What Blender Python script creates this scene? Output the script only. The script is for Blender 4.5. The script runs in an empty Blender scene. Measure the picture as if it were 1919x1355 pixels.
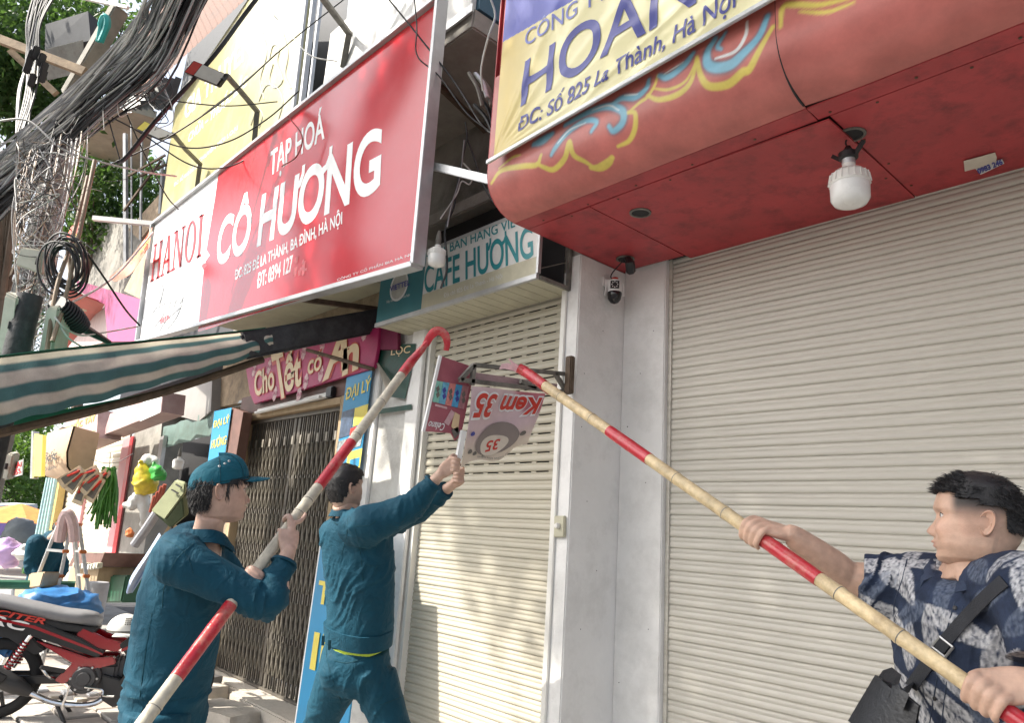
import bpy, bmesh, math, random
import numpy as np
from mathutils import Vector, Matrix, noise

SC = bpy.context.scene
COL = SC.collection
RAD = math.radians
# ------------------------------------------------------------------ camera
PX_W, PX_H = 1919.0, 1355.0
CAM = np.array([0.0, -3.5, 1.58])
YAW, PITCH, ROLL, FOC = 0.840953, 0.237308, 0.066766, 1356.685
def _cam_axes():
    cy, sy = math.cos(YAW), math.sin(YAW)
    f = np.array([-sy*math.cos(PITCH), cy*math.cos(PITCH), math.sin(PITCH)])
    r = np.array([cy, sy, 0.0]); u = np.cross(r, f)
    return r*math.cos(ROLL)+u*math.sin(ROLL), u*math.cos(ROLL)-r*math.sin(ROLL), f
CR, CU, CF = _cam_axes()
cam_data = bpy.data.cameras.new('camera')
cam_data.sensor_width = 36.0; cam_data.sensor_fit = 'HORIZONTAL'
cam_data.lens = FOC/PX_W*36.0
cam_data.clip_start = 0.05; cam_data.clip_end = 2000.0
cam = bpy.data.objects.new('camera', cam_data); COL.objects.link(cam)
cam.matrix_world = Matrix(((CR[0], CU[0], -CF[0], CAM[0]), (CR[1], CU[1], -CF[1], CAM[1]),
                           (CR[2], CU[2], -CF[2], CAM[2]), (0, 0, 0, 1)))
SC.camera = cam
# ------------------------------------------------------------------ light
SUN_TRAVEL = Vector((0.576, 1.0, -1.1)).normalized()
world = bpy.data.worlds.new('World'); SC.world = world; world.use_nodes = True
wn = world.node_tree.nodes; wl = world.node_tree.links
bg = wn.get('Background') or wn.new('ShaderNodeBackground')
wo = wn.get('World Output') or wn.new('ShaderNodeOutputWorld')
sky = wn.new('ShaderNodeTexSky'); sky.sky_type = 'NISHITA'; sky.sun_disc = False
sky.sun_elevation = math.asin(-SUN_TRAVEL.z)
sky.sun_rotation = math.atan2(-SUN_TRAVEL.x, -SUN_TRAVEL.y)
sky.air_density = 1.0; sky.dust_density = 3.5; sky.ozone_density = 1.0
hsv = wn.new('ShaderNodeHueSaturation'); hsv.inputs['Saturation'].default_value = .5      # hazy, whitish sky
wl.new(sky.outputs[0], hsv.inputs['Color']); wl.new(hsv.outputs[0], bg.inputs[0]); bg.inputs[1].default_value = 0.15
wl.new(bg.outputs[0], wo.inputs[0])
sun_data = bpy.data.lights.new('sun', 'SUN'); sun_data.energy = 4.0
sun_data.angle = RAD(0.6); sun_data.color = (1.0, 0.93, 0.82)
sun = bpy.data.objects.new('sun', sun_data); COL.objects.link(sun)
sun.location = (-10, -20, 20)
sun.rotation_euler = SUN_TRAVEL.to_track_quat('-Z', 'Y').to_euler()
SC.view_settings.view_transform = 'Standard'; SC.view_settings.look = 'None'
SC.view_settings.gamma = 1.0; SC.view_settings.use_curve_mapping = False
SC.view_settings.exposure = 1.3
try:
    SC.cycles.max_bounces = 8; SC.cycles.diffuse_bounces = 4; SC.cycles.glossy_bounces = 3
    SC.cycles.transmission_bounces = 4; SC.cycles.transparent_max_bounces = 8
    SC.cycles.use_denoising = True
except Exception:
    pass

# ------------------------------------------------------------------ picking points of the place
def ray(px, py):
    return CF*FOC + CR*(px-PX_W/2) - CU*(py-PX_H/2)
def at(px, py, X=None, Y=None, Z=None):
    d = ray(px, py)
    t = (Y-CAM[1])/d[1] if Y is not None else (Z-CAM[2])/d[2] if Z is not None else (X-CAM[0])/d[0]
    return CAM+t*d
def ad(px, py, dist):
    return CAM+ray(px, py)*(dist/FOC)
def V(*a): return np.array(a, float)
def unit(v):
    v = np.asarray(v, float); return v/(np.linalg.norm(v)+1e-12)
def lerp(a, b, t): return np.asarray(a)*(1-t)+np.asarray(b)*t
def rot_between(a, b):
    return np.array(Vector(a).rotation_difference(Vector(b)).to_matrix())

# ------------------------------------------------------------------ materials
MATS = {}
def M(name, col=(.5, .5, .5), rough=.6, metal=0.0, var=.18, scale=6.0, bump=.15, bscale=60.0, spec=.5,
      coat=0.0, dirt=None, dirt_amt=.5, dscale=2.0, stretch=(1, 1, 1), trans=0.0, sss=0.0, alpha=None, emit=None):
    if name in MATS: return MATS[name]
    m = bpy.data.materials.new(name); m.use_nodes = True; MATS[name] = m
    N = m.node_tree.nodes; L = m.node_tree.links
    b = N['Principled BSDF']
    b.inputs['Roughness'].default_value = rough; b.inputs['Metallic'].default_value = metal
    b.inputs['Specular IOR Level'].default_value = spec
    b.inputs['Coat Weight'].default_value = coat; b.inputs['Coat Roughness'].default_value = .12
    if trans: b.inputs['Transmission Weight'].default_value = trans
    if sss:
        b.inputs['Subsurface Weight'].default_value = sss
        b.inputs['Subsurface Radius'].default_value = (.012, .005, .003)
        b.inputs['Subsurface Scale'].default_value = .5
    if emit:
        b.inputs['Emission Color'].default_value = (*col, 1); b.inputs['Emission Strength'].default_value = emit
    tc = N.new('ShaderNodeTexCoord'); mp = N.new('ShaderNodeMapping')
    mp.inputs['Scale'].default_value = stretch
    L.new(tc.outputs['Object'], mp.inputs[0])
    n1 = N.new('ShaderNodeTexNoise'); n1.inputs['Scale'].default_value = scale
    n1.inputs['Detail'].default_value = 6; n1.inputs['Roughness'].default_value = .65
    L.new(mp.outputs[0], n1.inputs['Vector'])
    mr = N.new('ShaderNodeMapRange'); mr.inputs[1].default_value = .3; mr.inputs[2].default_value = .7
    mr.inputs[3].default_value = 1-var; mr.inputs[4].default_value = 1+var
    L.new(n1.outputs[0], mr.inputs[0])
    mx = N.new('ShaderNodeMix'); mx.data_type = 'RGBA'; mx.blend_type = 'MULTIPLY'; mx.inputs[0].default_value = 1
    mx.inputs[6].default_value = (*col, 1); L.new(mr.outputs[0], mx.inputs[7])
    out = mx.outputs[2]
    if dirt:
        n2 = N.new('ShaderNodeTexNoise'); n2.inputs['Scale'].default_value = dscale; n2.inputs['Detail'].default_value = 9
        n2.inputs['Roughness'].default_value = .72
        L.new(mp.outputs[0], n2.inputs['Vector'])
        r2 = N.new('ShaderNodeMapRange'); r2.inputs[1].default_value = .48; r2.inputs[2].default_value = .72
        r2.inputs[3].default_value = 0; r2.inputs[4].default_value = dirt_amt
        L.new(n2.outputs[0], r2.inputs[0])
        m2 = N.new('ShaderNodeMix'); m2.data_type = 'RGBA'; L.new(r2.outputs[0], m2.inputs[0])
        L.new(out, m2.inputs[6]); m2.inputs[7].default_value = (*dirt, 1); out = m2.outputs[2]
    L.new(out, b.inputs['Base Color'])
    rr = N.new('ShaderNodeMapRange'); rr.inputs[3].default_value = max(0.03, rough-.08); rr.inputs[4].default_value = min(1, rough+.1)
    L.new(n1.outputs[0], rr.inputs[0]); L.new(rr.outputs[0], b.inputs['Roughness'])
    if bump:
        n3 = N.new('ShaderNodeTexNoise'); n3.inputs['Scale'].default_value = bscale; n3.inputs['Detail'].default_value = 5
        L.new(mp.outputs[0], n3.inputs['Vector'])
        bp = N.new('ShaderNodeBump'); bp.inputs['Strength'].default_value = bump; bp.inputs['Distance'].default_value = .01
        L.new(n3.outputs[0], bp.inputs['Height']); L.new(bp.outputs[0], b.inputs['Normal'])
    return m
def M_attr(name, attr='print', rough=.6, bump=.1, bscale=200.0, spec=.4, var=.12, scale=20.0, sss=0.0, fine=None, coat=0.0):
    """material whose base colour is a print stored on the mesh's vertices"""
    m = M(name, (1, 1, 1), rough, var=var, scale=scale, bump=bump, bscale=bscale, spec=spec, sss=sss, coat=coat)
    if 'print_attr' in m: return m
    m['print_attr'] = attr
    N = m.node_tree.nodes; L = m.node_tree.links
    a = N.new('ShaderNodeAttribute'); a.attribute_name = attr
    for n in N:
        if n.type == 'MIX' and n.blend_type == 'MULTIPLY':
            L.new(a.outputs['Color'], n.inputs[6])
    return m

# ------------------------------------------------------------------ objects
WLOC = {}
def tag(o, label=None, cat=None, group=None, kind=None):
    if label: o['label'] = label
    if cat: o['category'] = cat
    if group: o['group'] = group
    if kind: o['kind'] = kind
    return o
def thing(name, loc, label, cat, group=None):
    o = bpy.data.objects.new(name, None); COL.objects.link(o)
    o.empty_display_size = .05; o.location = [float(v) for v in loc]
    WLOC[o.name] = np.asarray(loc, float)
    return tag(o, label, cat, group)
def link_mesh(name, me, parent=None, loc=(0, 0, 0)):
    o = bpy.data.objects.new(name, me); COL.objects.link(o)
    o.location = [float(v) for v in loc]
    if parent is not None:
        o.parent = parent; WLOC[o.name] = WLOC[parent.name]+np.asarray(loc, float)
    else: WLOC[o.name] = np.asarray(loc, float)
    return o
def finish(me, angle=35):
    if angle:
        me.polygons.foreach_set('use_smooth', [True]*len(me.polygons))
        me.set_sharp_from_angle(angle=RAD(angle))
class MB:
    def __init__(s): s.v = []; s.f = []; s.n = 0
    def add(s, v, f):
        v = np.asarray(v, float).reshape(-1, 3); s.v.append(v)
        s.f += [tuple(int(i)+s.n for i in q) for q in f]; s.n += len(v); return s
    def box(s, c, size, R=None):
        c = np.asarray(c, float); h = np.asarray(size, float)/2
        p = np.array([(x, y, z) for x in (-1, 1) for y in (-1, 1) for z in (-1, 1)], float)*h
        if R is not None: p = p @ np.asarray(R).T
        return s.add(p+c, [(0, 1, 3, 2), (4, 6, 7, 5), (0, 4, 5, 1), (2, 3, 7, 6), (0, 2, 6, 4), (1, 5, 7, 3)])
    def bb(s, x0, x1, y0, y1, z0, z1):
        return s.box(((x0+x1)/2, (y0+y1)/2, (z0+z1)/2), (abs(x1-x0), abs(y1-y0), abs(z1-z0)))
    def bar(s, a, b, w, h=None, up=(0, 0, 1)):
        a = np.asarray(a, float); b = np.asarray(b, float); d = b-a; L = np.linalg.norm(d); d = d/L
        upv = np.asarray(up, float)
        if abs(d @ upv) > .98: upv = V(0, 1, 0)
        x = unit(np.cross(d, upv)); z = np.cross(x, d)
        return s.box((a+b)/2, (w, L, h or w), np.column_stack([x, d, z]))
    def tube(s, pts, r, n=8, cap=True, ell=1.0, upv=None):
        pts = np.asarray(pts, float); K = len(pts)
        r = np.full(K, r, float) if np.isscalar(r) else np.asarray(r, float)
        d = np.gradient(pts, axis=0); d /= np.linalg.norm(d, axis=1)[:, None]+1e-12
        u = V(0, 0, 1) if upv is None else np.asarray(upv, float)
        if abs(d[0] @ u) > .95: u = V(1, 0, 0)
        x = unit(np.cross(d[0], u)); vs = []
        for i in range(K):
            x = unit(x-d[i]*(x @ d[i])); y = np.cross(d[i], x)
            a = np.arange(n)*2*math.pi/n
            vs.append(pts[i]+r[i]*(np.outer(np.cos(a), x)+ell*np.outer(np.sin(a), y)))
        f = [(i*n+j, i*n+(j+1) % n, (i+1)*n+(j+1) % n, (i+1)*n+j) for i in range(K-1) for j in range(n)]
        if cap: f += [tuple(range(n))[::-1], tuple((K-1)*n+j for j in range(n))]
        return s.add(np.concatenate(vs), f)
    def lathe(s, c, prof, n=20, axis=(0, 0, 1), cap=True):
        """prof: list of (radius, height along axis)"""
        a = unit(axis); x = unit(np.cross(a, V(0, 1, 0) if abs(a[1]) < .9 else V(1, 0, 0))); y = np.cross(a, x)
        t = np.arange(n)*2*math.pi/n; ring = np.outer(np.cos(t), x)+np.outer(np.sin(t), y)
        vs = np.concatenate([np.asarray(c)+a*h+ring*max(r, 1e-4) for r, h in prof]); K = len(prof)
        f = [(i*n+j, i*n+(j+1) % n, (i+1)*n+(j+1) % n, (i+1)*n+j) for i in range(K-1) for j in range(n)]
        if cap: f += [tuple(range(n))[::-1], tuple((K-1)*n+j for j in range(n))]
        return s.add(vs, f)
    def grid(s, P, closed_u=False, closed_v=False):
        """P: array (nu, nv, 3)"""
        nu, nv = P.shape[:2]; f = []
        for i in range(nu if closed_u else nu-1):
            for j in range(nv if closed_v else nv-1):
                f.append((i*nv+j, ((i+1) % nu)*nv+j, ((i+1) % nu)*nv+(j+1) % nv, i*nv+(j+1) % nv))
        return s.add(P.reshape(-1, 3), f)
    def prism(s, poly, d):
        """poly: (n,3) flat outline, extruded by vector d"""
        poly = np.asarray(poly, float); n = len(poly); d = np.asarray(d, float)
        return s.add(np.concatenate([poly, poly+d]), [tuple(range(n))[::-1], tuple(n+i for i in range(n))]
                     + [(i, (i+1) % n, n+(i+1) % n, n+i) for i in range(n)])
    def sheet(s, P, thick):
        """closed slab following the grid P (nu,nv,3) with thickness along the averaged normals"""
        nu, nv = P.shape[:2]
        du = np.gradient(P, axis=0); dv = np.gradient(P, axis=1); n = np.cross(du, dv)
        n /= np.linalg.norm(n, axis=2)[..., None]+1e-12
        A = P.reshape(-1, 3); B = (P-n*thick).reshape(-1, 3); k = nu*nv; f = []
        for i in range(nu-1):
            for j in range(nv-1):
                q = (i*nv+j, (i+1)*nv+j, (i+1)*nv+j+1, i*nv+j+1)
                f.append(q); f.append(tuple(k+i_ for i_ in q[::-1]))
        edge = [(i, 0) for i in range(nu)]+[(nu-1, j) for j in range(1, nv)]+[(i, nv-1) for i in range(nu-2, -1, -1)]+[(0, j) for j in range(nv-2, 0, -1)]
        for a in range(len(edge)):
            p = edge[a][0]*nv+edge[a][1]; q = edge[(a+1) % len(edge)]; q = q[0]*nv+q[1]
            f.append((q, p, k+p, k+q))
        return s.add(np.concatenate([A, B]), f)
    def verts(s): return np.concatenate(s.v)
    def mesh(s, name, off=(0, 0, 0)):
        me = bpy.data.meshes.new(name); me.from_pydata((s.verts()-np.asarray(off)).tolist(), [], s.f); me.update(); return me
    def build(s, name, mat, parent=None, angle=35, bevel=0.0, seg=2, origin=None):
        vs = s.verts()
        if parent is not None: off = WLOC[parent.name]
        elif origin is not None: off = np.asarray(origin, float)
        else:
            lo, hi = vs.min(0), vs.max(0); off = V((lo[0]+hi[0])/2, (lo[1]+hi[1])/2, lo[2])
        me = s.mesh(name, off)
        bm = bmesh.new(); bm.from_mesh(me); bmesh.ops.recalc_face_normals(bm, faces=bm.faces)
        if bevel:
            es = [e for e in bm.edges if len(e.link_faces) == 2 and e.calc_face_angle(0) > .6]
            bmesh.ops.bevel(bm, geom=es, offset=bevel, segments=seg, affect='EDGES', clamp_overlap=True)
        bm.to_mesh(me); bm.free()
        if mat is not None: me.materials.append(mat)
        finish(me, angle)
        o = link_mesh(name, me, parent, (0, 0, 0) if parent is not None else off)
        return o
def set_print(o, cols, attr='print'):
    me = o.data
    a = me.attributes.new(attr, 'FLOAT_COLOR', 'POINT')
    c = np.ones((len(me.vertices), 4), np.float32); c[:, :3] = cols
    a.data.foreach_set('color', c.ravel())
def world_verts(o):
    co = np.empty(len(o.data.vertices)*3, np.float32); o.data.vertices.foreach_get('co', co)
    return co.reshape(-1, 3)+WLOC[o.name]
def copy_tree(o, loc=None, rotz=None, label=None):
    c = o.copy(); COL.objects.link(c)
    WLOC[c.name] = WLOC[o.name] if loc is None else np.asarray(loc, float)
    if loc is not None: c.location = [float(v) for v in loc]
    if rotz is not None: c.rotation_euler = (0, 0, rotz)
    if label: c['label'] = label
    for ch in o.children:
        k = ch.copy(); COL.objects.link(k); k.parent = c
        for g in ch.children:
            q = g.copy(); COL.objects.link(q); q.parent = k
    return c
def spline(pts, n=40):
    p = np.asarray(pts, float)
    if len(p) == 2:
        return np.array([lerp(p[0], p[1], t) for t in np.linspace(0, 1, n)])
    p = np.concatenate([[2*p[0]-p[1]], p, [2*p[-1]-p[-2]]]); out = []
    K = len(p)-3; per = max(2, n//K)
    for i in range(K):
        a, b, c, d = p[i:i+4]
        for t in np.linspace(0, 1, per, endpoint=(i == K-1)):
            out.append(.5*((2*b)+(-a+c)*t+(2*a-5*b+4*c-d)*t*t+(-a+3*b-3*c+d)*t**3))
    return np.array(out)
def wire(pts, r, mat, name='cable', label=None, cat='cable', group=None, n=36, sides=5, parent=None):
    """pts: (px, py, distance) triples or xyz rows"""
    p = [ad(*q) if q[0] > 30 or q[1] > 30 else q for q in pts]
    o = MB().tube(spline(p, n), r, sides).build(name, mat, parent, angle=60)
    if label: tag(o, label, cat, group)
    return o
# ------------------------------------------------------------------ lettering (flat print, 1-2 mm proud)
_tc = bpy.data.curves.new('lettering_curve', 'FONT')
_to = bpy.data.objects.new('lettering_source', _tc); COL.objects.link(_to)
def _glyphs(s, bold, shear):
    _tc.body = s; _tc.offset = bold; _tc.shear = shear; _tc.size = 1.0; _tc.resolution_u = 7
    _tc.fill_mode = 'FRONT'
    bpy.context.view_layer.update()
    dg = bpy.context.evaluated_depsgraph_get(); e = _to.evaluated_get(dg); me = e.to_mesh()
    v = np.array([q.co[:] for q in me.vertices]).reshape(-1, 3); f = [tuple(p.vertices) for p in me.polygons]; e.to_mesh_clear()
    return v, f
_BASE = {'Ơ': 'O', 'ơ': 'o', 'Đ': 'D', 'đ': 'd', 'Ư': 'U', 'ư': 'u'}
def text_geo(s, bold=0.0, shear=0.0):
    """letters from the built-in font; horns and bars are added as their own little shapes"""
    flat = ''.join(_BASE.get(c, c) for c in s)
    v, f = _glyphs(flat, bold, shear); extra = MB(); extra.add(v, f)
    for i, c in enumerate(s):
        if c not in _BASE: continue
        a, _ = _glyphs(flat[:i+1], bold, 0); b, _ = _glyphs(_BASE[c], bold, 0)
        x1 = a[:, 0].max(); w = np.ptp(b[:, 0]); x0 = x1-w; top = b[:, 1].max()
        if c in 'Đđ':
            h = .36 if c == 'Đ' else top*.80
            q = [(x0-.09, h-.045), (x0+.34, h-.045), (x0+.34, h+.045), (x0-.09, h+.045)] if c == 'Đ' else [(x1-.32, h-.035), (x1+.07, h-.035), (x1+.07, h+.035), (x1-.32, h+.035)]
        else:
            k = top; q = [(x1-.10, k-.12), (x1+.02, k-.10), (x1+.10, k-.01), (x1+.10, k+.10), (x1+.19, k+.10), (x1+.19, k-.03), (x1+.10, k-.17), (x1-.02, k-.21)]
            q = [(x_-.02, y_-(.0 if c in 'Ơơ' else .02)) for x_, y_ in q]
        extra.add([(x_+shear*y_, y_, .0005) for x_, y_ in q], [tuple(range(len(q)))])
    return extra.verts(), extra.f
def refine(v, f, uvlen, maxlen):
    bm = bmesh.new(); vs = [bm.verts.new(q) for q in v]
    for q in f:
        try: bm.faces.new([vs[i] for i in q])
        except ValueError: pass
    bmesh.ops.triangulate(bm, faces=bm.faces)
    for _ in range(5):
        es = [e for e in bm.edges if math.hypot((e.verts[0].co.x-e.verts[1].co.x)*uvlen[0], (e.verts[0].co.y-e.verts[1].co.y)*uvlen[1]) > maxlen]
        if not es: break
        bmesh.ops.subdivide_edges(bm, edges=es, cuts=1); bmesh.ops.triangulate(bm, faces=bm.faces)
    bm.verts.index_update()
    V_ = np.array([q.co[:] for q in bm.verts]); F_ = [tuple(w.index for w in q.verts) for q in bm.faces]; bm.free()
    return V_, F_
def text(s, bl, br, tl, mat, parent, proud=.0012, bold=0.0, shear=0.0, name='lettering', warp=None, flip=False):
    """letters stretched into the parallelogram bl-br-tl"""
    v, f = text_geo(s, bold, shear)
    lo, hi = v.min(0), v.max(0); uv = (v[:, :2]-lo[:2])/np.maximum(hi[:2]-lo[:2], 1e-6)
    if flip: uv = 1-uv
    bl, br, tl = (np.asarray(q, float) for q in (bl, br, tl))
    nrm = unit(np.cross(br-bl, tl-bl))
    if warp is not None:
        sc_ = (np.linalg.norm(br-bl)/max(hi[0]-lo[0], 1e-6), np.linalg.norm(tl-bl)/max(hi[1]-lo[1], 1e-6))
        v, f = refine(v, f, sc_, .02); uv = (v[:, :2]-lo[:2])/np.maximum(hi[:2]-lo[:2], 1e-6)
        if flip: uv = 1-uv
    up_ = (v[:, 2:] > .0002)*.0007
    if warp is not None: P = warp(uv)+nrm*up_
    else: P = bl+uv[:, :1]*(br-bl)+uv[:, 1:]*(tl-bl)+nrm*(proud+up_)
    mb = MB(); mb.add(P, f)
    me = mb.mesh(name, WLOC[parent.name]); me.materials.append(mat)
    return link_mesh(name, me, parent)
def quad_text(s, p_bl, p_br, p_tl, plane, mat, parent, **k):
    return text(s, at(*p_bl, **plane), at(*p_br, **plane), at(*p_tl, **plane), mat, parent, **k)
rnd = random.Random(7)
# ================================================================== SETTING
YC = -0.43          # facade plane of the cafe house and the gate house
SOF = 3.307         # underside of the red canopy
m_asphalt = M('asphalt', (.055, .055, .058), .9, var=.25, scale=3, bump=.5, bscale=90)
m_concrete = M('concrete', (.34, .32, .29), .88, var=.22, scale=3, bump=.35, bscale=35, dirt=(.16, .14, .12), dirt_amt=.6)
m_oldwall = M('stained_wall', (.27, .26, .235), .92, var=.3, scale=2, bump=.4, bscale=25, dirt=(.06, .06, .055), dirt_amt=.85, dscale=1.1)
m_white_wall = M('white_wall', (.76, .755, .74), .75, var=.06, scale=2, bump=.3, bscale=45, dirt=(.44, .43, .41), dirt_amt=.5, dscale=2.6)
m_plaster = M('plaster', (.62, .61, .58), .85, var=.08, scale=5, bump=.6, bscale=60, dirt=(.3, .28, .25), dirt_amt=.6, dscale=3.5)
m_paver = [M('paver_stone_%s' % n, c, .85, var=.25, scale=5, bump=.4, bscale=40, dirt=(.2, .17, .14), dirt_amt=.5)
           for n, c in (('grey', (.36, .33, .3)), ('tan', (.42, .36, .31)), ('pale', (.46, .43, .39)))]
m_white = M('white_paint', (.78, .78, .77), .45, var=.04, bump=.05)
m_offwhite = M('offwhite_plastic', (.72, .71, .67), .4, var=.06, bump=.03)
m_black = M('black_plastic', (.014, .014, .016), .45, var=.2, bump=.05)
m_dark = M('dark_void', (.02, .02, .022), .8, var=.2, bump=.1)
m_steel = M('steel', (.45, .46, .47), .38, metal=.9, var=.15, bump=.1, dirt=(.22, .18, .15), dirt_amt=.4)
m_galv = M('galvanised_steel', (.5, .51, .52), .45, metal=.6, var=.15, bump=.08)
m_rust = M('rusty_steel', (.12, .085, .06), .8, metal=.3, var=.4, scale=12, bump=.4, bscale=50)
m_grime = M('grimy_metal', (.18, .17, .15), .7, metal=.2, var=.4, scale=9, bump=.3, bscale=60, dirt=(.05, .045, .04), dirt_amt=.8, dscale=8)

g = MB().bb(-120, 80, -120, 120, -.35, -.12).build('ground', m_asphalt); tag(g, kind='structure')
g = MB().bb(-60, 8, -3.25, .4, -.4, -.022).build('pavement', m_concrete, angle=0); tag(g, kind='structure')
g = MB().bb(-60, 8, -3.4, -3.253, -.4, -.01).build('kerb', m_concrete, bevel=.02); tag(g, kind='structure')
pav = COL.objects['pavement']; WLOC[pav.name] = np.array(pav.location)
# pavers that can be told apart by the motorbike
stone_mesh = []
for k in range(9):
    r2 = random.Random(k)
    w, d = .40, .27
    P = [(-w/2+r2.uniform(.004, .02), -d/2+r2.uniform(.004, .016)), (w/2-r2.uniform(.004, .02), -d/2+r2.uniform(.004, .016)),
         (w/2-r2.uniform(.004, .02), d/2-r2.uniform(.004, .016)), (-w/2+r2.uniform(.004, .02), d/2-r2.uniform(.004, .016))]
    me = MB().prism([(x, y, 0) for x, y in P], (0, 0, .028)).mesh('paver')
    bm = bmesh.new(); bm.from_mesh(me); bmesh.ops.recalc_face_normals(bm, faces=bm.faces)
    bmesh.ops.bevel(bm, geom=[e for e in bm.edges if e.verts[0].co.z > .01 and e.verts[1].co.z > .01], offset=.008, segments=1, affect='EDGES')
    bm.to_mesh(me); bm.free(); me.materials.append(m_paver[k % 3]); finish(me, 40); stone_mesh.append(me)
n_st = 0
for i in range(13):
    for j in range(10):
        x = -9.9+i*.405+(.2 if j % 2 else 0); y = -3.1+j*.272
        o = link_mesh('paver', stone_mesh[rnd.randrange(9)], pav)
        o.location = Vector((x, y, -.024+rnd.uniform(0, .008)))-pav.location
        o.rotation_euler = (rnd.uniform(-.012, .012), rnd.uniform(-.012, .012), rnd.uniform(-.02, .02))

# ================================================================== ROLLER SHUTTERS
def shutter(name, label, x0, x1, y, z0, z1, pitch, mat, gap_from=None, slot_mat=None):
    t = thing(name, ((x0+x1)/2, y, z0), label, 'roller shutter')
    prof = [(0, 0), (-.004, .03), (-.0085, .12), (-.0085, .42), (-.004, .50), (-.0035, .56), (-.007, .64), (-.007, .86), (-.002, .93), (.004, .985)]
    prof_g = [(0, 0), (-.006, .04), (-.011, .16), (-.011, .46), (-.006, .56), (-.004, .60), (-.004, .66), (-.008, .73), (-.007, .78), (-.002, .82)]
    def slat_mesh(pr):
        P = np.array([[(xx-(x0+x1)/2, a, b*pitch) for xx in np.linspace(x0, x1, 2)] for a, b in pr])
        me = MB().sheet(P, .0015).mesh('slat'); bm = bmesh.new(); bm.from_mesh(me)
        bmesh.ops.recalc_face_normals(bm, faces=bm.faces); bm.to_mesh(me); bm.free()
        me.materials.append(mat); finish(me, 50); return me
    ma = slat_mesh(prof); mg = slat_mesh(prof_g); z = z0
    while z < z1:
        gp = gap_from is not None and z >= gap_from
        o = link_mesh('slat', mg if gp else ma, t)
        o.location = (rnd.uniform(-.002, .002), rnd.uniform(-.0015, .0015), z-z0); z += pitch
    if gap_from is not None:    # links that carry the open slats, and the dark curtain box behind
        b = MB()
        for xx in np.linspace(x0+.12, x1-.12, 9): b.bb(xx-.02, xx+.02, y-.001, y+.006, gap_from, z1)
        b.build('hinge_strip', slot_mat, t)
        MB().bb(x0, x1, y+.09, y+.10, z0, z1).build('backing', m_dark, t)
    else:
        MB().bb(x0, x1, y+.03, y+.035, z0, z1).build('backing', m_dark, t)
    return t
m_slat = M('shutter_paint', (.52, .495, .435), .36, var=.10, scale=3, bump=.06, bscale=30, stretch=(.5, 1, 12), dirt=(.29, .265, .21), dirt_amt=.65, dscale=1.6, spec=.45)
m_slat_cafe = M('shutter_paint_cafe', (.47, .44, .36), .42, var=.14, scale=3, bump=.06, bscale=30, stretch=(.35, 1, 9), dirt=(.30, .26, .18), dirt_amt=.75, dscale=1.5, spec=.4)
shutter('roller_shutter', 'wide beige roller shutter closed under the red canopy', -2.535, 1.6, .055, -.02, SOF+.1, .0615, m_slat)
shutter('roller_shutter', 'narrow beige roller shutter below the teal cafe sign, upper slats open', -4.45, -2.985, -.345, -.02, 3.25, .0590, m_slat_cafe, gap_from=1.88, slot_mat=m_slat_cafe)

# ================================================================== RIGHT HOUSE (pilaster and wall behind the canopy)
rh = thing('shop_house', (-1, .3, 0), 'white walled shop house with the red canopy over its shutter', 'building')
MB().bb(-2.863, -2.54, 0.0, .5, 0, SOF+.2).build('pilaster', m_white_wall, rh, bevel=.006)
MB().bb(-2.857, 2.2, .16, .5, SOF+.201, 9).build('wall', m_oldwall, rh)
MB().bb(1.62, 2.2, 0, .5, 0, SOF+.2).build('pilaster', m_white_wall, rh, bevel=.006)
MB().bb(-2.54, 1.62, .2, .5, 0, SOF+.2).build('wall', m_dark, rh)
MB().bb(-2.5385, -2.515, .035, .19, 0, SOF+.1).build('guide_rail', m_slat, rh)

for (x, y, r) in ((1176, 800, .004), (1210, 905, .003), (1152, 1035, .004), (1150, 1160, .003), (1200, 700, .003), (1225, 620, .003), (1160, 1280, .003), (1215, 1180, .0025)):
    MB().lathe(at(x, y, Y=-.0005), [(r, 0), (r, -.001), (r*.5, -.0015)], 8, axis=(0, 1, 0)).build('nail_hole', m_dark, rh)
# ================================================================== CAFE HOUSE
ch = thing('cafe_house', (-3.9, .2, 0), 'narrow white cafe house with a corner pillar next to the beige shutter', 'building')
MB().bb(-2.99, -2.86, YC, .05, 0, SOF-.002).build('corner_pillar', m_white_wall, ch, bevel=.007)
MB().bb(-2.985, -2.865, YC+.01, .2, SOF, 6.3).build('wall', m_oldwall, ch)
MB().bb(-2.996, -2.955, YC-.016, YC-.0005, 0.0, 3.20).build('guide_rail', m_offwhite, ch, bevel=.004)
# left pillar with a raised border strip and rough plaster field
MB().bb(-5.18, -4.44, YC+.02, .2, 0, 3.25).build('pillar', m_plaster, ch, bevel=.006)
MB().bb(-5.185, -5.02, YC-.012, YC+.0195, 0, 3.2).build('pillar_border', m_white_wall, ch, bevel=.006)
MB().bb(-4.60, -4.435, YC-.012, YC+.0195, 0, 3.2).build('pillar_border', m_white_wall, ch, bevel=.006)
MB().bb(-4.434, -4.40, YC+.03, YC+.10, 0, 3.1).build('guide_rail', m_offwhite, ch)
MB().bb(-5.18, -2.995, -.2, .2, 3.28, 6.3).build('wall', m_oldwall, ch)
MB().bb(-4.44, -2.995, -.05, .2, 0, 3.279).build('wall', m_dark, ch)
MB().bb(-4.70, -3.0, YC-.04, -.21, 3.93, 4.04).build('lintel', m_concrete, ch, bevel=.01)
MB().bb(-4.5, -3.3, YC+.06, -.202, 3.55, 3.92).build('opening', m_dark, ch)
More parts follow.
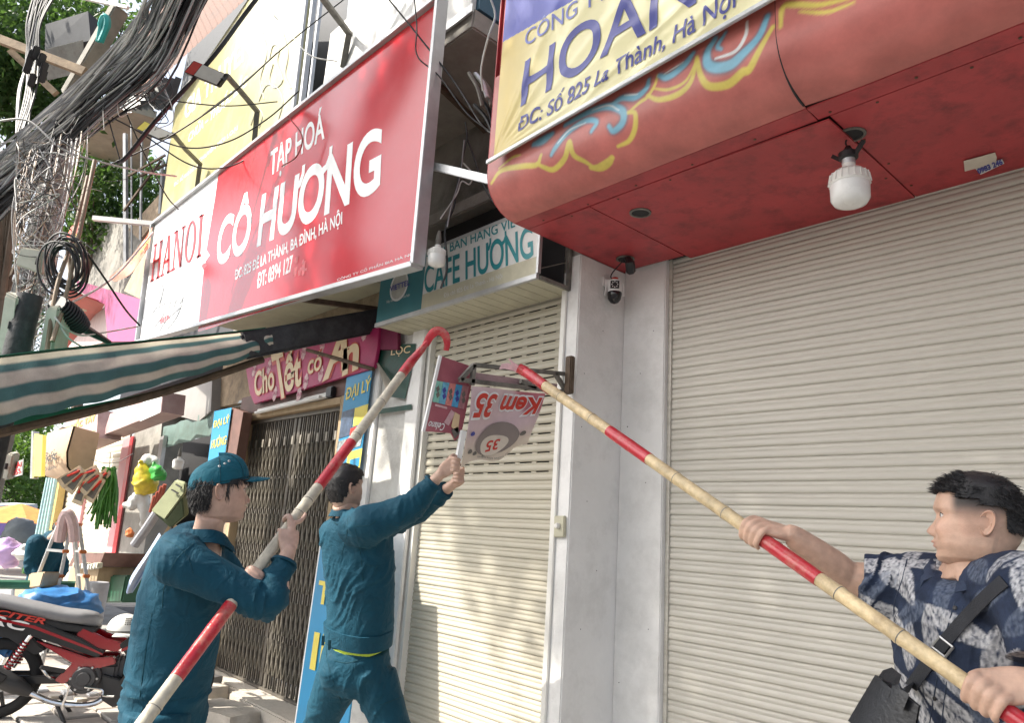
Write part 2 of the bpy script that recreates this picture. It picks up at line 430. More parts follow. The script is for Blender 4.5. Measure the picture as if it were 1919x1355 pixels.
# balcony slab above the cafe, white front and blue return panel
for (x, y) in ((1090, 800), (1100, 940), (1118, 1070), (1088, 1180), (1130, 620), (1095, 700)):
    MB().lathe(at(x, y, X=-2.8595), [(.003, 0), (.003, .001), (.001, .0015)], 8, axis=(1, 0, 0)).build('nail_hole', m_dark, ch)
bal = thing('balcony', (-4, -.9, 4.3), 'concrete balcony slab with a blue side panel above the cafe sign', 'balcony')
pc = at(885, 50, Y=-1.0)
pz = pc[2]
MB().bb(-5.6, pc[0], pc[1], .2, pz, pz+.16).build('slab', m_concrete, bal, bevel=.012)
m_blue_panel = M('blue_panel', (.05, .13, .20), .6, var=.35, scale=4, bump=.25, dirt=(.02, .04, .06), dirt_amt=.8, dscale=4)
m_pale_panel = M('pale_panel', (.62, .62, .6), .6, var=.1, bump=.1, dirt=(.3, .3, .3), dirt_amt=.5)
MB().bb(-5.6, pc[0]-.02, pc[1]-.012, pc[1]+.03, pz+.162, pz+1.1).build('front_panel', m_pale_panel, bal)
MB().bb(pc[0]-.03, pc[0]+.012, pc[1]+.035, .1, pz+.162, pz+1.1).build('side_panel', m_blue_panel, bal)
MB().bb(-5.6, pc[0]+.02, pc[1]-.03, pc[1]-.013, pz+.10, pz+.165).build('edge_trim', m_galv, bal)

# ================================================================== RED CANOPY
can = thing('canopy', (-1, -.6, SOF), 'red shop canopy with curved salmon front and painted yellow and blue scrolls', 'canopy')
XL, XR = -2.86, 2.0
YF, RC = -1.215, .225       # front plane, corner radius
m_soffit = M('soffit_red', (.42, .052, .058), .5, var=.2, scale=2.5, bump=.14, bscale=30, dirt=(.09, .02, .024), dirt_amt=.7, dscale=6)
Y_SEAM = -.885
def soffit_panel(x0, x1, y0, y1, sag=(0, 0, 0, 0)):
    n = 8
    P = np.zeros((n, n, 3))
    for i, a in enumerate(np.linspace(0, 1, n)):
        for j, b in enumerate(np.linspace(0, 1, n)):
            s = (sag[0]*(1-a)**2*(1-b)**2+sag[1]*a**2*(1-b)**2+sag[2]*a**2*b**2+sag[3]*(1-a)**2*b**2)
            P[i, j] = (x0+.0025+(x1-x0-.005)*a, y0+.0025+(y1-y0-.005)*b, SOF-s)
    MB().sheet(P, -.008).build('soffit_panel', m_soffit, can)
soffit_panel(XL, -2.39, Y_SEAM, -.02, (.0, .006, .004, 0))
soffit_panel(-2.39, -1.115, Y_SEAM, .05, (.004, .020, .003, 0))
soffit_panel(-1.115, XR, Y_SEAM, .05, (.004, 0, 0, 0))
soffit_panel(XL, -1.16, YF+RC, Y_SEAM, (0, .002, .006, 0))
soffit_panel(-1.16, XR, YF+RC, Y_SEAM, (.005, 0, 0, .004))
MB().bb(XL+.01, XR, YF+RC+.02, .15, SOF+.02, SOF+.06).build('frame', m_dark, can)
# curved front, printed with the airbrushed scrolls
def fascia_hit(px, py):
    p = at(px, py, Y=YF)
    if p[2] >= SOF+RC: return p[0], (p[2]-SOF-RC)+RC*math.pi/2
    d = ray(px, py); o = CAM; c = V(0, YF+RC, SOF+RC)
    A = d[1]**2+d[2]**2; B = 2*((o[1]-c[1])*d[1]+(o[2]-c[2])*d[2]); C = (o[1]-c[1])**2+(o[2]-c[2])**2-RC*RC
    D = max(B*B-4*A*C, 0); t = (-B-math.sqrt(D))/(2*A); q = o+d*t
    return q[0], RC*math.atan2(-(q[1]-c[1]), -(q[2]-c[2]))
def fascia_pt(s, x):
    if s <= RC*math.pi/2:
        a = s/RC; return (x, YF+RC-RC*math.sin(a), SOF+RC-RC*math.cos(a))
    return (x, YF, SOF+RC+s-RC*math.pi/2)
STROKES = []
def stroke(kind, pts, w): 
    q = spline([fascia_hit(*p) for p in pts], 40); STROKES.append((kind, q, w))
yel = [([(921, 343), (940, 319), (980, 311), (1006, 308), (1014, 290)], .030), ([(1006, 306), (1019, 313), (1038, 317), (1059, 295), (1067, 266), (1075, 290), (1097, 303), (1114, 314)], .030),
       ([(1108, 314), (1124, 314), (1139, 305), (1147, 295)], .045), ([(1158, 274), (1179, 263), (1190, 239), (1190, 212), (1176, 210)], .026),
       ([(1176, 212), (1198, 192), (1213, 181), (1227, 159), (1232, 140)], .018), ([(1213, 178), (1235, 186), (1272, 175), (1296, 149), (1306, 106)], .026),
       ([(1224, 165), (1253, 167), (1285, 151), (1303, 118)], .014), ([(1306, 110), (1314, 143), (1330, 161), (1365, 157), (1391, 135), (1405, 128), (1427, 86), (1448, 50)], .034),
       ([(1465, 54), (1470, 16), (1495, 10), (1535, 9), (1590, -4)], .026), ([(1500, 23), (1549, 22), (1600, 4)], .016), ([(935, 315), (960, 295), (975, 290)], .016)]
blu = [([(1033, 290), (1041, 276), (1065, 247), (1097, 226), (1118, 228), (1108, 246)], .030), ([(1059, 234), (1102, 210), (1139, 199), (1166, 207), (1167, 228), (1150, 245), (1141, 236)], .036),
       ([(1144, 197), (1166, 183), (1192, 181), (1211, 165), (1216, 149)], .032), ([(1235, 141), (1253, 143), (1283, 120), (1299, 99)], .034),
       ([(1340, 72), (1326, 96), (1326, 118), (1341, 126), (1368, 121), (1391, 101), (1422, 68), (1438, 30)], .042), ([(1000, 270), (1018, 262), (1035, 250)], .045),
       ([(1360, 60), (1345, 85), (1352, 92)], .02)]
wht = [([(1341, 109), (1378, 95), (1397, 66), (1400, 40)], .018), ([(1045, 268), (1068, 243), (1097, 230)], .008), ([(1110, 206), (1140, 197), (1160, 206)], .008), ([(1170, 178), (1195, 176)], .007), ([(1245, 138), (1280, 116)], .008)]
for p, w in blu: stroke('outline', p, w*1.45)
for p, w in yel: stroke('yellow', p, w)
for p, w in blu: stroke('blue', p, w)
for p, w in wht: stroke('white', p, w)
C_BASE = V(.52, .155, .135); C_INK = {'outline': V(.10, .13, .19), 'yellow': V(.68, .57, .12), 'blue': V(.20, .47, .62), 'white': V(.78, .80, .80)}
C_SOFT = {'outline': .02, 'yellow': .008, 'blue': .010, 'white': .006}
m_fascia = M_attr('fascia_paint', rough=.38, bump=.12, bscale=25, spec=.5, var=.24, scale=4)
def fascia_part(x0, x1, s0, s1, step=.0052, lift=0.0):
    xs = np.arange(x0, x1+step, step); xs[-1] = x1; ss = np.arange(s0, s1+step, step)
    P = np.array([[fascia_pt(s, x) for x in xs] for s in ss])
    if lift:
        e = np.clip(1-(np.abs(xs-x0))/.25, 0, 1)**2*lift; P[:, :, 1] -= e[None, :]*.6; P[:, :, 2] += e[None, :]*.2
    o = MB().sheet(P, -.006).build('fascia_panel', m_fascia, can, angle=60)
    S, Xg = np.meshgrid(ss, xs, indexing='ij'); q = np.stack([Xg.ravel(), S.ravel()], 1)
    col = np.tile(C_BASE, (len(q), 1))
    for kind, pl, w in STROKES:
        lo, hi = pl.min(0)-w*1.5, pl.max(0)+w*1.5
        sel = np.where((q[:, 0] > lo[0]) & (q[:, 0] < hi[0]) & (q[:, 1] > lo[1]) & (q[:, 1] < hi[1]))[0]
        if not len(sel): continue
        a = pl[:-1]; b = pl[1:]; ab = b-a; L2 = (ab**2).sum(1)+1e-12
        ap = q[sel][:, None, :]-a[None]; t = np.clip((ap*ab[None]).sum(2)/L2, 0, 1)
        d = np.sqrt(((ap-t[..., None]*ab[None])**2).sum(2)); k = d.argmin(1)
        u = (k+t[np.arange(len(k)), k])/len(a); d = d.min(1)
        ww = w*(.55+.45*np.sin(np.pi*np.clip(u, .02, .98)))
        soft = C_SOFT[kind]; al = np.clip((ww*.5+soft*.5-d)/soft, 0, 1)*(.8 if kind == 'outline' else .95)
        col[sel] = col[sel]*(1-al[:, None])+C_INK[kind]*al[:, None]
    set_print(o, np.concatenate([col, col])[:len(o.data.vertices)])
fascia_part(XL, -1.162, 0, .95)
fascia_part(-1.157, .9, 0, .95, step=.008, lift=.02)
MB().prism([fascia_pt(s, XL) for s in np.linspace(0, 1.6, 30)]+[(XL, .1, SOF+1.6), (XL, .1, SOF)], (-.006, 0, 0)).build('end_panel', m_soffit, can)
MB().tube([fascia_pt(s, -1.1595) for s in np.linspace(.02, .95, 40)]-V(0, .001, 0), .0055, 6).build('seam_gap', m_dark, can, angle=60)
MB().bb(XL, XR, YF+.02, YF+.03, SOF+.75, SOF+1.65).build('back_board', m_soffit, can)
# downlight holes in the soffit
for p in ((1200, 397), (1595, 250), (1172, 484)):
    c = at(*p, Z=SOF); c[2] = SOF-.006
    h = MB().lathe(c+V(0, 0, .0015), [(.005, 0), (.048, 0), (.048, .01)], 22).build('downlight_hole', m_dark, can)
    MB().lathe(c, [(.047, .002), (.047, -.004), (.058, -.003), (.058, .003)], 24, cap=False).build('rim', m_grime, h)
for k in range(26):      # screw heads along the panel seams
    p = V(-2.7+k*.16, Y_SEAM+(.03 if k % 2 else -.03), SOF-.004) if k < 20 else V(-1.115+(.03 if k % 2 else -.03), -.75+(k-20)*.13, SOF-.004)
    MB().lathe(p+V(0, rnd.uniform(-.006, .006), 0), [(.006, 0), (.006, -.002), (.002, -.003)], 8).build('screw', m_rust, can)
# ---- banner stretched over the front
ban = thing('banner', (-2, YF-.03, 3.7), 'yellow and blue cloth company banner stretched on the red canopy front', 'banner')
YB = YF-.035
b0, b1 = at(925, 300, Y=YB), at(1450, -2, Y=YB)
bx0, bx1 = b0[0], .35
def ban_z(x): return b0[2]+(b1[2]-b0[2])*(x-b0[0])/(b1[0]-b0[0])
def ban_y(x, z):
    a = x-bx0; h = z-ban_z(x); y = 0
    for k, (ang, w) in enumerate(((.12, .030), (.28, .034), (.48, .04), (.75, .045), (1.05, .05))):   # folds fanning out of the tied corner
        d = h*math.cos(ang)-a*math.sin(ang); r = math.hypot(a, h)
        y += math.exp(-(d/(w*(.25+r)))**2)*.011*min(1, r*7)*math.exp(-r*.75)
    for (xa, sl, w) in ((.55, .35, .02), (.9, .30, .03), (1.2, .42, .022), (1.55, .3, .03)):
        d = h-(a-xa)*sl; y += .010*math.exp(-(d/w)**2)*max(0, 1-abs(a-xa-.4)/.7)
    y += .006*math.sin(a*9+h*3)*math.exp(-h*2)
    return YB-y
xs = np.linspace(bx0, bx1, 420); hs = np.linspace(0, 1.25, 240)
P = np.array([[(x, ban_y(x, ban_z(x)+h), ban_z(x)+h) for x in xs] for h in hs])
m_ban = M_attr('banner_cloth', rough=.33, bump=.05, bscale=300, spec=.55, var=.05, scale=4)
o = MB().sheet(P, -.0015).build('cloth', m_ban, ban, angle=80)
e0, e1 = at(933, 84, Y=YB), at(1075, 0, Y=YB); m_sl = (e1[2]-e0[2])/(e1[0]-e0[0])
w = world_verts(o); dz = w[:, 2]-(e0[2]+m_sl*(w[:, 0]-e0[0]))
yl = np.array([.62, .47, .13])*(1-np.clip((w[:, 0]-bx0-.08)/.35, 0, 1))[:, None]+np.array([.80, .74, .42])*np.clip((w[:, 0]-bx0-.08)/.35, 0, 1)[:, None]
set_print(o, np.where((dz > 0)[:, None], np.array([.05, .07, .42]), yl))
m_ink_blue = M('ink_blue', (.16, .19, .52), .35, var=.06, bump=0, spec=.5)
m_ink_navy = M('ink_navy', (.05, .06, .30), .35, var=.06, bump=0, spec=.5)
def ban_text(s, bl, br, tl, mat, **k):
    A, B_, C_ = at(*bl, Y=YB), at(*br, Y=YB), at(*tl, Y=YB)
    def wp(uv):
        P = A+uv[:, :1]*(B_-A)+uv[:, 1:]*(C_-A)
        for q in P: q[1] = ban_y(q[0], q[2])-.0035
        return P
    text(s, A, B_, C_, mat, ban, warp=wp, **k)
ban_text('CÔNG TY', (984, 87), (1142, -6), (986, 50), m_ink_blue, bold=.004)
ban_text('HOANG', (977, 203), (1420, -62), (985, 114), m_ink_navy, bold=.012)
ban_text('ĐC: Số 825 La Thành, Hà Nội', (972, 257), (1383, 22), (976, 212), m_ink_navy, bold=.012, shear=.12)
MB().bar(V(bx0-.03, YB-.022, ban_z(bx0)-.012), V(bx1, YB-.022, ban_z(bx1)-.012), .016, .024).build('bottom_bar', m_galv, ban, bevel=.003)

# ================================================================== CAFE LIGHT BOX SIGN
YS = -.715
pBL, pBR, pTR = at(704, 611, Y=YS), at(1004, 518, Y=YS), at(1003, 392, Y=YS)
sx0, sx1, sz0, sz1 = pBL[0], pBR[0], (pBL[2]+pBR[2])/2, pTR[2]
csn = thing('lightbox_sign', ((sx0+sx1)/2, YS, sz0), 'white and teal cafe light box sign over the narrow shutter', 'sign')
m_sign_white = M('sign_sheet_white', (.66, .67, .66), .45, var=.06, scale=3, bump=.03, dirt=(.36, .36, .32), dirt_amt=.5, dscale=3)
m_teal = M('sign_teal', (.035, .17, .20), .45, var=.1, bump=.03, dirt=(.1, .2, .2), dirt_amt=.3)
m_sign_cream = M('sign_cream', (.50, .48, .36), .5, var=.1, bump=.03, dirt=(.25, .22, .16), dirt_amt=.5)
def on(px, py): q = at(px, py, Y=YS); return q[0], q[2]
xt = on(793, 540)[0]
MB().bb(xt, sx1, YS, YS+.006, sz0+.13, sz1).build('face', m_sign_white, csn)
MB().bb(xt, sx1, YS-.0005, YS+.0055, sz0+.02, sz0+.1295).build('address_band', m_sign_cream, csn)
MB().bb(sx0, xt-.0005, YS-.0005, YS+.0055, sz0+.02, sz1).build('logo_panel', m_teal, csn)
fr = MB(); fr.bb(sx0-.01, sx1+.01, YS-.006, YS+.02, sz0-.012, sz0+.0195); fr.bb(sx1+.0005, sx1+.022, YS-.006, YS+.02, sz0+.0205, sz1); fr.bb(sx0-.012, sx1+.01, YS-.006, YS+.02, sz1+.0005, sz1+.025)
fr.build('frame', m_galv, csn, bevel=.002)
# tongued soffit boards
nb = 17
for i in range(nb):
    xa = sx0+(sx1-sx0)*i/nb; xb = sx0+(sx1-sx0)*(i+1)/nb
    P = [(xa+.003, YS+.02, sz0-.006), (xb-.003, YS+.02, sz0-.006), (xb-.003, YC+.06, sz0-.004), (xa+.003, YC+.06, sz0-.004)]
    MB().prism(P, (0, 0, .012)).build('soffit_board', m_sign_cream, csn)
fb = MB()
for z in (sz0+.0, sz1-.02): fb.bar((sx1+.01, YS+.021, z), (sx1+.01, YC-.001, z), .022)
fb.bar((sx1+.01, YC-.013, sz0), (sx1+.01, YC-.013, sz1), .024); fb.bar((sx1+.012, YS+.03, sz0+.06), (sx1+.012, YC-.03, sz0+.17), .006)
fb.build('side_frame', m_grime, csn)
MB().bb(sx0, sx1-.02, YC-.03, YC-.026, sz0+.0, sz1-.03).build('back_plate', m_dark, csn)
m_ink_teal = M('ink_teal', (.02, .22, .25), .4, var=.05, bump=0)
pl = dict(Y=YS-.001)
quad_text('CAFE HƯƠNG', (795, 551), (1000, 482), (796, 492), pl, m_ink_teal, csn, bold=.016)
quad_text('ĐIỂM BÁN HÀNG VIETTEL', (800, 489), (1012, 407), (800, 462), pl, m_ink_teal, csn, bold=.012)
quad_text('Địa chỉ: 825 Đê La Thành - Hà Nội', (832, 560), (942, 523), (832, 549), dict(Y=YS-.0015), m_sign_white, csn, bold=.008)
q = at(748, 536, Y=YS-.003); 
rg = MB().lathe(q, [(.105, 0), (.105, .004), (.118, .004), (.118, 0)], 32, axis=(0, -1, 0), cap=False); rg.build('logo_ring', m_sign_white, csn)
MB().lathe(q, [(.001, .001), (.1045, .001), (.1045, -.001)], 32, axis=(0, -1, 0)).build('logo_disc', M('logo_grey', (.42, .42, .38), .5, bump=0), csn)
quad_text('VIETTEL', (731, 547), (768, 534), (731, 537), dict(Y=YS-.0065), m_ink_navy, csn, bold=.02)
quad_text('Hãy nói theo cách của bạn', (725, 570), (768, 556), (725, 563), dict(Y=YS-.003), m_sign_white, csn)

# ================================================================== BIG RED GROCERY SIGN
YG = -1.2
bs = thing('billboard', (-6.5, YG, 3.2), 'large red and white grocery billboard hung above the striped awning', 'sign')
m_red_sign = M('sign_red', (.46, .006, .016), .16, var=.05, scale=2, bump=.018, bscale=3, spec=.4, coat=.12, dirt=(.50, .035, .05), dirt_amt=.5, dscale=1.2)
m_wht_sign = M('sign_white_gloss', (.74, .75, .76), .2, var=.03, scale=2, bump=.02, bscale=3, spec=.5)
m_letter = M('letter_white', (.78, .79, .80), .3, var=.02, bump=0)
m_letter_red = M('letter_red', (.55, .02, .03), .35, var=.1, bump=0)
def G(px, py, d=0.0): return at(px, py, Y=YG-d)
red_poly = [G(408, 326), G(826, -2), G(781, 496), G(372, 621)]
MB().prism([G(*p) for p in ((291, 421), (826, -2), (781, 496), (262, 641))], (0, .03, 0)).build('face', m_wht_sign, bs)
edge = [(409, 326), (403, 370), (398, 400), (393, 430), (389, 455), (387, 468), (393, 478), (386, 488), (382, 505), (378, 540), (375, 580), (371, 622)]
MB().prism([G(*p, .004) for p in edge[::-1]]+[G(409, 326, .004), G(822, 3, .004), G(779, 492, .004)], (0, .003, 0)).build('red_field', m_red_sign, bs)
f = MB()
for a, b in (((289, 421), (828, -4)), ((828, -4), (782, 497)), ((782, 497), (260, 642)), ((260, 642), (289, 421))):
    A, B_ = G(*a, -.005), G(*b, -.005); f.bar(A, B_, .09, .035, up=(0, 0, 1) if abs(A[2]-B_[2]) < 1 else (1, 0, 0))
f.build('frame', m_galv, bs, bevel=.003)
pl = dict(Y=YG-.0045)
quad_text('TẠP HOÁ', (508, 342), (609, 273), (507, 273), pl, m_letter, bs, bold=.02, shear=.18)
quad_text('CÔ HƯƠNG', (405, 500), (722, 352), (412, 391), pl, m_letter, bs, bold=.028, shear=.2)
quad_text('ĐC: 825 ĐÊ LA THÀNH, BA ĐÌNH, HÀ NỘI', (440, 530), (643, 425), (441, 500), pl, m_letter, bs, bold=.02, shear=.15)
quad_text('ĐT: 0394 127', (482, 541), (549, 508), (483, 512), pl, m_letter, bs, bold=.02, shear=.15)
# pixel-torn patch at the end of the phone number
m_torn = M('torn_print', (.55, .12, .14), .6, var=.4, scale=30, bump=.2)
b = MB()
for i in range(16):
    p = G(553+rnd.uniform(0, 20), 493+rnd.uniform(-8, 22), .0048+i*.00012); b.box(p, (rnd.uniform(.02, .07), .0004, rnd.uniform(.02, .07)))
b.build('torn_patch', m_torn, bs)
# slim serif word on the white end
def serif_word(word, bl, br, tl, mat, parent, name='lettering'):
    mb = MB(); A, B_, C_ = (G(*q, .006) for q in (bl, br, tl)); n = len(word); k = 0
    adv = {'H': 1.0, 'A': .95, 'N': 1.0, 'O': .95, 'I': .5}; tot = sum(adv[c] for c in word)
    def put(poly): 
        P = [A+(B_-A)*(x/tot)+(C_-A)*y for x, y in poly]; mb.prism(P, (0, .002, 0))
    x = 0
    for ch_ in word:
        w = adv[ch_]*.92
        def stem(x0, x1, t, y0=0, y1=1): put([(x0, y0), (x0+t, y0), (x1+t, y1), (x1, y1)])
        def ser(xc, y): put([(xc-.12, y), (xc+.22, y), (xc+.22, y+.05), (xc-.12, y+.05)])
        if ch_ == 'H':
            stem(x+.1, x+.1, .17); stem(x+w-.27, x+w-.27, .17); put([(x+.2, .46), (x+w-.2, .46), (x+w-.2, .54), (x+.2, .54)])
            for q in (x+.13, x+w-.24): ser(q, 0); ser(q, .95)
        elif ch_ == 'A':
            stem(x+.06, x+w*.45, .08); stem(x+w-.27, x+w*.42, .17); put([(x+.2, .30), (x+w-.22, .30), (x+w-.25, .37), (x+.23, .37)]); ser(x+.08, 0); ser(x+w-.22, 0)
        elif ch_ == 'N':
            stem(x+.1, x+.1, .08); stem(x+w-.2, x+w-.2, .08); stem(x+w-.26, x+.08, .17); ser(x+.08, 0); ser(x+.08, .95); ser(x+w-.2, .95)
        elif ch_ == 'O':
            cx = x+w*.5; t = np.linspace(0, 2*math.pi, 25)
            for a, b2 in zip(t[:-1], t[1:]):
                put([(cx+.42*math.cos(a), .5+.51*math.sin(a)), (cx+.42*math.cos(b2), .5+.51*math.sin(b2)), (cx+.25*math.cos(b2), .5+.45*math.sin(b2)), (cx+.25*math.cos(a), .5+.45*math.sin(a))])
        else:
            stem(x+.14, x+.14, .17); ser(x+.17, 0); ser(x+.17, .95)
        x += adv[ch_]
    return mb.build(name, mat, parent, angle=0)
serif_word('HANOI', (281, 529), (379, 478), (288, 459), m_letter_red, bs)
quad_text('BEER', (300, 607), (318, 597), (300, 598), dict(Y=YG-.004), m_letter_red, bs, bold=.02)
m_silver = M('print_silver', (.52, .53, .55), .4, var=.1, bump=0)
scr = MB()
for pts in ([(284, 590), (300, 565), (306, 535), (298, 550), (297, 580), (303, 560), (309, 537), (312, 560), (306, 590), (290, 612)],
            [(303, 572), (312, 568), (316, 578), (321, 564), (326, 574), (331, 562), (338, 568), (344, 556), (336, 585), (318, 612), (300, 622), (312, 600), (340, 575)]):
    scr.tube([G(x_, y_, .003) for x_, y_ in spline(pts, 50)], .0045, 4)
scr.build('script_lettering', m_silver, bs)
MB().prism([G(*p, .005) for p in ((383, 492), (377, 498), (381, 505), (388, 497))], (0, .002, 0)).build('ornament', m_letter_red, bs)
quad_text('CÔNG TY CỔ PHẦN BIA HÀ NỘI', (632, 528), (778, 478), (632, 520), pl, m_letter, bs)
# bracket from the billboard to the house and the one by the balcony
MB().bar(at(798, 308, Y=-1.12), at(922, 338, Y=-1.1), .035, .05).build('support_bar', m_galv, bs, bevel=.004)
for a_, b_ in ((G(760, 100, -.06), (-4.2, -.2, 4.8)), (G(560, 560, -.06), (-5.3, -.2, 3.45)), (G(420, 500, -.06), (-7.2, -.2, 4.1))):
    MB().bar(a_, b_, .04).build('stay', m_rust, bs)
# ================================================================== helpers for boards that stand on a plane
def pts_on(poly, **k): return np.array([at(x, y, **k) for x, y in poly])
def panel(name, poly, plane, thick, mat, parent=None, bevel=0.0, angle=35):
    """board with the given outline on a plane of the place; thickness goes away from the street"""
    P = pts_on(poly, **plane); d = V(0, thick, 0) if 'Y' in plane else V(-thick, 0, 0) if 'X' in plane else V(0, 0, thick)
    return MB().prism(P, d).build(name, mat, parent, bevel=bevel, angle=angle)
m_wood = M('pale_wood', (.42, .31, .19), .7, var=.2, scale=4, bump=.2, bscale=40, stretch=(6, 6, 1), dirt=(.2, .14, .08), dirt_amt=.5)
m_brown_paint = M('brown_paint', (.16, .085, .07), .6, var=.25, scale=5, bump=.15, dirt=(.06, .04, .035), dirt_amt=.6)
m_board = M('chipboard', (.33, .25, .17), .85, var=.3, scale=9, bump=.3, bscale=40, dirt=(.12, .09, .07), dirt_amt=.7, dscale=5)
m_gate = M('gate_steel', (.15, .135, .115), .5, metal=.35, var=.25, scale=12, bump=.1, dirt=(.07, .06, .05), dirt_amt=.6, dscale=10)
m_gate_lat = M('gate_lattice', (.30, .275, .23), .5, metal=.3, var=.2, scale=12, bump=.1, dirt=(.12, .10, .08), dirt_amt=.5, dscale=10)
m_magenta = M('magenta_print', (.42, .025, .12), .5, var=.12, scale=5, bump=.05, dirt=(.25, .02, .08), dirt_amt=.5)
m_cream_print = M('cream_print', (.72, .55, .33), .45, var=.08, bump=.02)
m_redink = M('red_ink', (.52, .04, .025), .45, var=.08, bump=.02)
m_pinkwhite = M('pinkish_print', (.60, .38, .40), .5, var=.2, scale=30, bump=.02)
m_sky_blue = M('banner_blue', (.02, .25, .48), .4, var=.1, scale=4, bump=.04, dirt=(.015, .14, .26), dirt_amt=.3)
m_yellow_ink = M('yellow_ink', (.72, .60, .10), .45, var=.08, bump=.02)
m_green_print = M('dark_green_print', (.012, .055, .04), .4, var=.5, scale=7, bump=.08, dirt=(.06, .045, .02), dirt_amt=.5, dscale=6)
m_paper = M('paper', (.62, .56, .47), .8, var=.1, bump=.1)

# ---- gate house wall
gh = thing('shop_house', (-6.4, .3, 0), 'shabby shop house with folding gate and festive magenta sign behind the two men', 'building')
GX0, GX1 = -7.57, -5.58
GZ0, GZ1 = .15, 2.6
MB().bb(GX0-.10, GX0, YC-.03, .25, 0, GZ1+.07).build('door_frame', m_wood, gh, bevel=.005)
MB().bb(GX1, GX1+.07, YC-.03, .25, 0, GZ1+.07).build('door_frame', m_wood, gh, bevel=.005)
MB().bb(GX0+.001, GX1-.001, YC-.028, .25, GZ1, GZ1+.065).build('door_lintel', m_wood, gh, bevel=.005)
MB().bb(GX0-.25, -5.19, YC-.01, .25, GZ1+.0705, GZ1+.27).build('brown_beam', m_brown_paint, gh, bevel=.006)
MB().bb(-8.9, -5.19, YC+.12, .25, GZ1+.2701, 3.75).build('wall', m_board, gh)
MB().bb(-5.509, -5.19, YC+.02, .25, 0, GZ1+.07).build('wall', m_plaster, gh)
MB().bb(-8.2, GX0-.101, YC+.02, .25, 0, GZ1+.07).build('wall', m_board, gh)
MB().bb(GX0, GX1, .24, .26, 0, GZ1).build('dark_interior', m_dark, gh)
MB().bb(-9.6, -5.19, .0, .3, 3.7501, 4.6).build('wall', m_oldwall, gh)
MB().bb(-7.9, -5.19, YC-.55, YC+.119, 3.62, 3.70).build('soffit_slab', m_sign_cream, gh)
# ---- folding gate
fg = thing('folding_gate', ((GX0+GX1)/2, YC+.05, GZ0), 'brown steel folding lattice gate pulled shut behind the two men', 'gate')
npost = 23
yg = YC+.05
pm = MB().bb(-.009, .009, -.012, .012, 0, GZ1-GZ0-.01).mesh('post'); pm.materials.append(m_gate)
pm2 = MB().bb(-.0045, .0045, -.006, .006, 0, GZ1-GZ0-.03).mesh('post'); pm2.materials.append(m_gate)
for i in range(npost):
    x = lerp(GX0+.03, GX1-.03, i/(npost-1))
    o = link_mesh('post', pm, fg); o.location = (x-WLOC[fg.name][0], .012, 0)
    o = link_mesh('post', pm2, fg); o.location = (x+.040-WLOC[fg.name][0], .006, .01)
    if i in (11, 12):
        o = link_mesh('post', pm, fg); o.location = (x+.02-WLOC[fg.name][0], .012, 0)
dx = (GX1-GX0-.06)/(npost-1)
lm = MB().bar((0, 0, 0), (dx, 0, .29), .004, .013, up=(0, 1, 0)).mesh('lattice_bar'); lm.materials.append(m_gate_lat)
lm2 = MB().bar((0, 0, .29), (dx, 0, 0), .004, .013, up=(0, 1, 0)).mesh('lattice_bar'); lm2.materials.append(m_gate_lat)
for row, z in enumerate((.12, .46, .84, 1.20, 1.54, 1.86)):
    for i in range(npost-1):
        if i == 11: continue
        for m_, yo in ((lm, -.004), (lm2, -.0115)):
            o = link_mesh('lattice_bar', m_, fg); o.location = (lerp(GX0+.03, GX1-.03, i/(npost-1))-WLOC[fg.name][0], yo, z)
MB().bb(GX0, GX1, YC+.03, YC+.075, GZ1-.04, GZ1-.002).build('top_rail', m_gate, fg)
MB().bb(GX0, GX1, YC+.035, YC+.07, GZ0-.02, GZ0-.001).build('bottom_rail', m_gate, fg)
for i in range(24):
    x = lerp(GX0+.05, GX1-.05, i/23)
    if i % 2 == 0: MB().bb(x, x+.035, YC+.02, YC+.024, GZ1-.30, GZ1-.22).build('top_plate', m_gate_lat, fg)
MB().bb(-6.63, -6.56, YC+.02, YC+.028, 1.25, 1.37).build('lock_plate', m_steel, fg, bevel=.003)
# ---- steps and rubble below the gate
def rock(name, c, size, seed, label=None, mat=None, flat=.5, rot=0, parent=None):
    r2 = random.Random(seed); bm = bmesh.new(); bmesh.ops.create_cube(bm, size=1)
    bmesh.ops.subdivide_edges(bm, edges=bm.edges, cuts=7, use_grid_fill=True)
    for v in bm.verts:
        p = np.array(v.co); q = unit(p)*.62; p = lerp(p, q, .22)
        nz = noise.noise(Vector(p*2.3)+Vector((seed*3.1, 0, 0)))*.10+noise.noise(Vector(p*6.5)+Vector((seed, 5, 0)))*.05
        p = p*(1+nz); v.co = Vector(p*np.asarray(size))
    bmesh.ops.rotate(bm, verts=bm.verts, matrix=Matrix.Rotation(rot, 3, 'Z'))
    me = bpy.data.meshes.new(name); bm.to_mesh(me); bm.free(); me.materials.append(mat or m_concrete); finish(me, 50)
    o = link_mesh(name, me, parent, c)
    if label: tag(o, label, 'rubble block' if name != 'step' else 'step')
    return o
m_step = M('step_concrete', (.50, .46, .40), .9, var=.25, scale=4, bump=.5, bscale=40, dirt=(.24, .2, .16), dirt_amt=.7, dscale=4)
tag(MB().bb(-6.55, -5.2, YC-.22, YC+.2, 0, GZ0-.025).build('door_step', m_step, bevel=.015), 'low concrete door step under the folding gate', 'step')
tag(MB().bb(-7.9, -6.552, YC-.12, YC+.2, 0, GZ0-.03).build('door_step', m_step, bevel=.015), 'rough concrete sill at the sunlit end of the folding gate', 'step')
rock('rubble_block', V(-7.0, YC-.30, .07), (.36, .22, .26), 3, 'squat grey concrete block left of the door step', m_concrete, rot=.1)
rock('rubble_block', V(-6.68, YC-.33, .06), (.18, .24, .20), 8, 'pale chipped block leaning on the door step', m_step, rot=.2)
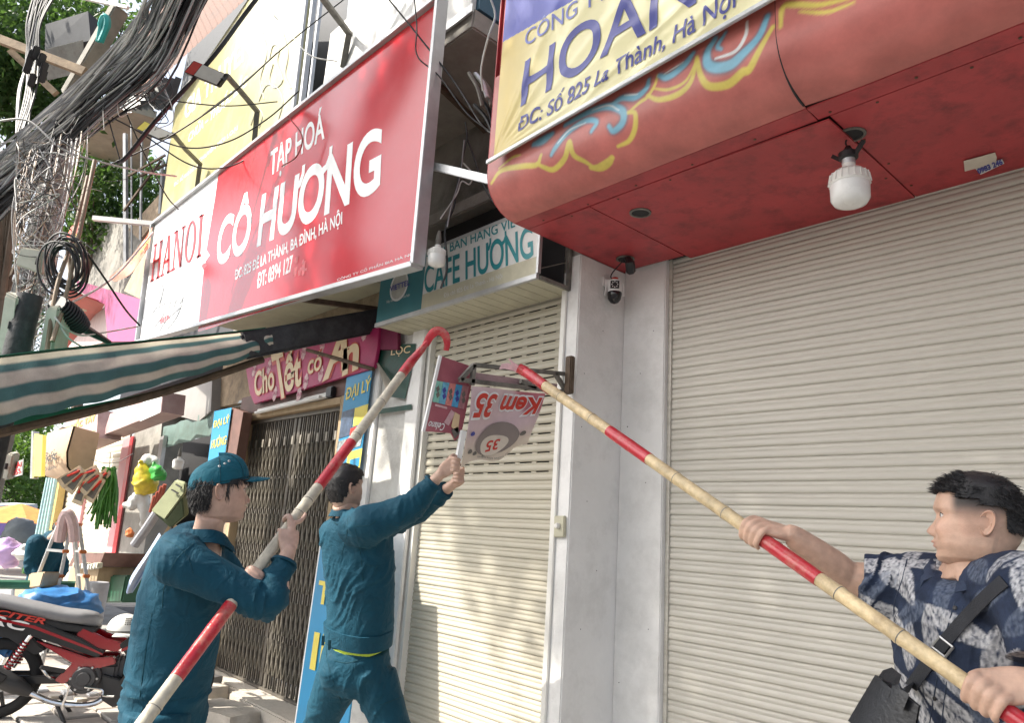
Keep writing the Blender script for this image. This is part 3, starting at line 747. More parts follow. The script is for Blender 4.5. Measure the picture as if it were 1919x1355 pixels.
c = at(420, 1345, Z=.02); rock('rubble_block', c, (.62, .36, .16), 5, 'wide cracked stone slab in front of the door step', m_step, rot=.25)
# ---- sign over the gate
ts = thing('festive_sign', (-6.6, YC-.06, 2.8), 'magenta festive shop sign above the folding gate', 'sign')
YT = YC-.07
panel('board', [(459, 682), (711, 612), (708, 650), (700, 690), (476, 757), (468, 738)], dict(Y=YT), .03, m_magenta, ts, bevel=.004)
panel('side_board', [(712, 612), (745, 618), (745, 655), (712, 655)], dict(Y=YT+.02), .03, M('dark_magenta', (.16, .01, .05), .6, bump=.05), ts)
def big(s, bl, br, tl, bold, shear=.12):
    quad_text(s, (bl[0]-1, bl[1]+2), (br[0]+2, br[1]+2), (tl[0]-1, tl[1]-3), dict(Y=YT-.004), m_redink, ts, bold=bold+.055, shear=shear)
    quad_text(s, bl, br, tl, dict(Y=YT-.009), m_cream_print, ts, bold=bold, shear=shear)
big('Cho', (478, 744), (515, 729), (476, 699), .02)
big('T', (522, 750), (545, 740), (507, 662), .03)
big('ết', (534, 738), (566, 722), (530, 655), .03)
big('có', (577, 703), (603, 692), (577, 668), .015)
big('A', (604, 716), (652, 690), (612, 628), .04, .22)
big('n', (641, 706), (674, 690), (640, 656), .04)
for (x, y) in ((476, 693), (504, 688), (569, 660), (604, 647), (683, 622), (573, 715), (601, 700), (515, 738), (560, 740)):
    c = at(x, y, Y=YT-.002); b = MB(); t = np.linspace(0, 2*math.pi, 19)[:-1]
    pr = [(c[0]+(.062 if k % 2 else .05)*math.cos(a)*.8, c[1], c[2]+(.085 if k % 2 else .07)*math.sin(a)) for k, a in enumerate(t)]
    b.prism(pr, (0, .0012, 0)).build('burst', m_pinkwhite, ts, angle=0)
    quad_text('An', (x-4, y+4), (x+5, y+1), (x-4, y-4), dict(Y=YT-.0035), m_magenta, ts)
# tube light
tl_ = thing('tube_light', (-6.7, YC-.05, 2.66), 'white fluorescent tube light on the brown beam over the gate', 'lamp')
a, b = at(484, 771, Y=YC-.05), at(606, 741, Y=YC-.05)
m_lamp = M('lamp_plastic', (.80, .80, .78), .35, var=.03, bump=0)
MB().bar(a+V(-.02, .02, 0), b+V(.06, .02, 0), .05, .045).build('fitting', m_offwhite, tl_, bevel=.004)
MB().tube([a+V(0, -.025, -.02), b+V(0, -.025, -.02)], .016, 10).build('tube', m_lamp, tl_)
MB().bb(b[0]+.05, b[0]+.16, YC-.06, YC-.0105, b[2]-.03, b[2]+.07).build('ballast', m_black, tl_, bevel=.01)
# rod sticking out
tag(MB().tube([at(576, 656, Y=-.62), at(700, 692, Y=-.52)], .017, 7).build('pipe_stub', m_rust), 'rusty pipe across the magenta sign ending at the blue banner', 'pipe')
# ---- blue agency banners
def flag(name, label, poly, plane, lines, extras=()):
    t = thing(name, at(*poly[-1], **plane), label, 'banner')
    panel('cloth', poly, plane, .006, m_sky_blue, t)
    for s, bl, br, tl, bold in lines:
        quad_text(s, bl, br, tl, {k: v-.004 for k, v in plane.items()}, m_yellow_ink, t, bold=bold)
    return t
f2 = flag('agency_banner', 'tall blue and yellow agency banner hanging by the plaster pillar', [(650, 706), (698, 689), (672, 890), (624, 905)], dict(Y=YC-.05),
          [('ĐẠI LÝ', (646, 757), (693, 738), (650, 722), .02)])
pl = dict(Y=YC-.054)
panel('photo_panel', [(642, 772), (664, 765), (657, 815), (635, 822)], pl, .002, M('navy_print', (.06, .09, .15), .4, var=.5, scale=18, bump=0), f2)
panel('yellow_panel', [(665, 765), (690, 757), (686, 790), (661, 800)], pl, .002, m_yellow_ink, f2)
panel('yellow_panel', [(652, 848), (679, 840), (672, 890), (646, 898)], pl, .002, m_yellow_ink, f2)
panel('photo_panel', [(633, 828), (680, 812), (675, 836), (630, 848)], pl, .002, M('grey_print', (.3, .34, .36), .4, var=.8, scale=22, bump=0), f2)
panel('red_tag', [(657, 803), (668, 799), (665, 813), (655, 816)], dict(Y=YC-.0555), .001, m_redink, f2)
panel('blue_badge', [(656, 862), (674, 857), (672, 874), (654, 879)], dict(Y=YC-.0555), .001, m_sky_blue, f2)
f1 = flag('agency_banner', 'small blue agency sign box beside the left end of the gate', [(402, 771), (434, 764), (420, 862), (389, 868)], dict(Y=-.62),
          [('ĐẠI LÝ', (399, 806), (429, 796), (401, 786), .02), ('HƯỚNG', (395, 842), (423, 833), (398, 820), .02)])
panel('side', [(435, 764), (456, 772), (440, 868), (421, 866)], dict(Y=-.60), .1, m_brown_paint, f1)
# ---- torn dark green poster on the pillar
po = thing('poster', at(730, 745, Y=YC-.03), 'torn dark green poster peeling off the plaster pillar', 'poster')
g_ = [(691, 647), (779, 644), (770, 700), (759, 748), (733, 744), (718, 704), (706, 676)]
panel('sheet', g_, dict(Y=YC-.022), .002, m_green_print, po)
c0, c1, c2 = at(703, 672, Y=YC-.03), at(733, 716, Y=YC-.03), at(723, 732, Y=YC-.16)
MB().prism([c0, c1, c2], (0, .002, .001)).build('torn_corner', m_paper, po)
quad_text('LỌC', (732, 670), (768, 665), (734, 652), dict(Y=YC-.025), m_cream_print, po, bold=.005)
quad_text('7', (698, 668), (716, 664), (698, 648), dict(Y=YC-.025), m_paper, po, bold=.01, shear=.2)
MB().bb(-5.0, -4.5, YC-.026, YC-.0235, 2.46, 2.50).build('stain_strip', m_green_print, po)
# ---- blue panel leaning on the gate
bp = thing('leaning_panel', (-5.3, -.85, 0), 'tall sky blue banner panel leaning against the gate behind the reaching man', 'banner')
T0, B0 = at(606, 1006, Y=-.80), at(556, 1362, Y=-.92)
T0 = T0+(T0-B0)*.05
W_ = V(.62, .02, 0)
P = np.array([[lerp(B0, T0, v)+W_*u for u in np.linspace(0, 1, 4)] for v in np.linspace(0, 1, 8)])
MB().sheet(P, .012).build('board', m_sky_blue, bp)
MB().bar(B0+V(-.011, 0, 0), T0+V(-.011, 0, 0), .018, .02).build('edge_rail', m_white, bp)
nrm = unit(np.cross(W_, T0-B0))
def lean(u0, v0, u1, v1, s, bold=.03):
    q = lambda u, v: lerp(B0, T0, v)+W_*u+nrm*.004
    text(s, q(u0, v0), q(u1, v0), q(u0, v1), m_yellow_ink, bp, proud=.016, bold=bold)
lean(.10, .88, .9, .98, 'ĐẠI LÝ'); lean(.10, .60, .9, .76, 'THẺ'); lean(.15, .28, .85, .46, 'IN')

# ================================================================== STRIPED AWNING
aw = thing('striped_awning', (-6.2, -1.6, 2.0), 'green and beige striped cloth awning sagging from the gate house', 'awning')
m_awn = M_attr('awning_cloth', rough=.85, bump=.3, bscale=120, spec=.2, var=.16, scale=7)
XA = -5.2
up = [(500, 618), (470, 622), (400, 630), (300, 640), (200, 650), (100, 660), (0, 672), (-90, 684), (-200, 700)]
lo = [(505, 656), (470, 668), (400, 692), (300, 720), (200, 748), (100, 772), (0, 796), (-90, 815), (-200, 838)]
U = spline([at(x, y, X=XA) for x, y in up], 64); Lw = spline([at(x, y, X=XA) for x, y in lo], 64)
nv = 24; rows = []
for j in range(nv):
    t = j/(nv-1)
    base = U*(1-t)+Lw*t
    out = .05*math.sin(t*math.pi)+.05*t
    ww = np.array([.016*math.sin(i*.55+t*3.0)+.012*math.sin(i*1.3+t*5+1)+.02*noise.noise(Vector((i*.2, t*3, 4))) for i in range(len(U))])*(.3+t)
    q = base.copy(); q[:, 0] += out+ww; q[:, 2] += .008*np.sin(np.arange(len(U))*.9)*t; rows.append(q)
P = np.array(rows)
o = MB().sheet(P, .003).build('side_valance', m_awn, aw, angle=70)
tt = np.repeat(np.linspace(0, 1, nv), len(U)); ii = np.tile(np.linspace(0, 1, len(U)), nv)
gr = V(.06, .125, .125); be = V(.46, .40, .34); pale = V(.55, .50, .38)
st = np.zeros((len(tt), 3)); 
lim = tt+.006*np.sin(ii*9)
for k, (a, b, c) in enumerate(((-1, .10, pale), (.10, .24, gr), (.24, .46, be), (.46, .68, gr), (.68, .86, be), (.86, 2, gr))):
    st[(lim >= a) & (lim < b)] = c
set_print(o, np.concatenate([st, st]))
# the sloping roof cloth behind it with its beige hem, seen from below
m_awn2 = M('awning_underside', (.02, .16, .10), .8, var=.15, bump=.2, bscale=80)
m_hem = M('awning_hem', (.52, .46, .33), .8, var=.1, bump=.2)
Q = np.array([[U[i]+V(-.02-2.1*s, 0, .02-.10*math.sin(math.pi*s)) for s in np.linspace(0, 1, 8)] for i in range(0, len(U), 4)])
Q = Q[:, :, :]
MB().sheet(Q, .004).build('roof_cloth', m_awn2, aw, angle=60)
fe0, fe1 = at(310, 742, X=-6.9), at(-60, 836, X=-6.9)
E_ = spline([at(x, y, X=-6.9) for x, y in ((330, 728), (250, 757), (150, 785), (60, 806), (0, 822), (-80, 842))], 30)
E2 = spline([at(x, y, X=-6.9) for x, y in ((330, 722), (250, 742), (150, 762), (60, 778), (0, 786), (-80, 800))], 30)
MB().sheet(np.array([E2, lerp(E2, E_, .5)+V(.02, 0, 0), lerp(E2, E_, .8)]), .003).build('far_valance', m_awn2, aw, angle=60)
MB().sheet(np.array([lerp(E2, E_, .81), E_]), .004).build('far_hem', m_hem, aw, angle=60)
# dark tarred beam carrying the cloth
dbm = MB(); A, B_ = at(712, 598, X=-5.14), at(470, 646, X=-5.14)
dbm.bar(A+V(-.03, .02, 0), B_+V(-.03, -.05, -.02), .09, .20)
dbm.build('tarred_beam', M('tarred_wood', (.035, .035, .04), .75, var=.5, scale=10, bump=.5, bscale=40, dirt=(.1, .1, .1), dirt_amt=.4, dscale=9), aw, bevel=.02)
lowb = [at(498, 672, X=-5.26), at(300, 737, X=-5.26), at(0, 812, X=-5.26), at(-120, 842, X=-5.26)]
MB().tube(spline(lowb, 20)+V(-.05, 0, .0), .028, 7).build('pole', m_rust, aw)
MB().tube([U[0]+V(-.05, 0, 0), U[-1]+V(-.05, 0, 0)], .02, 7).build('pole', m_rust, aw)
MB().tube([U[1]+V(-.05, 0, -.02), U[1]+V(-2.1, 0, -.02)], .018, 7).build('cross_pole', m_rust, aw)
# ================================================================== TREES
def leaf_mat(name, c):
    m = M(name, c, .5, var=.35, scale=1.3, bump=0, spec=.35)
    b = m.node_tree.nodes['Principled BSDF']
    N = m.node_tree.nodes; L = m.node_tree.links
    tr = N.new('ShaderNodeBsdfTranslucent'); tr.inputs[0].default_value = (c[0]*2.2, c[1]*2.0, c[2]*1.2, 1)
    ms = N.new('ShaderNodeMixShader'); ms.inputs[0].default_value = .35
    out = N['Material Output']; L.new(b.outputs[0], ms.inputs[1]); L.new(tr.outputs[0], ms.inputs[2]); L.new(ms.outputs[0], out.inputs[0])
    return m
m_leaf = leaf_mat('leaf_green', (.055, .115, .035)); m_leaf2 = leaf_mat('leaf_bright_green', (.07, .14, .03))
m_bark = M('bark', (.14, .11, .085), .9, var=.3, scale=6, bump=.8, bscale=25, stretch=(1, 1, .25))
def tree(name, label, base, crown, n, seed, leaf=.10, limbs=9, mat=None, group=None):
    """crown: list of (centre, radii)"""
    r = np.random.default_rng(seed); base = np.asarray(base, float)
    t = thing(name, base, label, 'tree', group)
    vs, fs, k = [], [], 0
    ws = np.array([np.prod(q[1]) for q in crown]); ws = ws/ws.sum()
    cs = []
    for (c, rad), w in zip(crown, ws):
        m = max(8, int(n*w)); ncl = max(6, m//38)
        d = r.normal(size=(ncl, 3)); d /= np.linalg.norm(d, axis=1)[:, None]
        cl = np.asarray(c)+d*np.asarray(rad)*(r.random((ncl, 1))**.45); cs.append(cl)
        cc = cl[r.integers(0, ncl, m)]+r.normal(size=(m, 3))*.17*np.mean(rad)**.6
        a = r.normal(size=(m, 3)); a[:, 2] -= .7; a /= np.linalg.norm(a, axis=1)[:, None]
        b = np.cross(a, r.normal(size=(m, 3))); b /= np.linalg.norm(b, axis=1)[:, None]
        L = leaf*(.7+.7*r.random((m, 1))); nn = np.cross(a, b)
        p0 = cc; p1 = cc+a*L*.5+b*L*.22+nn*L*.06; p2 = cc+a*L; p3 = cc+a*L*.5-b*L*.22+nn*L*.06
        vs.append(np.stack([p0, p1, p2, p3], 1).reshape(-1, 3))
        fs += [(k+4*i, k+4*i+1, k+4*i+2, k+4*i+3) for i in range(m)]; k += 4*m
    mb = MB(); mb.add(np.concatenate(vs), fs); mb.build('crown', mat or m_leaf, t, angle=0)
    allc = np.concatenate(cs); c0 = np.mean([q[0] for q in crown], axis=0); h = c0[2]-base[2]
    tb = MB(); fork = base+(c0-base)*.55
    tb.tube(spline([base, lerp(base, fork, .5)+r.normal(size=3)*.08, fork], 8), np.linspace(.22, .13, len(spline([base, fork, fork], 8))), 8) if False else tb.tube(np.array([base, lerp(base, fork, .5)+V(.06, .05, 0), fork]), [.2, .16, .12], 8)
    for i in r.choice(len(allc), min(limbs, len(allc)), replace=False):
        e = allc[i]; mid = lerp(fork, e, .5)+V(0, 0, .15)*np.linalg.norm(e-fork)*.5
        tb.tube(np.array([fork-V(0, 0, .05), mid, e]), [.075, .045, .012], 6)
    tb.build('trunk', m_bark, t)
    return t
tree('shade_tree', 'broad street tree across the road that shades the shutters', (-3.6, -8.3, -.12),
     [((-5.2, -7.2, 8.6), (1.7, 1.7, 2.0)), ((-2.9, -7, 7.9), (2.3, 1.8, 2.7)), ((-.6, -6.9, 8.1), (2.2, 1.8, 2.7)), ((1.8, -6.8, 8.3), (2.2, 1.7, 2.6)), ((-2.6, -7, 9.9), (2.6, 1.7, 1.6)), ((-1.2, -5.6, 7.2), (2.4, 1.3, 1.5)), ((4.0, -6.5, 8), (2, 1.6, 2.4)), ((-7.2, -7, 10.4), (1.9, 1.5, 1.15)), ((-6.2, -7.2, 9.9), (1.4, 1.4, 1.3)), ((-7.5, -7, 9.75), (1.5, 1.2, .75)), ((-7.4, -7.1, 10.1), (1.5, 1.0, .8))], 72000, 3, leaf=.145)
tree('street_tree', 'leafy green tree at the upper left behind the cable bundle', ad(40, 720, 17)*V(1, 1, 0)+V(0, 0, -.1),
     [(ad(60, 90, 15), (2.1, 1.6, 1.7)), (ad(-60, 60, 14), (2.0, 1.6, 1.7)), (ad(10, 235, 15), (1.4, 1.3, 1.3)), (ad(150, 20, 16), (1.5, 1.3, 1.0)), (ad(55, 160, 16.5), (1.2, 1, 1))], 15000, 5, leaf=.17)
tree('street_tree', 'smaller tree showing between the concrete pole and the stained house', ad(180, 700, 20)*V(1, 1, 0)+V(0, 0, -.1),
     [(ad(165, 345, 19), (1.5, 1.2, 1.5)), (ad(215, 400, 19), (1.4, 1.2, 1.3)), (ad(265, 350, 20), (1.1, 1.0, 1.2)), (ad(130, 300, 20), (1.2, 1, 1.1))], 7000, 6, leaf=.17)
tree('street_tree', 'hazy pale green tree at the far end of the street under the awning', ad(40, 985, 42)*V(1, 1, 0)+V(0, 0, -.1),
     [(ad(25, 900, 42), (2.6, 2, 3.4)), (ad(75, 890, 46), (2.2, 2, 3.2)), (ad(-60, 880, 40), (3, 2, 3.5)), (ad(50, 820, 45), (3, 2, 2.6))], 9000, 9, leaf=.34, mat=m_leaf2)
tree('street_tree', 'dark bushy tree between the pole and the left edge', ad(10, 640, 24)*V(1, 1, 0)+V(0, 0, -.1),
     [(ad(10, 510, 22), (1.2, 1, 1.0)), (ad(-70, 420, 22), (1.6, 1.3, 1.6)), (ad(40, 560, 24), (1.2, 1, .9))], 3500, 10, leaf=.19)

# ================================================================== HOUSES ABOVE AND BEHIND, UPPER LEFT
m_tile = M('brown_boards', (.15, .075, .055), .75, var=.3, scale=5, bump=.3, bscale=30, dirt=(.06, .04, .035), dirt_amt=.5)
m_zinc = M('zinc_sheet', (.34, .36, .36), .45, metal=.4, var=.2, scale=4, bump=.1, dirt=(.16, .13, .10), dirt_amt=.5, dscale=5)
m_zinc_green = M('zinc_green', (.16, .24, .22), .5, metal=.2, var=.2, scale=4, bump=.1, dirt=(.1, .1, .08), dirt_amt=.5, dscale=5)
m_beigewall = M('beige_wall', (.48, .44, .35), .85, var=.12, scale=3, bump=.2, dirt=(.25, .21, .16), dirt_amt=.5)
m_darkroof = M('dark_roof', (.06, .065, .075), .7, var=.2, bump=.2)
def corrugated(name, mat, a, b, c, n, amp, parent, wave=9):
    """sheet with ridges running from edge a-b towards c (c-a is the run direction)"""
    a, b, c = (np.asarray(q, float) for q in (a, b, c)); nrm = unit(np.cross(b-a, c-a))
    us = np.linspace(0, 1, n*4+1)
    P = np.array([[a+(b-a)*u+(c-a)*v+nrm*amp*math.sin(u*n*2*math.pi) for u in us] for v in (0, .5, 1)])
    return MB().sheet(P, .003).build(name, mat, parent, angle=60)
# the house that carries the pharmacy boards
ph = thing('tall_house', (-9, .6, 0), 'tall house behind the pale yellow pharmacy board with brown boarded eaves', 'building')
MB().bb(-16, -5.191, .31, .8, 3.76, 12).build('wall', m_darkroof, ph)
ev0, ev1 = ad(225, 178, 11.5), ad(490, -60, 9.0)
ev2, ev3 = ad(420, -120, 12.0), ad(225, 60, 12.6)
nbd = 26
for i in range(nbd):     # eave boards
    u0, u1 = i/nbd+.004, (i+1)/nbd-.004
    q = [lerp(lerp(ev0, ev1, .25), ev1, u0), lerp(lerp(ev0, ev1, .25), ev1, u1), lerp(lerp(ev3, ev2, .2), ev2, u1), lerp(lerp(ev3, ev2, .2), ev2, u0)]
    q = [lerp(ad(255, 190, 11.4), ad(490, -30, 9.3), u0), lerp(ad(255, 190, 11.4), ad(490, -30, 9.3), u1), lerp(ad(235, 60, 12.6), ad(420, -90, 11.5), u1), lerp(ad(235, 60, 12.6), ad(420, -90, 11.5), u0)]
    MB().prism(q, (0, 0, .05)).build('eave_board', m_tile, ph)
corrugated('zinc_awning', m_zinc, ad(238, 215, 12.4), ad(300, 158, 11.2), ad(215, 185, 13.2), 7, .03, ph)
corrugated('zinc_awning', m_zinc, ad(225, 205, 12.6), ad(322, 205, 11.4), ad(245, 150, 13.0), 9, .03, ph)
panel('floor_slab', [(150, 262), (205, 196), (292, 222), (276, 300), (262, 318), (165, 290)], dict(Z=at(220, 250, Y=-.4)[2]), .18, m_beigewall, ph)
for x0, y0, x1, y1, w in ((235, 250, 236, 520, .055), (246, 230, 247, 520, .02), (266, 260, 263, 450, .03), (305, 300, 299, 400, .035)):
    MB().bar(ad(x0, y0, 12), ad(x1, y1, 12), w).build('upright', m_galv, ph)
for x0, y0, x1, y1 in ((302, 300, 232, 395), (310, 290, 240, 330), (262, 330, 330, 300)):
    MB().bar(ad(x0, y0, 11.9), ad(x1, y1, 11.9), .03).build('brace', m_rust, ph)
panel('deck', [(240, 430), (302, 360), (300, 400), (262, 450)], dict(Y=-.3), .1, m_board, ph)
MB().bar(ad(175, 409, 11.2), ad(292, 420, 11.2), .07).build('awning_bar', m_offwhite, ph)
# pale yellow pharmacy board
m_yel_board = M('pharmacy_board', (.38, .35, .17), .3, var=.08, scale=2, bump=.03, spec=.5, dirt=(.52, .50, .38), dirt_amt=.7, dscale=1.5, coat=.3)
m_pale_ink = M('pale_ink', (.80, .80, .74), .4, var=.05, bump=0)
YP = -.85
yb = thing('pharmacy_board', (-8, YP, 5.5), 'pale yellow pharmacy board above the red grocery billboard', 'sign')
panel('board', [(296, 440), (328, 200), (470, -10), (577, -30), (552, 208), (500, 300), (420, 400)], dict(Y=YP), .05, m_yel_board, yb)
pl = dict(Y=YP-.0008)
quad_text('CHỮA – THUỐC BẮC', (352, 268), (462, 160), (356, 240), pl, m_pale_ink, yb, bold=.015)
quad_text('GIA TRUYỀN', (345, 225), (470, 100), (350, 170), pl, m_pale_ink, yb, bold=.02)
quad_text('CHUYÊN MỌI LOẠI', (372, 308), (445, 245), (373, 296), pl, m_pale_ink, yb, bold=.01)
quad_text('ĐC: SỐ 818 ĐÊ LA', (326, 350), (372, 312), (327, 339), pl, m_pale_ink, yb, bold=.01)
m_sketch = M('grey_sketch_print', (.42, .42, .40), .5, var=.1, bump=0)
for pts in ([(505, 110), (512, 85), (524, 90), (520, 118), (530, 150), (515, 165), (505, 150), (512, 120)], [(485, 190), (500, 160), (520, 165), (530, 190), (522, 225)], [(530, 60), (540, 100), (535, 140), (545, 165)], [(470, 235), (482, 205), (492, 215), (486, 240)], [(492, 60), (500, 100), (488, 150), (495, 185)]):
    MB().tube([at(x, y, Y=YP-.004) for x, y in spline(pts, 30)], .006, 4).build('line_drawing', m_sketch, yb)
for dx_, w in ((0, .03), (14, .05), (27, .035)):
    MB().bar(at(578+dx_, -30, Y=YP-.02), at(549+dx_, 215, Y=YP-.02), w, up=(1, 0, 0)).build('edge_rail', m_galv, yb, bevel=.004)
# dark gap and the second board
panel('shadow_gap', [(590, -40), (690, -60), (660, 170), (560, 240)], dict(Y=-.30), .05, m_darkroof, ph)
wbx = thing('shop_board', (-5, YP, 5.5), 'pale blue shop board behind the top edge of the red billboard', 'sign')
panel('board', [(655, -20), (840, -80), (826, 30), (640, 140)], dict(Y=YP), .05, M('pale_blue_board', (.50, .62, .66), .35, var=.15, scale=2, bump=.03), wbx)
quad_text('IOV', (660, 66), (745, -18), (668, 12), pl, M('pale_orange_ink', (.72, .52, .36), .4, bump=0), wbx, bold=.03, shear=.2)
# ================================================================== LED FLOODLIGHTS ON ARMS
m_led = M('led_glass', (.62, .60, .56), .15, var=.08, scale=12, bump=0, spec=.6)
m_redtape = M('red_tape', (.5, .06, .05), .4, bump=0)
m_grey_light = M('lamp_grey', (.40, .41, .43), .4, metal=.2, bump=.03)
def floodlight(label, head, arm, d):
    t = thing('floodlight', ad(*arm[-1], d), label, 'floodlight', 'floodlights on the sign arms')
    dist = [d-.9, d-.45, d-.05, d] if len(arm) == 4 else [d-.7, d-.05, d]
    P = [ad(x, y, q) for (x, y), q in zip(arm, dist)]
    for a, b in zip(P[:-1], P[1:]): MB().bar(a, lerp(a, b, 1.04), .05, .035).build('arm', m_grime, t, bevel=.004)
    if head:
        q = [ad(x, y, d-.95) for x, y in head]; n = unit(np.cross(q[1]-q[0], q[3]-q[0])); n = n if n[2] > 0 else -n
        MB().prism(q, n*.07).build('housing', m_black, t, bevel=.008)
        ins = [lerp(p, np.mean(q, axis=0), .08)-n*.004 for p in q]
        MB().prism([lerp(ins[0], ins[1], .28), ins[1], ins[2], lerp(ins[3], ins[2], .28)], n*.003).build('lens', m_led, t)
        MB().prism([ins[0], lerp(ins[0], ins[1], .26), lerp(ins[3], ins[2], .26), ins[3]], n*.003).build('lens_label', m_redtape if 'upper' in label else m_yellow_ink, t)
        for k in range(5):
            a = lerp(q[3], q[2], .15+.17*k)+n*.07; MB().bar(a, lerp(a, lerp(q[0], q[1], .15+.17*k)+n*.07, .8), .012, .03, up=n).build('fin', m_black, t)
        MB().bar(lerp(q[1], q[2], .5), P[0], .03).build('bracket', m_black, t)
    return t
floodlight('upper LED floodlight with red corner reaching out over the pharmacy board', [(344, 134), (408, 160), (424, 138), (362, 112)], [(424, 140), (452, 172), (482, 208), (477, 262)], 7.6)
floodlight('lower LED floodlight above the white end of the billboard', [(254, 240), (298, 260), (330, 252), (270, 226)], [(324, 250), (348, 280), (375, 307), (369, 352)], 9.3)
floodlight('bare grey lamp arm above the top right of the red billboard', None, [(600, -10), (654, 62), (643, 124)], 6.3)

# ================================================================== STAINED HOUSE AND PINK SHOP, LEFT
sh = thing('stained_house', (-13.5, .3, 0), 'old grey stained house with magenta shop fascia left of the billboard', 'building')
panel('wall', [(118, 430), (165, 395), (250, 415), (290, 430), (300, 640), (140, 640)], dict(Y=.2), .3, m_oldwall, sh)
m_fuchsia = M('fuchsia_paint', (.40, .06, .17), .5, var=.1, scale=3, bump=.05)
m_salmon = M('salmon_paint', (.56, .16, .13), .55, var=.1, scale=3, bump=.05)
m_pinkwhite_wall = M('pale_pink_wall', (.60, .48, .45), .7, var=.15, bump=.1, dirt=(.36, .2, .2), dirt_amt=.4, stretch=(4, 4, .6))
panel('fascia', [(143, 525), (268, 562), (262, 640), (202, 640), (196, 570), (146, 545)], dict(Y=-.75), .04, m_fuchsia, sh)
panel('soffit', [(128, 545), (196, 570), (150, 655), (95, 660)], dict(Z=at(170, 580, Y=-.7)[2]), .03, m_salmon, sh)
panel('side_wall', [(197, 568), (203, 572), (200, 640), (140, 655), (128, 650)], dict(Y=-.55), .03, m_pinkwhite_wall, sh)
for x, y in ((152, 580), (122, 626)):
    MB().lathe(at(x, y, Z=at(170, 580, Y=-.7)[2])-V(0, 0, .005), [(.001, 0), (.10, 0), (.10, .01)], 18).build('downlight', m_sign_cream, sh)
panel('tarp', [(282, 445), (255, 500), (232, 545), (262, 560), (274, 500)], dict(Y=-1.0), .02, M('dirty_tarp', (.30, .28, .2), .85, var=.2, bump=.2), sh)
# salmon bunting flag with yellow letters, and a second scrap on the pole
fl = thing('flag_banner', at(240, 520, Y=-1.35), 'faded salmon cloth streamer with yellow letters beside the white billboard end', 'banner')
top = spline([(286, 425), (268, 452), (240, 488), (205, 520)], 16); bot = spline([(280, 462), (262, 490), (243, 515), (215, 528)], 16)
n_ = min(len(top), len(bot))
P = np.array([[at(*lerp(top[i], bot[i], v), Y=-1.35+.03*math.sin(i*.9+v*2)) for i in range(n_)] for v in np.linspace(0, 1, 5)])
MB().sheet(P, .003).build('cloth', M('faded_salmon', (.60, .26, .19), .8, var=.15, bump=.2), fl)
quad_text('KHAI TRƯƠNG', (246, 498), (282, 450), (243, 488), dict(Y=-1.40), m_yellow_ink, fl, bold=.02)
sc = thing('cloth_scrap', at(140, 440, Y=-2.0), 'small red cloth scrap caught on the wires by the concrete pole', 'cloth')
panel('cloth', [(148, 415), (150, 440), (138, 455), (124, 444), (134, 424)], dict(Y=-2.0), .004, M('faded_red', (.52, .12, .09), .8, var=.2, bump=.2), sc)
panel('star', [(139, 443), (142, 436), (144, 443), (140, 448)], dict(Y=-2.006), .003, m_yellow_ink, sc)
# roof and beams at the far upper left
rf = thing('roof_shed', ad(120, 100, 12.5)*V(1, 1, 0), 'dark tin shed on a timber frame under the tree at the upper left', 'shed')
MB().prism([ad(85, 45, 13), ad(165, 20, 12.4), ad(170, 75, 12.4), ad(84, 92, 13)], (-.3, .4, 0)).build('roof', m_darkroof, rf)
corrugated('wall', m_zinc, ad(84, 92, 12.9), ad(156, 74, 12.4), ad(88, 150, 13.2), 14, .02, rf)
MB().bar(ad(-30, 62, 11.6), ad(160, 135, 11.4), .10, .13).build('beam', m_board, rf)
MB().bar(ad(20, 95, 11.7), ad(105, 175, 11.6), .08, .10).build('beam', m_board, rf)
MB().bar(ad(150, -6, 11.6), ad(240, 14, 11.4), .05, .05).build('rail', m_white, rf)
MB().bar(ad(225, 15, 11.5), ad(130, 180, 11.7), .24, .2).build('concrete_post', m_oldwall, rf, bevel=.02)
tag(MB().tube(spline([ad(184, 78, 11.2), ad(192, 40, 11.2), ad(198, 32, 11.2), ad(200, 48, 11.2), ad(188, 78, 11.2)], 20), [.04]*4+[.06]*(len(spline([(0, 0, 0)]*5, 20))-8)+[.05]*4, 7).build('plastic_bag', M('teal_bag', (.03, .32, .30), .35, var=.2, bump=.1)), 'teal plastic bag tied to the concrete post at the upper left', 'bag')

# ================================================================== SHOPS DOWN THE STREET
ds = thing('shop_house', (-11, .3, 0), 'open shop with zinc awning and hanging goods beside the raw concrete column', 'building')
Ys = -.43
panel('column', [(250, 815), (306, 770), (300, 830), (258, 1110), (205, 1110)], dict(Y=Ys), .3, m_oldwall, ds)
panel('sign_box', [(305, 735), (398, 705), (395, 770), (372, 790), (306, 772)], dict(Y=-.42), .3, M('grey_box', (.26, .25, .24), .6, var=.1, bump=.05), ds)
corrugated('zinc_awning', m_zinc, at(250, 808, Z=3.0), at(308, 776, Z=3.02), at(375, 792, Z=2.85), 5, .03, ds)
corrugated('zinc_front', m_zinc_green, at(300, 842, Y=-.40), at(398, 815, Y=-.40), at(305, 802, Y=-.40), 3, .02, ds)
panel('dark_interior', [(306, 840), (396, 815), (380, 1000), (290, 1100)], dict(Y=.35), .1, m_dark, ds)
panel('post', [(300, 820), (307, 816), (296, 890), (290, 890)], dict(Y=-.46), .05, m_galv, ds)
panel('back_shelf', [(310, 850), (322, 845), (305, 960), (292, 960)], dict(Y=.1), .05, m_board, ds)
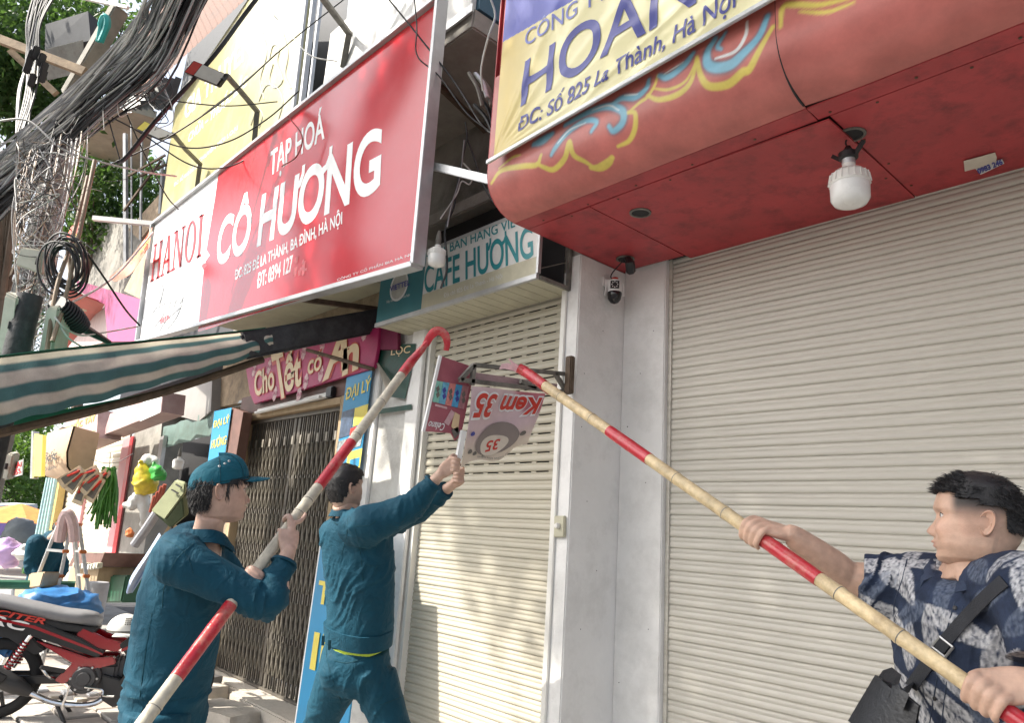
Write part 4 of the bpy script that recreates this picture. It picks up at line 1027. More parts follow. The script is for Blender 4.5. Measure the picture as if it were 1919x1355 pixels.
# lightbox signs along the row
m_dusty = M('dusty_pink_board', (.40, .27, .27), .6, var=.15, scale=4, bump=.03, dirt=(.5, .46, .42), dirt_amt=.6)
s1 = thing('shop_board', at(195, 815, Y=-1.0), 'dusty pink and grey shop board under the awning', 'sign')
panel('board', [(194, 815), (206, 776), (306, 734), (302, 772)], dict(Y=-1.0), .25, m_dusty, s1)
panel('pale_patch', [(262, 790), (268, 752), (304, 737), (300, 773)], dict(Y=-1.006), .005, m_sign_white, s1)
s2 = thing('shop_board', at(120, 850, Y=-1.1), 'dusty beige shop board with yellow letters next to the pink shutter', 'sign')
panel('board', [(115, 848), (124, 790), (184, 768), (181, 820)], dict(Y=-1.1), .3, m_dusty, s2)
pl = dict(Y=-1.108)
quad_text('THUỐC TÂY', (121, 812), (178, 788), (123, 795), pl, m_yellow_ink, s2, bold=.02)
quad_text('TÂN DƯỢC', (127, 833), (178, 814), (128, 824), pl, m_yellow_ink, s2, bold=.02)
# pink framed shop with cream shutter
pk = thing('shop_house', (-13, .3, 0), 'pink framed shop with cream roller shutter down the street', 'building')
panel('soffit', [(114, 848), (184, 822), (250, 820), (172, 852)], dict(Z=2.82), .03, m_salmon, pk)
panel('pink_jamb', [(230, 824), (250, 818), (212, 1060), (196, 1050)], dict(Y=Ys-.03), .2, M('pink_jamb_paint', (.60, .30, .32), .5, var=.1, bump=.05), pk)
panel('red_edge', [(244, 820), (250, 818), (212, 1062), (206, 1056)], dict(Y=Ys-.04), .009, m_letter_red, pk)
panel('pink_post', [(165, 850), (171, 848), (138, 1040), (130, 1040)], dict(Y=Ys-.03), .1, M('pink_jamb_paint'), pk)
m_cream_sh = M('cream_shutter', (.60, .54, .42), .5, var=.08, scale=3, bump=.05, dirt=(.42, .36, .26), dirt_amt=.4)
xa, xb = at(196, 1000, Y=Ys)[0], at(110, 1000, Y=Ys)[0]
t_ = thing('roller_shutter', ((xa+xb)/2, Ys+.03, 0), 'cream roller shutter inside the pink shop frame', 'roller shutter')
sl_ = MB().sheet(np.array([[(x, y, z) for x in (xb-.4, xa+.3)] for y, z in ((0, 0), (-.012, .02), (-.012, .06), (0, .085))])-V((xa+xb)/2, 0, 0), .002).mesh('slat')
sl_.materials.append(m_cream_sh); finish(sl_, 40)
z = 0
while z < 2.8:
    o = link_mesh('slat', sl_, t_); o.location = (0, 0, z); z += .088
MB().bb(xb-.4, xa+.3, Ys+.036, Ys+.04, 0, 2.8).build('backing', m_grime, t_)
yl_ = thing('wooden_shutter_post', at(100, 1000, Y=-.5), 'yellow wooden door post beside the pale blue pipes', 'post')
panel('post', [(106, 898), (114, 898), (90, 1045), (80, 1045)], dict(Y=-.55), .1, M('ochre_paint', (.50, .36, .13), .6, bump=.1), yl_)
for k in range(4):
    a, b = at(90+k*5, 896, Y=-.62), at(62+k*6, 1040, Y=-.62)
    tag(MB().tube([a, b], .035, 8).build('drain_pipe', M('pale_blue_pipe', (.30, .46, .47), .5, bump=.05)), ('leftmost', 'second', 'third', 'rightmost')[k]+' of the pale blue pipes standing beside the yellow post', 'pipe', 'pale blue pipes')
# rounded brown canopy with black characters and the yellow box behind
bc = thing('canopy', at(120, 890, Y=-1.2), 'rounded tan shop canopy with black characters at the street end', 'canopy')
mt = M('tan_paint', (.50, .36, .24), .55, var=.1, bump=.05)
xs_ = (at(72, 890, Y=-1.4)[0], at(118, 893, Y=-1.4)[0]); zc = at(100, 880, Y=-1.4)[2]
prof = [(-1.4, .55), (-1.42, .2), (-1.38, .02), (-1.3, -.07), (-1.2, -.09), (-1.08, -.1)]
P = np.array([[(x, y, zc+z) for x in np.linspace(xs_[0], xs_[1], 3)] for y, z in prof])
MB().sheet(P, .02).build('shell', mt, bc)
MB().prism([(xs_[1], y, zc+z) for y, z in prof]+[(xs_[1], -1.08, zc+.5)], (-.02, 0, 0)).build('end_panel', mt, bc)
quad_text('永安', (80, 872), (106, 862), (83, 850), dict(Y=-1.45), m_black, bc, bold=.02)
quad_text('HỘI QUÁN', (80, 886), (104, 880), (81, 876), dict(Y=-1.45), m_black, bc, bold=.02)
panel('cut_letters', [(80, 856), (92, 820), (116, 800), (118, 812), (98, 836)], dict(Y=-1.3), .1, m_rust, bc)
yx = thing('lightbox_sign', at(60, 880, Y=-2.0), 'yellow light box sign edge on beside the tan canopy', 'sign')
panel('box', [(58, 893), (61, 812), (80, 816), (77, 893)], dict(Y=-1.75), .04, m_yellow_ink, yx)
panel('frame', [(56, 897), (59, 808), (62, 808), (60, 897)], dict(Y=-1.77), .07, m_steel, yx)
pn = thing('phone_notice', at(30, 890, Y=-2.4), 'small red numbered notice hanging by the cable box at the left edge', 'sign')
panel('board', [(22, 868), (42, 862), (40, 890), (21, 895)], dict(Y=-2.4), .01, m_sign_white, pn)
quad_text('MAI', (24, 880), (40, 874), (24, 870), dict(Y=-2.405), m_letter_red, pn, bold=.02)
quad_text('055', (23, 892), (39, 887), (23, 882), dict(Y=-2.405), m_letter_red, pn, bold=.02)
# ================================================================== UTILITY POLES, CABINETS, CABLES
m_pole = M('pole_concrete', (.22, .215, .205), .9, var=.2, scale=4, bump=.4, bscale=40, dirt=(.15, .14, .13), dirt_amt=.6, dscale=3)
m_cab = M('cable_black', (.02, .02, .023), .5, var=.2, bump=.05)
m_cabg = M('cable_grey', (.26, .26, .27), .5, var=.25, scale=3, bump=.05)
m_cabw = M('cable_pale', (.52, .51, .49), .5, var=.2, scale=3, bump=.05)
m_cabb = M('cable_brown', (.22, .16, .11), .55, var=.2, bump=.05)
m_cabinet = M('cabinet_beige', (.56, .54, .47), .5, var=.1, bump=.05, dirt=(.34, .31, .26), dirt_amt=.5, dscale=5)
q = at(112, 300, Y=-2.55)
pole = thing('utility_pole', (q[0], -2.55, -.02), 'concrete utility pole strangled by cables left of the billboard', 'pole')
MB().tube([V(q[0], -2.55, -.02), V(q[0], -2.55, q[2]+.35)], [.165, .125], 16).build('shaft', m_pole, pole)
for z in (q[2]-.55, q[2]-1.3):
    MB().lathe(V(q[0], -2.55, z), [(.14, 0), (.15, 0), (.15, .05), (.14, .05)], 16, cap=False).build('steel_band', m_galv, pole)
q2 = at(48, 590, Y=-2.75)
tag(MB().tube([V(q2[0]-.15, -2.75, -.02), V(q2[0], -2.75, q2[2]+.15)], .085, 14).build('tarred_pole', M('tarred_wood'), angle=60), 'thick black tarred pole stump in front of the concrete pole', 'pole')
def cabinet(label, poly, d, thick=.18):
    P = [ad(x, y, d) for x, y in poly]; n = unit(np.cross(P[1]-P[0], P[3]-P[0])); n = n if n @ CF > 0 else -n
    t = thing('junction_cabinet', P[3], label, 'cabinet')
    MB().prism(P, n*thick).build('box', m_cabinet, t, bevel=.012)
    c = np.mean(P, axis=0); MB().prism([lerp(p, c, .14)-n*.008 for p in P], n*.006).build('door', m_cabinet, t, bevel=.002)
    MB().box(lerp(P[1], P[2], .5)-n*.012+unit(P[0]-P[1])*.03, (.02, .02, .05)).build('latch', m_black, t)
cabinet('beige cable cabinet clamped high on the concrete pole', [(38, 462), (81, 468), (76, 514), (27, 496)], 5.6)
cabinet('tall beige cabinet on the pole just above the awning', [(88, 574), (111, 572), (97, 668), (72, 668)], 5.3)
cabinet('tall beige cabinet at the left edge above the awning', [(10, 545), (33, 556), (22, 670), (-8, 670)], 5.2)
cabinet('narrow grey cable box hanging under the awning at the left edge', [(14, 848), (25, 852), (14, 900), (4, 900)], 6.2, .1)
R2 = random.Random(11)
# the thick bundle: every cable on its own
for i in range(96):
    t = (i+R2.random())/96
    t2 = min(1, max(0, t+R2.uniform(-.12, .12))); t3 = min(1, max(0, t+R2.uniform(-.16, .16)))
    J = 2.4 if R2.random() < .45 else 1.0
    pts = [(-330, 520+150*t3, 7.4), (-40, 318+125*t3+R2.uniform(-12, 12)*J, 6.7+R2.uniform(-.2, .2)), (60+18*t, 238+95*t+R2.uniform(-9, 9)*J, 6.6+R2.uniform(-.15, .15)),
           (150+52*t2+R2.uniform(-5, 5)*J*1.6, 152+72*t2+R2.uniform(-5, 5)*J*1.6, 6.5+R2.uniform(-.12, .12)), (235+75*t2, 62+72*t2+R2.uniform(-8, 8)*J*1.6, 6.3), (282+118*t3, -30, 6.1+R2.uniform(-.1, .1)), (400+118*t3, -300, 5.6)]
    m_ = (m_cabw if R2.random() < .45 else m_cabg) if t < .52 else (m_cabg if R2.random() < .38 else m_cab)
    w_ = wire(pts, R2.uniform(.006, .011), m_, n=26, sides=5)
    pale = m_ is not m_cab
    tag(w_, 'pale grey cable of the thick bundle sweeping to the pole' if pale else 'black cable of the thick bundle sweeping up past the floodlights', 'cable', 'pale cables of the thick bundle' if pale else 'black cables of the thick bundle')
# black core of the bundle
for i in range(8):
    wire([(-320, 590, 7.45), (-30, 385+R2.uniform(-40, 40), 6.75), (90, 290+R2.uniform(-20, 20), 6.68), (215+R2.uniform(-12, 12), 185+R2.uniform(-12, 12), 6.6), (300+R2.uniform(-15, 15), 95+R2.uniform(-14, 14), 6.42), (385+R2.uniform(-18, 18), -30, 6.2), (490, -300, 5.7)],
         R2.uniform(.014, .024), m_cab, name='cable', label='heavy black cable in the core of the bundle', group='heavy core cables', n=24, sides=6)
# tangled loops round the pole
for i in range(110):
    cx, cy = R2.choice([(40, 330), (60, 420), (45, 520), (60, 600), (20, 400), (95, 330), (70, 570)]); d = 5.9+R2.uniform(-.35, .5)
    pts = [(cx+R2.uniform(-55, 60), cy+R2.uniform(-75, 75), d+R2.uniform(-.15, .15)) for _ in range(R2.choice((4, 5, 5, 6)))]
    pts.sort(key=lambda p: p[1]+R2.uniform(-50, 50))
    if min(p[0] for p in pts) < 31: pts = [(max(p[0], 31), p[1], p[2]) for p in pts]
    m_ = R2.choice([m_cabw, m_cabg, m_cabg, m_cab, m_cab, m_cabb])
    wire(pts, R2.uniform(.0022, .0052), m_, label='thin loose wire in the tangle around the concrete pole', group='loose wires in the pole tangle', n=34, sides=4)
for i in range(16):
    x0 = R2.uniform(34, 160); 
    wire([(x0+12, 270-(x0-60)*.75+R2.uniform(-15, 25), 6.62), (x0, 300+R2.uniform(-10, 30), 6.2), (x0-22+R2.uniform(-16, 16), 400+R2.uniform(-20, 20), 6.0), (max(31, x0-55+R2.uniform(-15, 15)), 560+R2.uniform(-20, 20), 5.8), (max(31, x0-75+R2.uniform(-12, 12)), 700, 5.6)],
         R2.uniform(.003, .006), R2.choice([m_cabg, m_cabg, m_cab, m_cabb]), label='wire running down the concrete pole among the others', group='wires running down the pole', n=26, sides=4)
for i in range(16):
    x0 = 60+R2.uniform(-14, 14)
    wire([(x0+R2.uniform(20, 44), -20, 8.5), (x0+R2.uniform(4, 10), 45, 8.4), (x0+R2.uniform(-8, 8), 110, 8.3), (x0-4+R2.uniform(-10, 10), 170, 8.1), (max(31, x0-20+R2.uniform(-8, 8)), 250, 7.8)], R2.uniform(.008, .014), R2.choice([m_cabg, m_cab, m_cab]),
         label='dark cable of the clamped strand in front of the tree', group='clamped cable strand at the upper left', n=24, sides=5)
for i in range(34):
    a = R2.uniform(0, 1); x0, y0 = 40+250*a, 300-250*a
    p0 = (x0, y0+R2.uniform(-20, 40), 6.5); p2 = (x0+R2.uniform(-110, 140), y0+R2.uniform(60, 190), 6.4+R2.uniform(-.2, .5)); pm = ((p0[0]+p2[0])/2+R2.uniform(-30, 30), max(p0[1], (p0[1]+p2[1])/2)+R2.uniform(10, 60), 6.4)
    p2 = (max(32, min(290, p2[0])), p2[1], p2[2]); pm = (max(32, pm[0]), pm[1], pm[2])
    wire([p0, pm, p2], R2.uniform(.0025, .005), R2.choice([m_cabw, m_cabg, m_cab, m_cab]), label='stray thin wire drooping out of the thick bundle', group='stray wires under the bundle', n=24, sides=4)
for (x, y) in ((52, 125), (58, 105), (66, 98), (78, 112), (82, 128), (60, 150), (80, 142)):
    tag(MB().bar(ad(x-4, y+12, 8.1), ad(x+4, y-12, 8.1), .07, .06).build('cable_clamp', m_black, bevel=.012), 'black clamp closing the cable strand before the tree', 'clamp', 'black clamps on the cable strand')
def W(pts, r, m_, label, n=40): wire(pts, r, m_, label=label, n=n, sides=6)
W([(-10, 227, 6.2), (53, 226, 6.2), (112, 276, 6.2), (170, 298, 6.3), (266, 321, 6.6), (330, 330, 7)], .009, m_cabw, 'white wire sagging from the bundle to the billboard')
W([(486, -10, 6.8), (452, 35, 6.8), (412, 90, 6.7), (367, 143, 6.7), (292, 226, 6.7), (239, 292, 6.7), (220, 305, 6.7)], .022, m_cab, 'thick dark cable dropping past both floodlights')
W([(520, 98, 7), (425, 183, 7), (319, 255, 7), (226, 300, 6.9), (190, 312, 6.8)], .007, m_cab, 'thin black wire crossing the pharmacy board')
W([(560, 170, 7), (500, 223, 7), (425, 266, 7), (345, 276, 7), (252, 242, 6.8)], .007, m_cab, 'sagging black wire below the upper floodlight arm')
W([(186, 157, 6.5), (207, 235, 6.5), (226, 303, 6.5)], .006, m_cab, 'short straight wire hanging from the bundle in a V')
W([(207, 128, 6.5), (252, 247, 6.7), (308, 360, 7.2), (335, 393, 7.5)], .007, m_cab, 'black wire running from the bundle down onto the white billboard end')
W([(223, 173, 6.6), (320, 188, 6.8), (425, 198, 7.1), (520, 190, 7.3)], .006, m_cab, 'nearly level black wire between bundle and pharmacy board')
W([(207, 218, 6.6), (266, 250, 6.8), (345, 303, 7), (398, 316, 7.1), (452, 303, 7.2), (510, 260, 7.2), (570, 225, 7)], .007, m_cab, 'black wire drooping across the lower floodlight arm')
W([(722, -10, 4.9), (782, 64, 4.8), (848, 149, 4.7), (901, 231, 4.5), (926, 252, 4.4)], .006, m_cab, 'long black wire from the billboard corner to the canopy')
W([(776, -10, 4.85), (781, 50, 4.8), (782, 104, 4.75), (822, 141, 4.7), (875, 212, 4.55), (924, 250, 4.42)], .005, m_cab, 'knotted black wire over the right edge of the billboard')
W([(655, -10, 6.3), (551, 72, 6.8), (450, 160, 7.3), (380, 215, 7.4)], .006, m_cab, 'straight black wire crossing the board edge rails')
W([(503, 16, 6.9), (551, 72, 6.6), (583, 104, 6.4), (631, 114, 6.2)], .006, m_cabw, 'pale wire from the pharmacy board to the lamp arm')
W([(540, 218, 6.0), (566, 255, 5.9), (556, 292, 5.9), (528, 311, 6.0)], .006, M('cable_red', (.3, .03, .03), .5, bump=0), 'dark red wire loop lying on the grocery billboard')
W([(917, -10, 4.1), (928, 29, 4.1), (915, 69, 4.1), (902, 128, 4.15), (905, 170, 4.2)], .006, m_cabw, 'pale wire hanging beside the left edge of the banner')
W([(872, 228, 4.7), (875, 258, 4.7), (868, 290, 4.7), (858, 340, 4.7), (850, 390, 4.6), (834, 430, 4.5), (838, 500, 4.4), (826, 540, 4.35)], .007, m_cab, 'black wire dropping to the bulb before the cafe sign')
W([(875, 258, 4.7), (890, 300, 4.7), (905, 345, 4.65), (925, 380, 4.5)], .006, m_cab, 'black wire bending away under the red canopy')
W([(870, 262, 4.7), (862, 330, 4.68), (846, 385, 4.6), (838, 425, 4.5)], .005, m_cabg, 'thin grey wire twisted along the bulb wire')
W([(868, 305, 4.66), (885, 325, 4.66), (880, 345, 4.66), (865, 340, 4.66), (855, 365, 4.64), (825, 410, 4.55)], .005, m_cabw, 'pale looped wire tied to the steel support bar')
W([(106, 581, 5.4), (186, 539, 5.9), (234, 499, 6.4), (287, 435, 7.0)], .009, m_cabw, 'beige wire rising from the pole cabinet to the billboard edge')
W([(165, 330, 5.9), (133, 456, 5.6), (106, 541, 5.4), (86, 670, 5.2)], .016, m_cabb, 'left of two brown cables running down beside the coil')
W([(178, 300, 5.9), (150, 430, 5.6), (122, 560, 5.4), (98, 640, 5.2)], .016, m_cabb, 'right of two brown cables running down beside the coil')
W([(148, 452, 5.5), (195, 520, 5.7), (235, 580, 6), (262, 610, 6.3)], .008, m_cab, 'black wire slanting across the magenta fascia')
W([(100, 590, 5.3), (118, 612, 5.3), (150, 628, 5.5), (190, 624, 5.8), (258, 612, 6.3)], .007, m_cabw, 'white wire curving from the cabinet to the pink shop')
W([(102, 592, 5.3), (125, 630, 5.3), (150, 648, 5.4), (165, 655, 5.5)], .007, m_cabw, 'white wire drooping to the awning hem')
# black cable coil and wrapped cable
coil = thing('cable_coil', ad(120, 545, 5.5), 'black cable coil hung on the concrete pole', 'cable coil')
cc = ad(122, 495, 5.5); ax1 = unit(CR*.9+CU*.35); ax2 = unit(CU*.95-CR*.25)
for k in range(11):
    rr = .125+R2.uniform(-.03, .04); off = CF*R2.uniform(-.07, .07)+CR*R2.uniform(-.03, .03)+CU*R2.uniform(-.05, .04)
    MB().tube([cc+off+ax1*rr*math.cos(a)*1.05+ax2*rr*1.45*math.sin(a) for a in np.linspace(0, 2*math.pi, 26)], .0085, 5).build('turn', m_cab, coil, angle=60)
wr = thing('wrapped_cable', ad(200, 640, 5.8), 'black taped cable sleeve slanting down from the pole to the awning', 'cable')
a_, b_ = ad(108, 570, 5.35), ad(152, 612, 5.6)
MB().tube([a_, lerp(a_, b_, .5), b_, ad(205, 642, 5.9)], [.045, .075, .04, .02], 10).build('sleeve', m_cab, wr)
for k in range(12):
    c = lerp(a_, b_, k/11); MB().lathe(c, [(.05+.022*math.sin(math.pi*k/11)+.018, -.008), (.05+.022*math.sin(math.pi*k/11)+.024, 0), (.05+.022*math.sin(math.pi*k/11)+.018, .008)], 12, axis=unit(b_-a_)).build('tape_turn', m_cab, wr)
# bent scrap of sheet and cables beside the banner
jb = thing('cable_bundle_box', ad(905, 235, 4.45), 'grey crumpled conduit bundle hanging beside the banner edge', 'conduit')
for (x0, y0, x1, y1, w, m_) in ((880, 138, 905, 200, .05, m_grime), (893, 140, 915, 185, .06, m_galv), (903, 150, 924, 200, .07, m_grime), (890, 198, 925, 250, .05, m_black), (905, 190, 926, 235, .06, m_black)):
    MB().tube(spline([ad(x0, y0, 4.5), ad((x0+x1)/2+3, (y0+y1)/2-4, 4.45), ad(x1, y1, 4.4)], 10), w*.5, 7, ell=.5).build('conduit', m_, jb)
# ================================================================== BULBS, CAMERA, SWITCH
m_glass = M('bulb_diffuser', (.78, .78, .76), .25, var=.03, bump=0, spec=.5, sss=.0)
def lamp_bulb(label, top, bot, base, holder=True):
    """top/bot: points of the lamp's hanging axis"""
    t = thing('led_bulb', bot, label, 'bulb'); L = np.linalg.norm(top-bot); up = unit(top-bot)
    MB().lathe(bot, [(.002, 0), (L*.12, L*.012), (L*.20, L*.05), (L*.235, L*.11), (L*.24, L*.30)], 28, axis=up).build('diffuser', m_glass, t, angle=50)
    pr = MB().lathe(bot, [(L*.243, L*.30), (L*.25, L*.31), (L*.25, L*.33), (L*.235, L*.44), (L*.17, L*.50), (L*.085, L*.53), (L*.08, L*.60)], 28, axis=up)
    pr.build('heat_sink', m_offwhite, t)
    x = unit(np.cross(up, V(.3, 1, 0))); y = np.cross(up, x)
    for k in range(20):
        a = 2*math.pi*k/20; d = x*math.cos(a)+y*math.sin(a)
        MB().bar(bot+up*L*.325+d*L*.252, bot+up*L*.445+d*L*.232, L*.012, L*.02, up=d).build('fin', m_offwhite, t)
    if holder:
        MB().lathe(bot, [(L*.075, L*.58), (L*.085, L*.62), (L*.08, L*.66), (L*.085, L*.68)], 16, axis=up).build('screw_base', m_galv, t)
        MB().lathe(bot, [(L*.10, L*.67), (L*.12, L*.69), (L*.12, L*.76), (L*.06, L*.80), (L*.03, L*.86)], 16, axis=up).build('lamp_holder', m_black, t)
        for s in (-1, 1):
            a = bot+up*L*.70+x*s*L*.10; MB().bar(a, a+up*L*.13+x*s*L*.14, L*.04, L*.05).build('clip', m_black, t)
        MB().tube(spline([bot+up*L*.85, bot+up*L*.92+x*L*.03, top], 8), L*.012, 5).build('wire', m_cab, t)
    else: MB().lathe(bot, [(L*.07, L*.58), (L*.08, L*.62), (L*.075, L*.8), (L*.04, L)], 14, axis=up).build('lamp_holder', m_grime, t)
h = at(1588, 256, Z=SOF); dd = (h-CAM) @ CF
zb = at(1592, 404, X=h[0])[2]; zb = CAM[2]+ (ad(1592, 404, dd*.985)-CAM)[2]
lamp_bulb('white LED bulb hanging from the hole in the red canopy soffit', h, V(h[0], h[1], ad(1592, 404, dd)[2]), None)
t0_, b0_ = ad(817, 432, 4.42), ad(817, 500, 4.42); lamp_bulb('dusty white LED bulb dangling in front of the teal cafe sign', V(b0_[0], b0_[1], t0_[2]+.02), b0_, None, holder=False)
lb_ = at(335, 862, Y=-.55); lamp_bulb('white bulb hanging in the dark open shop', lb_+V(0, 0, .14), lb_-V(0, 0, .12), None, holder=False)
# dome camera on the return wall of the corner pillar
cp = at(1152, 540, X=-2.80); cct = thing('security_camera', cp, 'black and white dome security camera under the red canopy', 'camera')
def lc(dx, dy, dz): return cp+V(dx, dy, dz)
MB().lathe(lc(0, 0, 0), [(.046, .045), (.046, .01), (.044, 0), (.044, -.03)], 22).build('body', m_white, cct)
MB().lathe(lc(0, 0, -.03), [(.045, 0), (.046, -.012), (.040, -.045), (.024, -.066), (.004, -.074)], 22).build('dome', M('black_glass', (.01, .01, .012), .12, var=.1, bump=0, spec=.6), cct)
MB().lathe(lc(0, 0, .045), [(.022, 0), (.022, .02), (.018, .024)], 14).build('top_cap', m_redink, cct)
n_ = unit(CAM-cp)*V(1, 1, 0); n_ = unit(n_); s_ = np.cross(V(0, 0, 1), n_)
fp = lc(0, 0, .008)+n_*.046
pn_ = MB().box(fp, (.055, .006, .05), np.column_stack([s_, n_, V(0, 0, 1)])).build('light_panel', m_black, cct)
for a in range(8):
    c = fp+n_*.004+s_*.018*math.cos(a*math.pi/4)+V(0, 0, .018*math.sin(a*math.pi/4)); MB().box(c, (.006, .003, .006), np.column_stack([s_, n_, V(0, 0, 1)])).build('diode', m_white, pn_)
MB().bar(lc(0, 0, .03), V(-2.858, cp[1]-.03, cp[2]+.045), .03, .035).build('wall_arm', m_white, cct, bevel=.004)
MB().box(V(-2.853, cp[1]-.03, cp[2]+.045), (.012, .05, .06)).build('base_plate', m_white, cct, bevel=.003)
for s in (-1, 1): MB().bar(lc(0, 0, 0)+s_*s*.05+V(0, 0, .03), lc(0, 0, 0)+s_*s*.058+V(0, 0, -.05), .008, .012).build('antenna', m_white, cct)
MB().tube(spline([lc(-.02, 0, .05), lc(-.03, .0, .10), at(1168, 488, Z=SOF-.01)], 12), .004, 5).build('wire', m_cab, cct)
lens = MB().lathe(lc(0, 0, -.06)+n_*.022, [(.016, 0), (.016, .006)], 14, axis=unit(n_+V(0, 0, -.6))).build('lens', m_galv, cct)
tag(MB().tube(spline([at(1176, 484, Z=SOF-.012), at(1180, 492, Z=SOF-.06), at(1182, 508, Z=SOF-.09)], 8), [.022]*4+[.03]*(len(spline([(0,0,0)]*3, 8))-4), 7).build('cable_tail', m_cab), 'taped black cable tail hanging from the soffit above the camera', 'cable')
sw = thing('door_switch', at(1047, 1005, Y=YC), 'cream door bell switch on the white jamb of the cafe shutter', 'switch')
panel('plate', [(1038, 967), (1057, 967), (1056, 1007), (1037, 1007)], dict(Y=YC-.024), .0235, m_sign_cream, sw, bevel=.004)
c = at(1046, 986, Y=YC-.026); MB().lathe(c, [(.017, 0), (.017, .012), (.012, .022), (.002, .025)], 16, axis=(0, -1, 0)).build('knob', m_offwhite, sw)
# paper and torn sticker on the right of the soffit
tag(panel('paper_strip', [(1806, 302), (1865, 286), (1868, 295), (1866, 306), (1808, 321)], dict(Z=SOF-.008), .002, m_paper), 'cream paper strip stuck to the red soffit by the right shutter', 'paper')
st_ = thing('sticker', at(1850, 318, Z=SOF-.004), 'torn blue and white phone number sticker on the red soffit edge', 'sticker')
panel('sheet', [(1828, 316), (1878, 298), (1882, 306), (1838, 327)], dict(Z=SOF-.006), .001, m_sign_white, st_)
quad_text('0983 246', (1834, 326), (1880, 307), (1830, 316), dict(Z=SOF-.008), m_ink_navy, st_, bold=.04)
# ================================================================== TORN ICE CREAM SIGNS ON THE IRON BRACKET
XK = -2.885
m_kem = M('faded_pink_print', (.60, .47, .47), .45, var=.1, scale=4, bump=.05, dirt=(.45, .38, .32), dirt_amt=.5, dscale=5)
br_ = thing('sign_bracket', at(1070, 735, X=XK), 'rusty iron sign bracket sticking out from the corner pillar', 'bracket')
for a, b in (((1068, 736), (862, 712)), ((1068, 702), (888, 684)), ((888, 684), (862, 712)), ((888, 684), (884, 722)), ((1003, 727), (975, 715)), ((1064, 738), (1040, 700))):
    MB().bar(at(*a, X=XK), at(*b, X=XK), .022, .022).build('bar', m_grime, br_)
MB().bar(at(1069, 668, X=-2.85), at(1066, 738, X=-2.85), .05, .04).build('wall_plate', m_rust, br_, bevel=.006)
panel('torn_sheet', [(890, 698), (1045, 720), (1040, 735), (960, 728), (890, 718)], dict(X=XK-.03), .004, M('faded_mauve', (.40, .27, .28), .7, var=.3, bump=.3), br_)
ks = thing('ice_cream_sign', at(900, 880, X=XK+.01), 'faded upside down ice cream sign sheet being pulled off its bracket', 'sign')
# sheet with a curled free corner
def kem_pt(u, v):
    a, b, c, d = (at(*q, X=XK+.015) for q in ((884, 724), (1020, 738), (985, 838), (866, 878)))
    p = lerp(lerp(a, b, u), lerp(d, c, u), v)
    curl = max(0, u-.55)**2*max(0, v-.1)*.55; p = p+V(.35*curl+.012*math.sin(u*7+v*4), -.12*curl, .05*curl+ (.02*math.sin(u*9) if v > .95 else 0))
    return p
P = np.array([[kem_pt(u, v) for u in np.linspace(0, 1, 22)] for v in np.linspace(0, 1, 20)])
o = MB().sheet(P, .002).build('sheet', M_attr('kem_sheet', rough=.4, bump=.06, bscale=60, var=.1, scale=8), ks, angle=70)
uu = np.tile(np.linspace(0, 1, 22), 20); vv = np.repeat(np.linspace(0, 1, 20), 22)
col = np.tile(V(.60, .47, .48), (len(uu), 1)); col[vv > .72] = V(.62, .52, .42); f_ = np.clip((vv-.55)/.3, 0, 1)[:, None]
col = V(.60, .46, .48)*(1-f_)+V(.66, .57, .46)*f_
red = np.clip((uu-.55-.5*(vv))/.1, 0, 1)[:, None]*np.clip((.42-vv)/.1, 0, 1)[:, None]; col = col*(1-red)+V(.50, .17, .20)*red
set_print(o, np.concatenate([col, col]))
def kem_text(s, u0, u1, v0, v1, m_, **k):
    def wp(uv): return np.array([kem_pt(u0+(u1-u0)*a, v1+(v0-v1)*b)+V(.006, 0, 0) for a, b in uv])
    a, b, c = kem_pt(u0, v1), kem_pt(u1, v1), kem_pt(u0, v0)
    text(s, a, b, c, m_, ks, warp=wp, flip=True, **k)
def kem_text2(s, u0, u1, v0, v1, m_, off, **k):
    def wp(uv): return np.array([kem_pt(u0+(u1-u0)*a, v1+(v0-v1)*b)+V(off, 0, 0) for a, b in uv])
    text(s, kem_pt(u0, v1), kem_pt(u1, v1), kem_pt(u0, v0), m_, ks, warp=wp, flip=True, **k)
kem_text2('Kem 35', .01, .99, .05, .43, m_letter, .004, bold=.075, shear=.25)
kem_text2('Kem 35', .03, .97, .08, .40, m_redink, .0075, bold=.03, shear=.25)
def blob(u0, v0, ru, rv, m_, off, name, th=.0015, ph=0):
    mb = MB(); t = np.linspace(0, 2*math.pi, 31)[:-1]
    rings = [np.array([kem_pt(u0+ru*k*math.cos(a)*(1+.06*math.sin(3*a+ph)), v0+rv*k*math.sin(a)*(1+.06*math.sin(3*a+ph)))+V(off, 0, 0) for a in t]) for k in (.02, .35, .7, 1)]
    mb.grid(np.array(rings), closed_v=True); return mb.build(name, m_, ks, angle=60)
blob(.47, .72, .30, .23, M('print_taupe', (.24, .20, .18), .5, var=.1, bump=0), .0062, 'ring_print')
blob(.42, .80, .19, .14, M('print_cream', (.62, .55, .45), .5, bump=0), .0078, 'ring_hole', ph=2)
kem_text2('35', .31, .50, .73, .88, m_redink, .0092, bold=.02, shear=.2)
for u0, v0, r in ((.08, .60, .035), (.09, .82, .035), (.17, .86, .03), (.83, .72, .05)):
    blob(u0, v0, r, r*.8, m_ink_navy if r < .04 and v0 < .7 else m_grime, .007, 'icon')
kem_text('HỆ THỐNG BÁN HÀNG', .22, .66, .945, .985, m_grime, bold=.01)
kem_text('ĐẶT MUA KEM', .28, .6, .90, .935, m_grime, bold=.01)
MB().bar(kem_pt(-.02, .55)+V(-.01, -.01, 0), kem_pt(-.03, .92)+V(-.01, -.01, 0), .018, .03).build('batten', m_white, ks)
cs = thing('ice_cream_sign', at(830, 815, X=XK-.06), 'upside down crimson ice cream price board beside the torn sheet', 'sign')
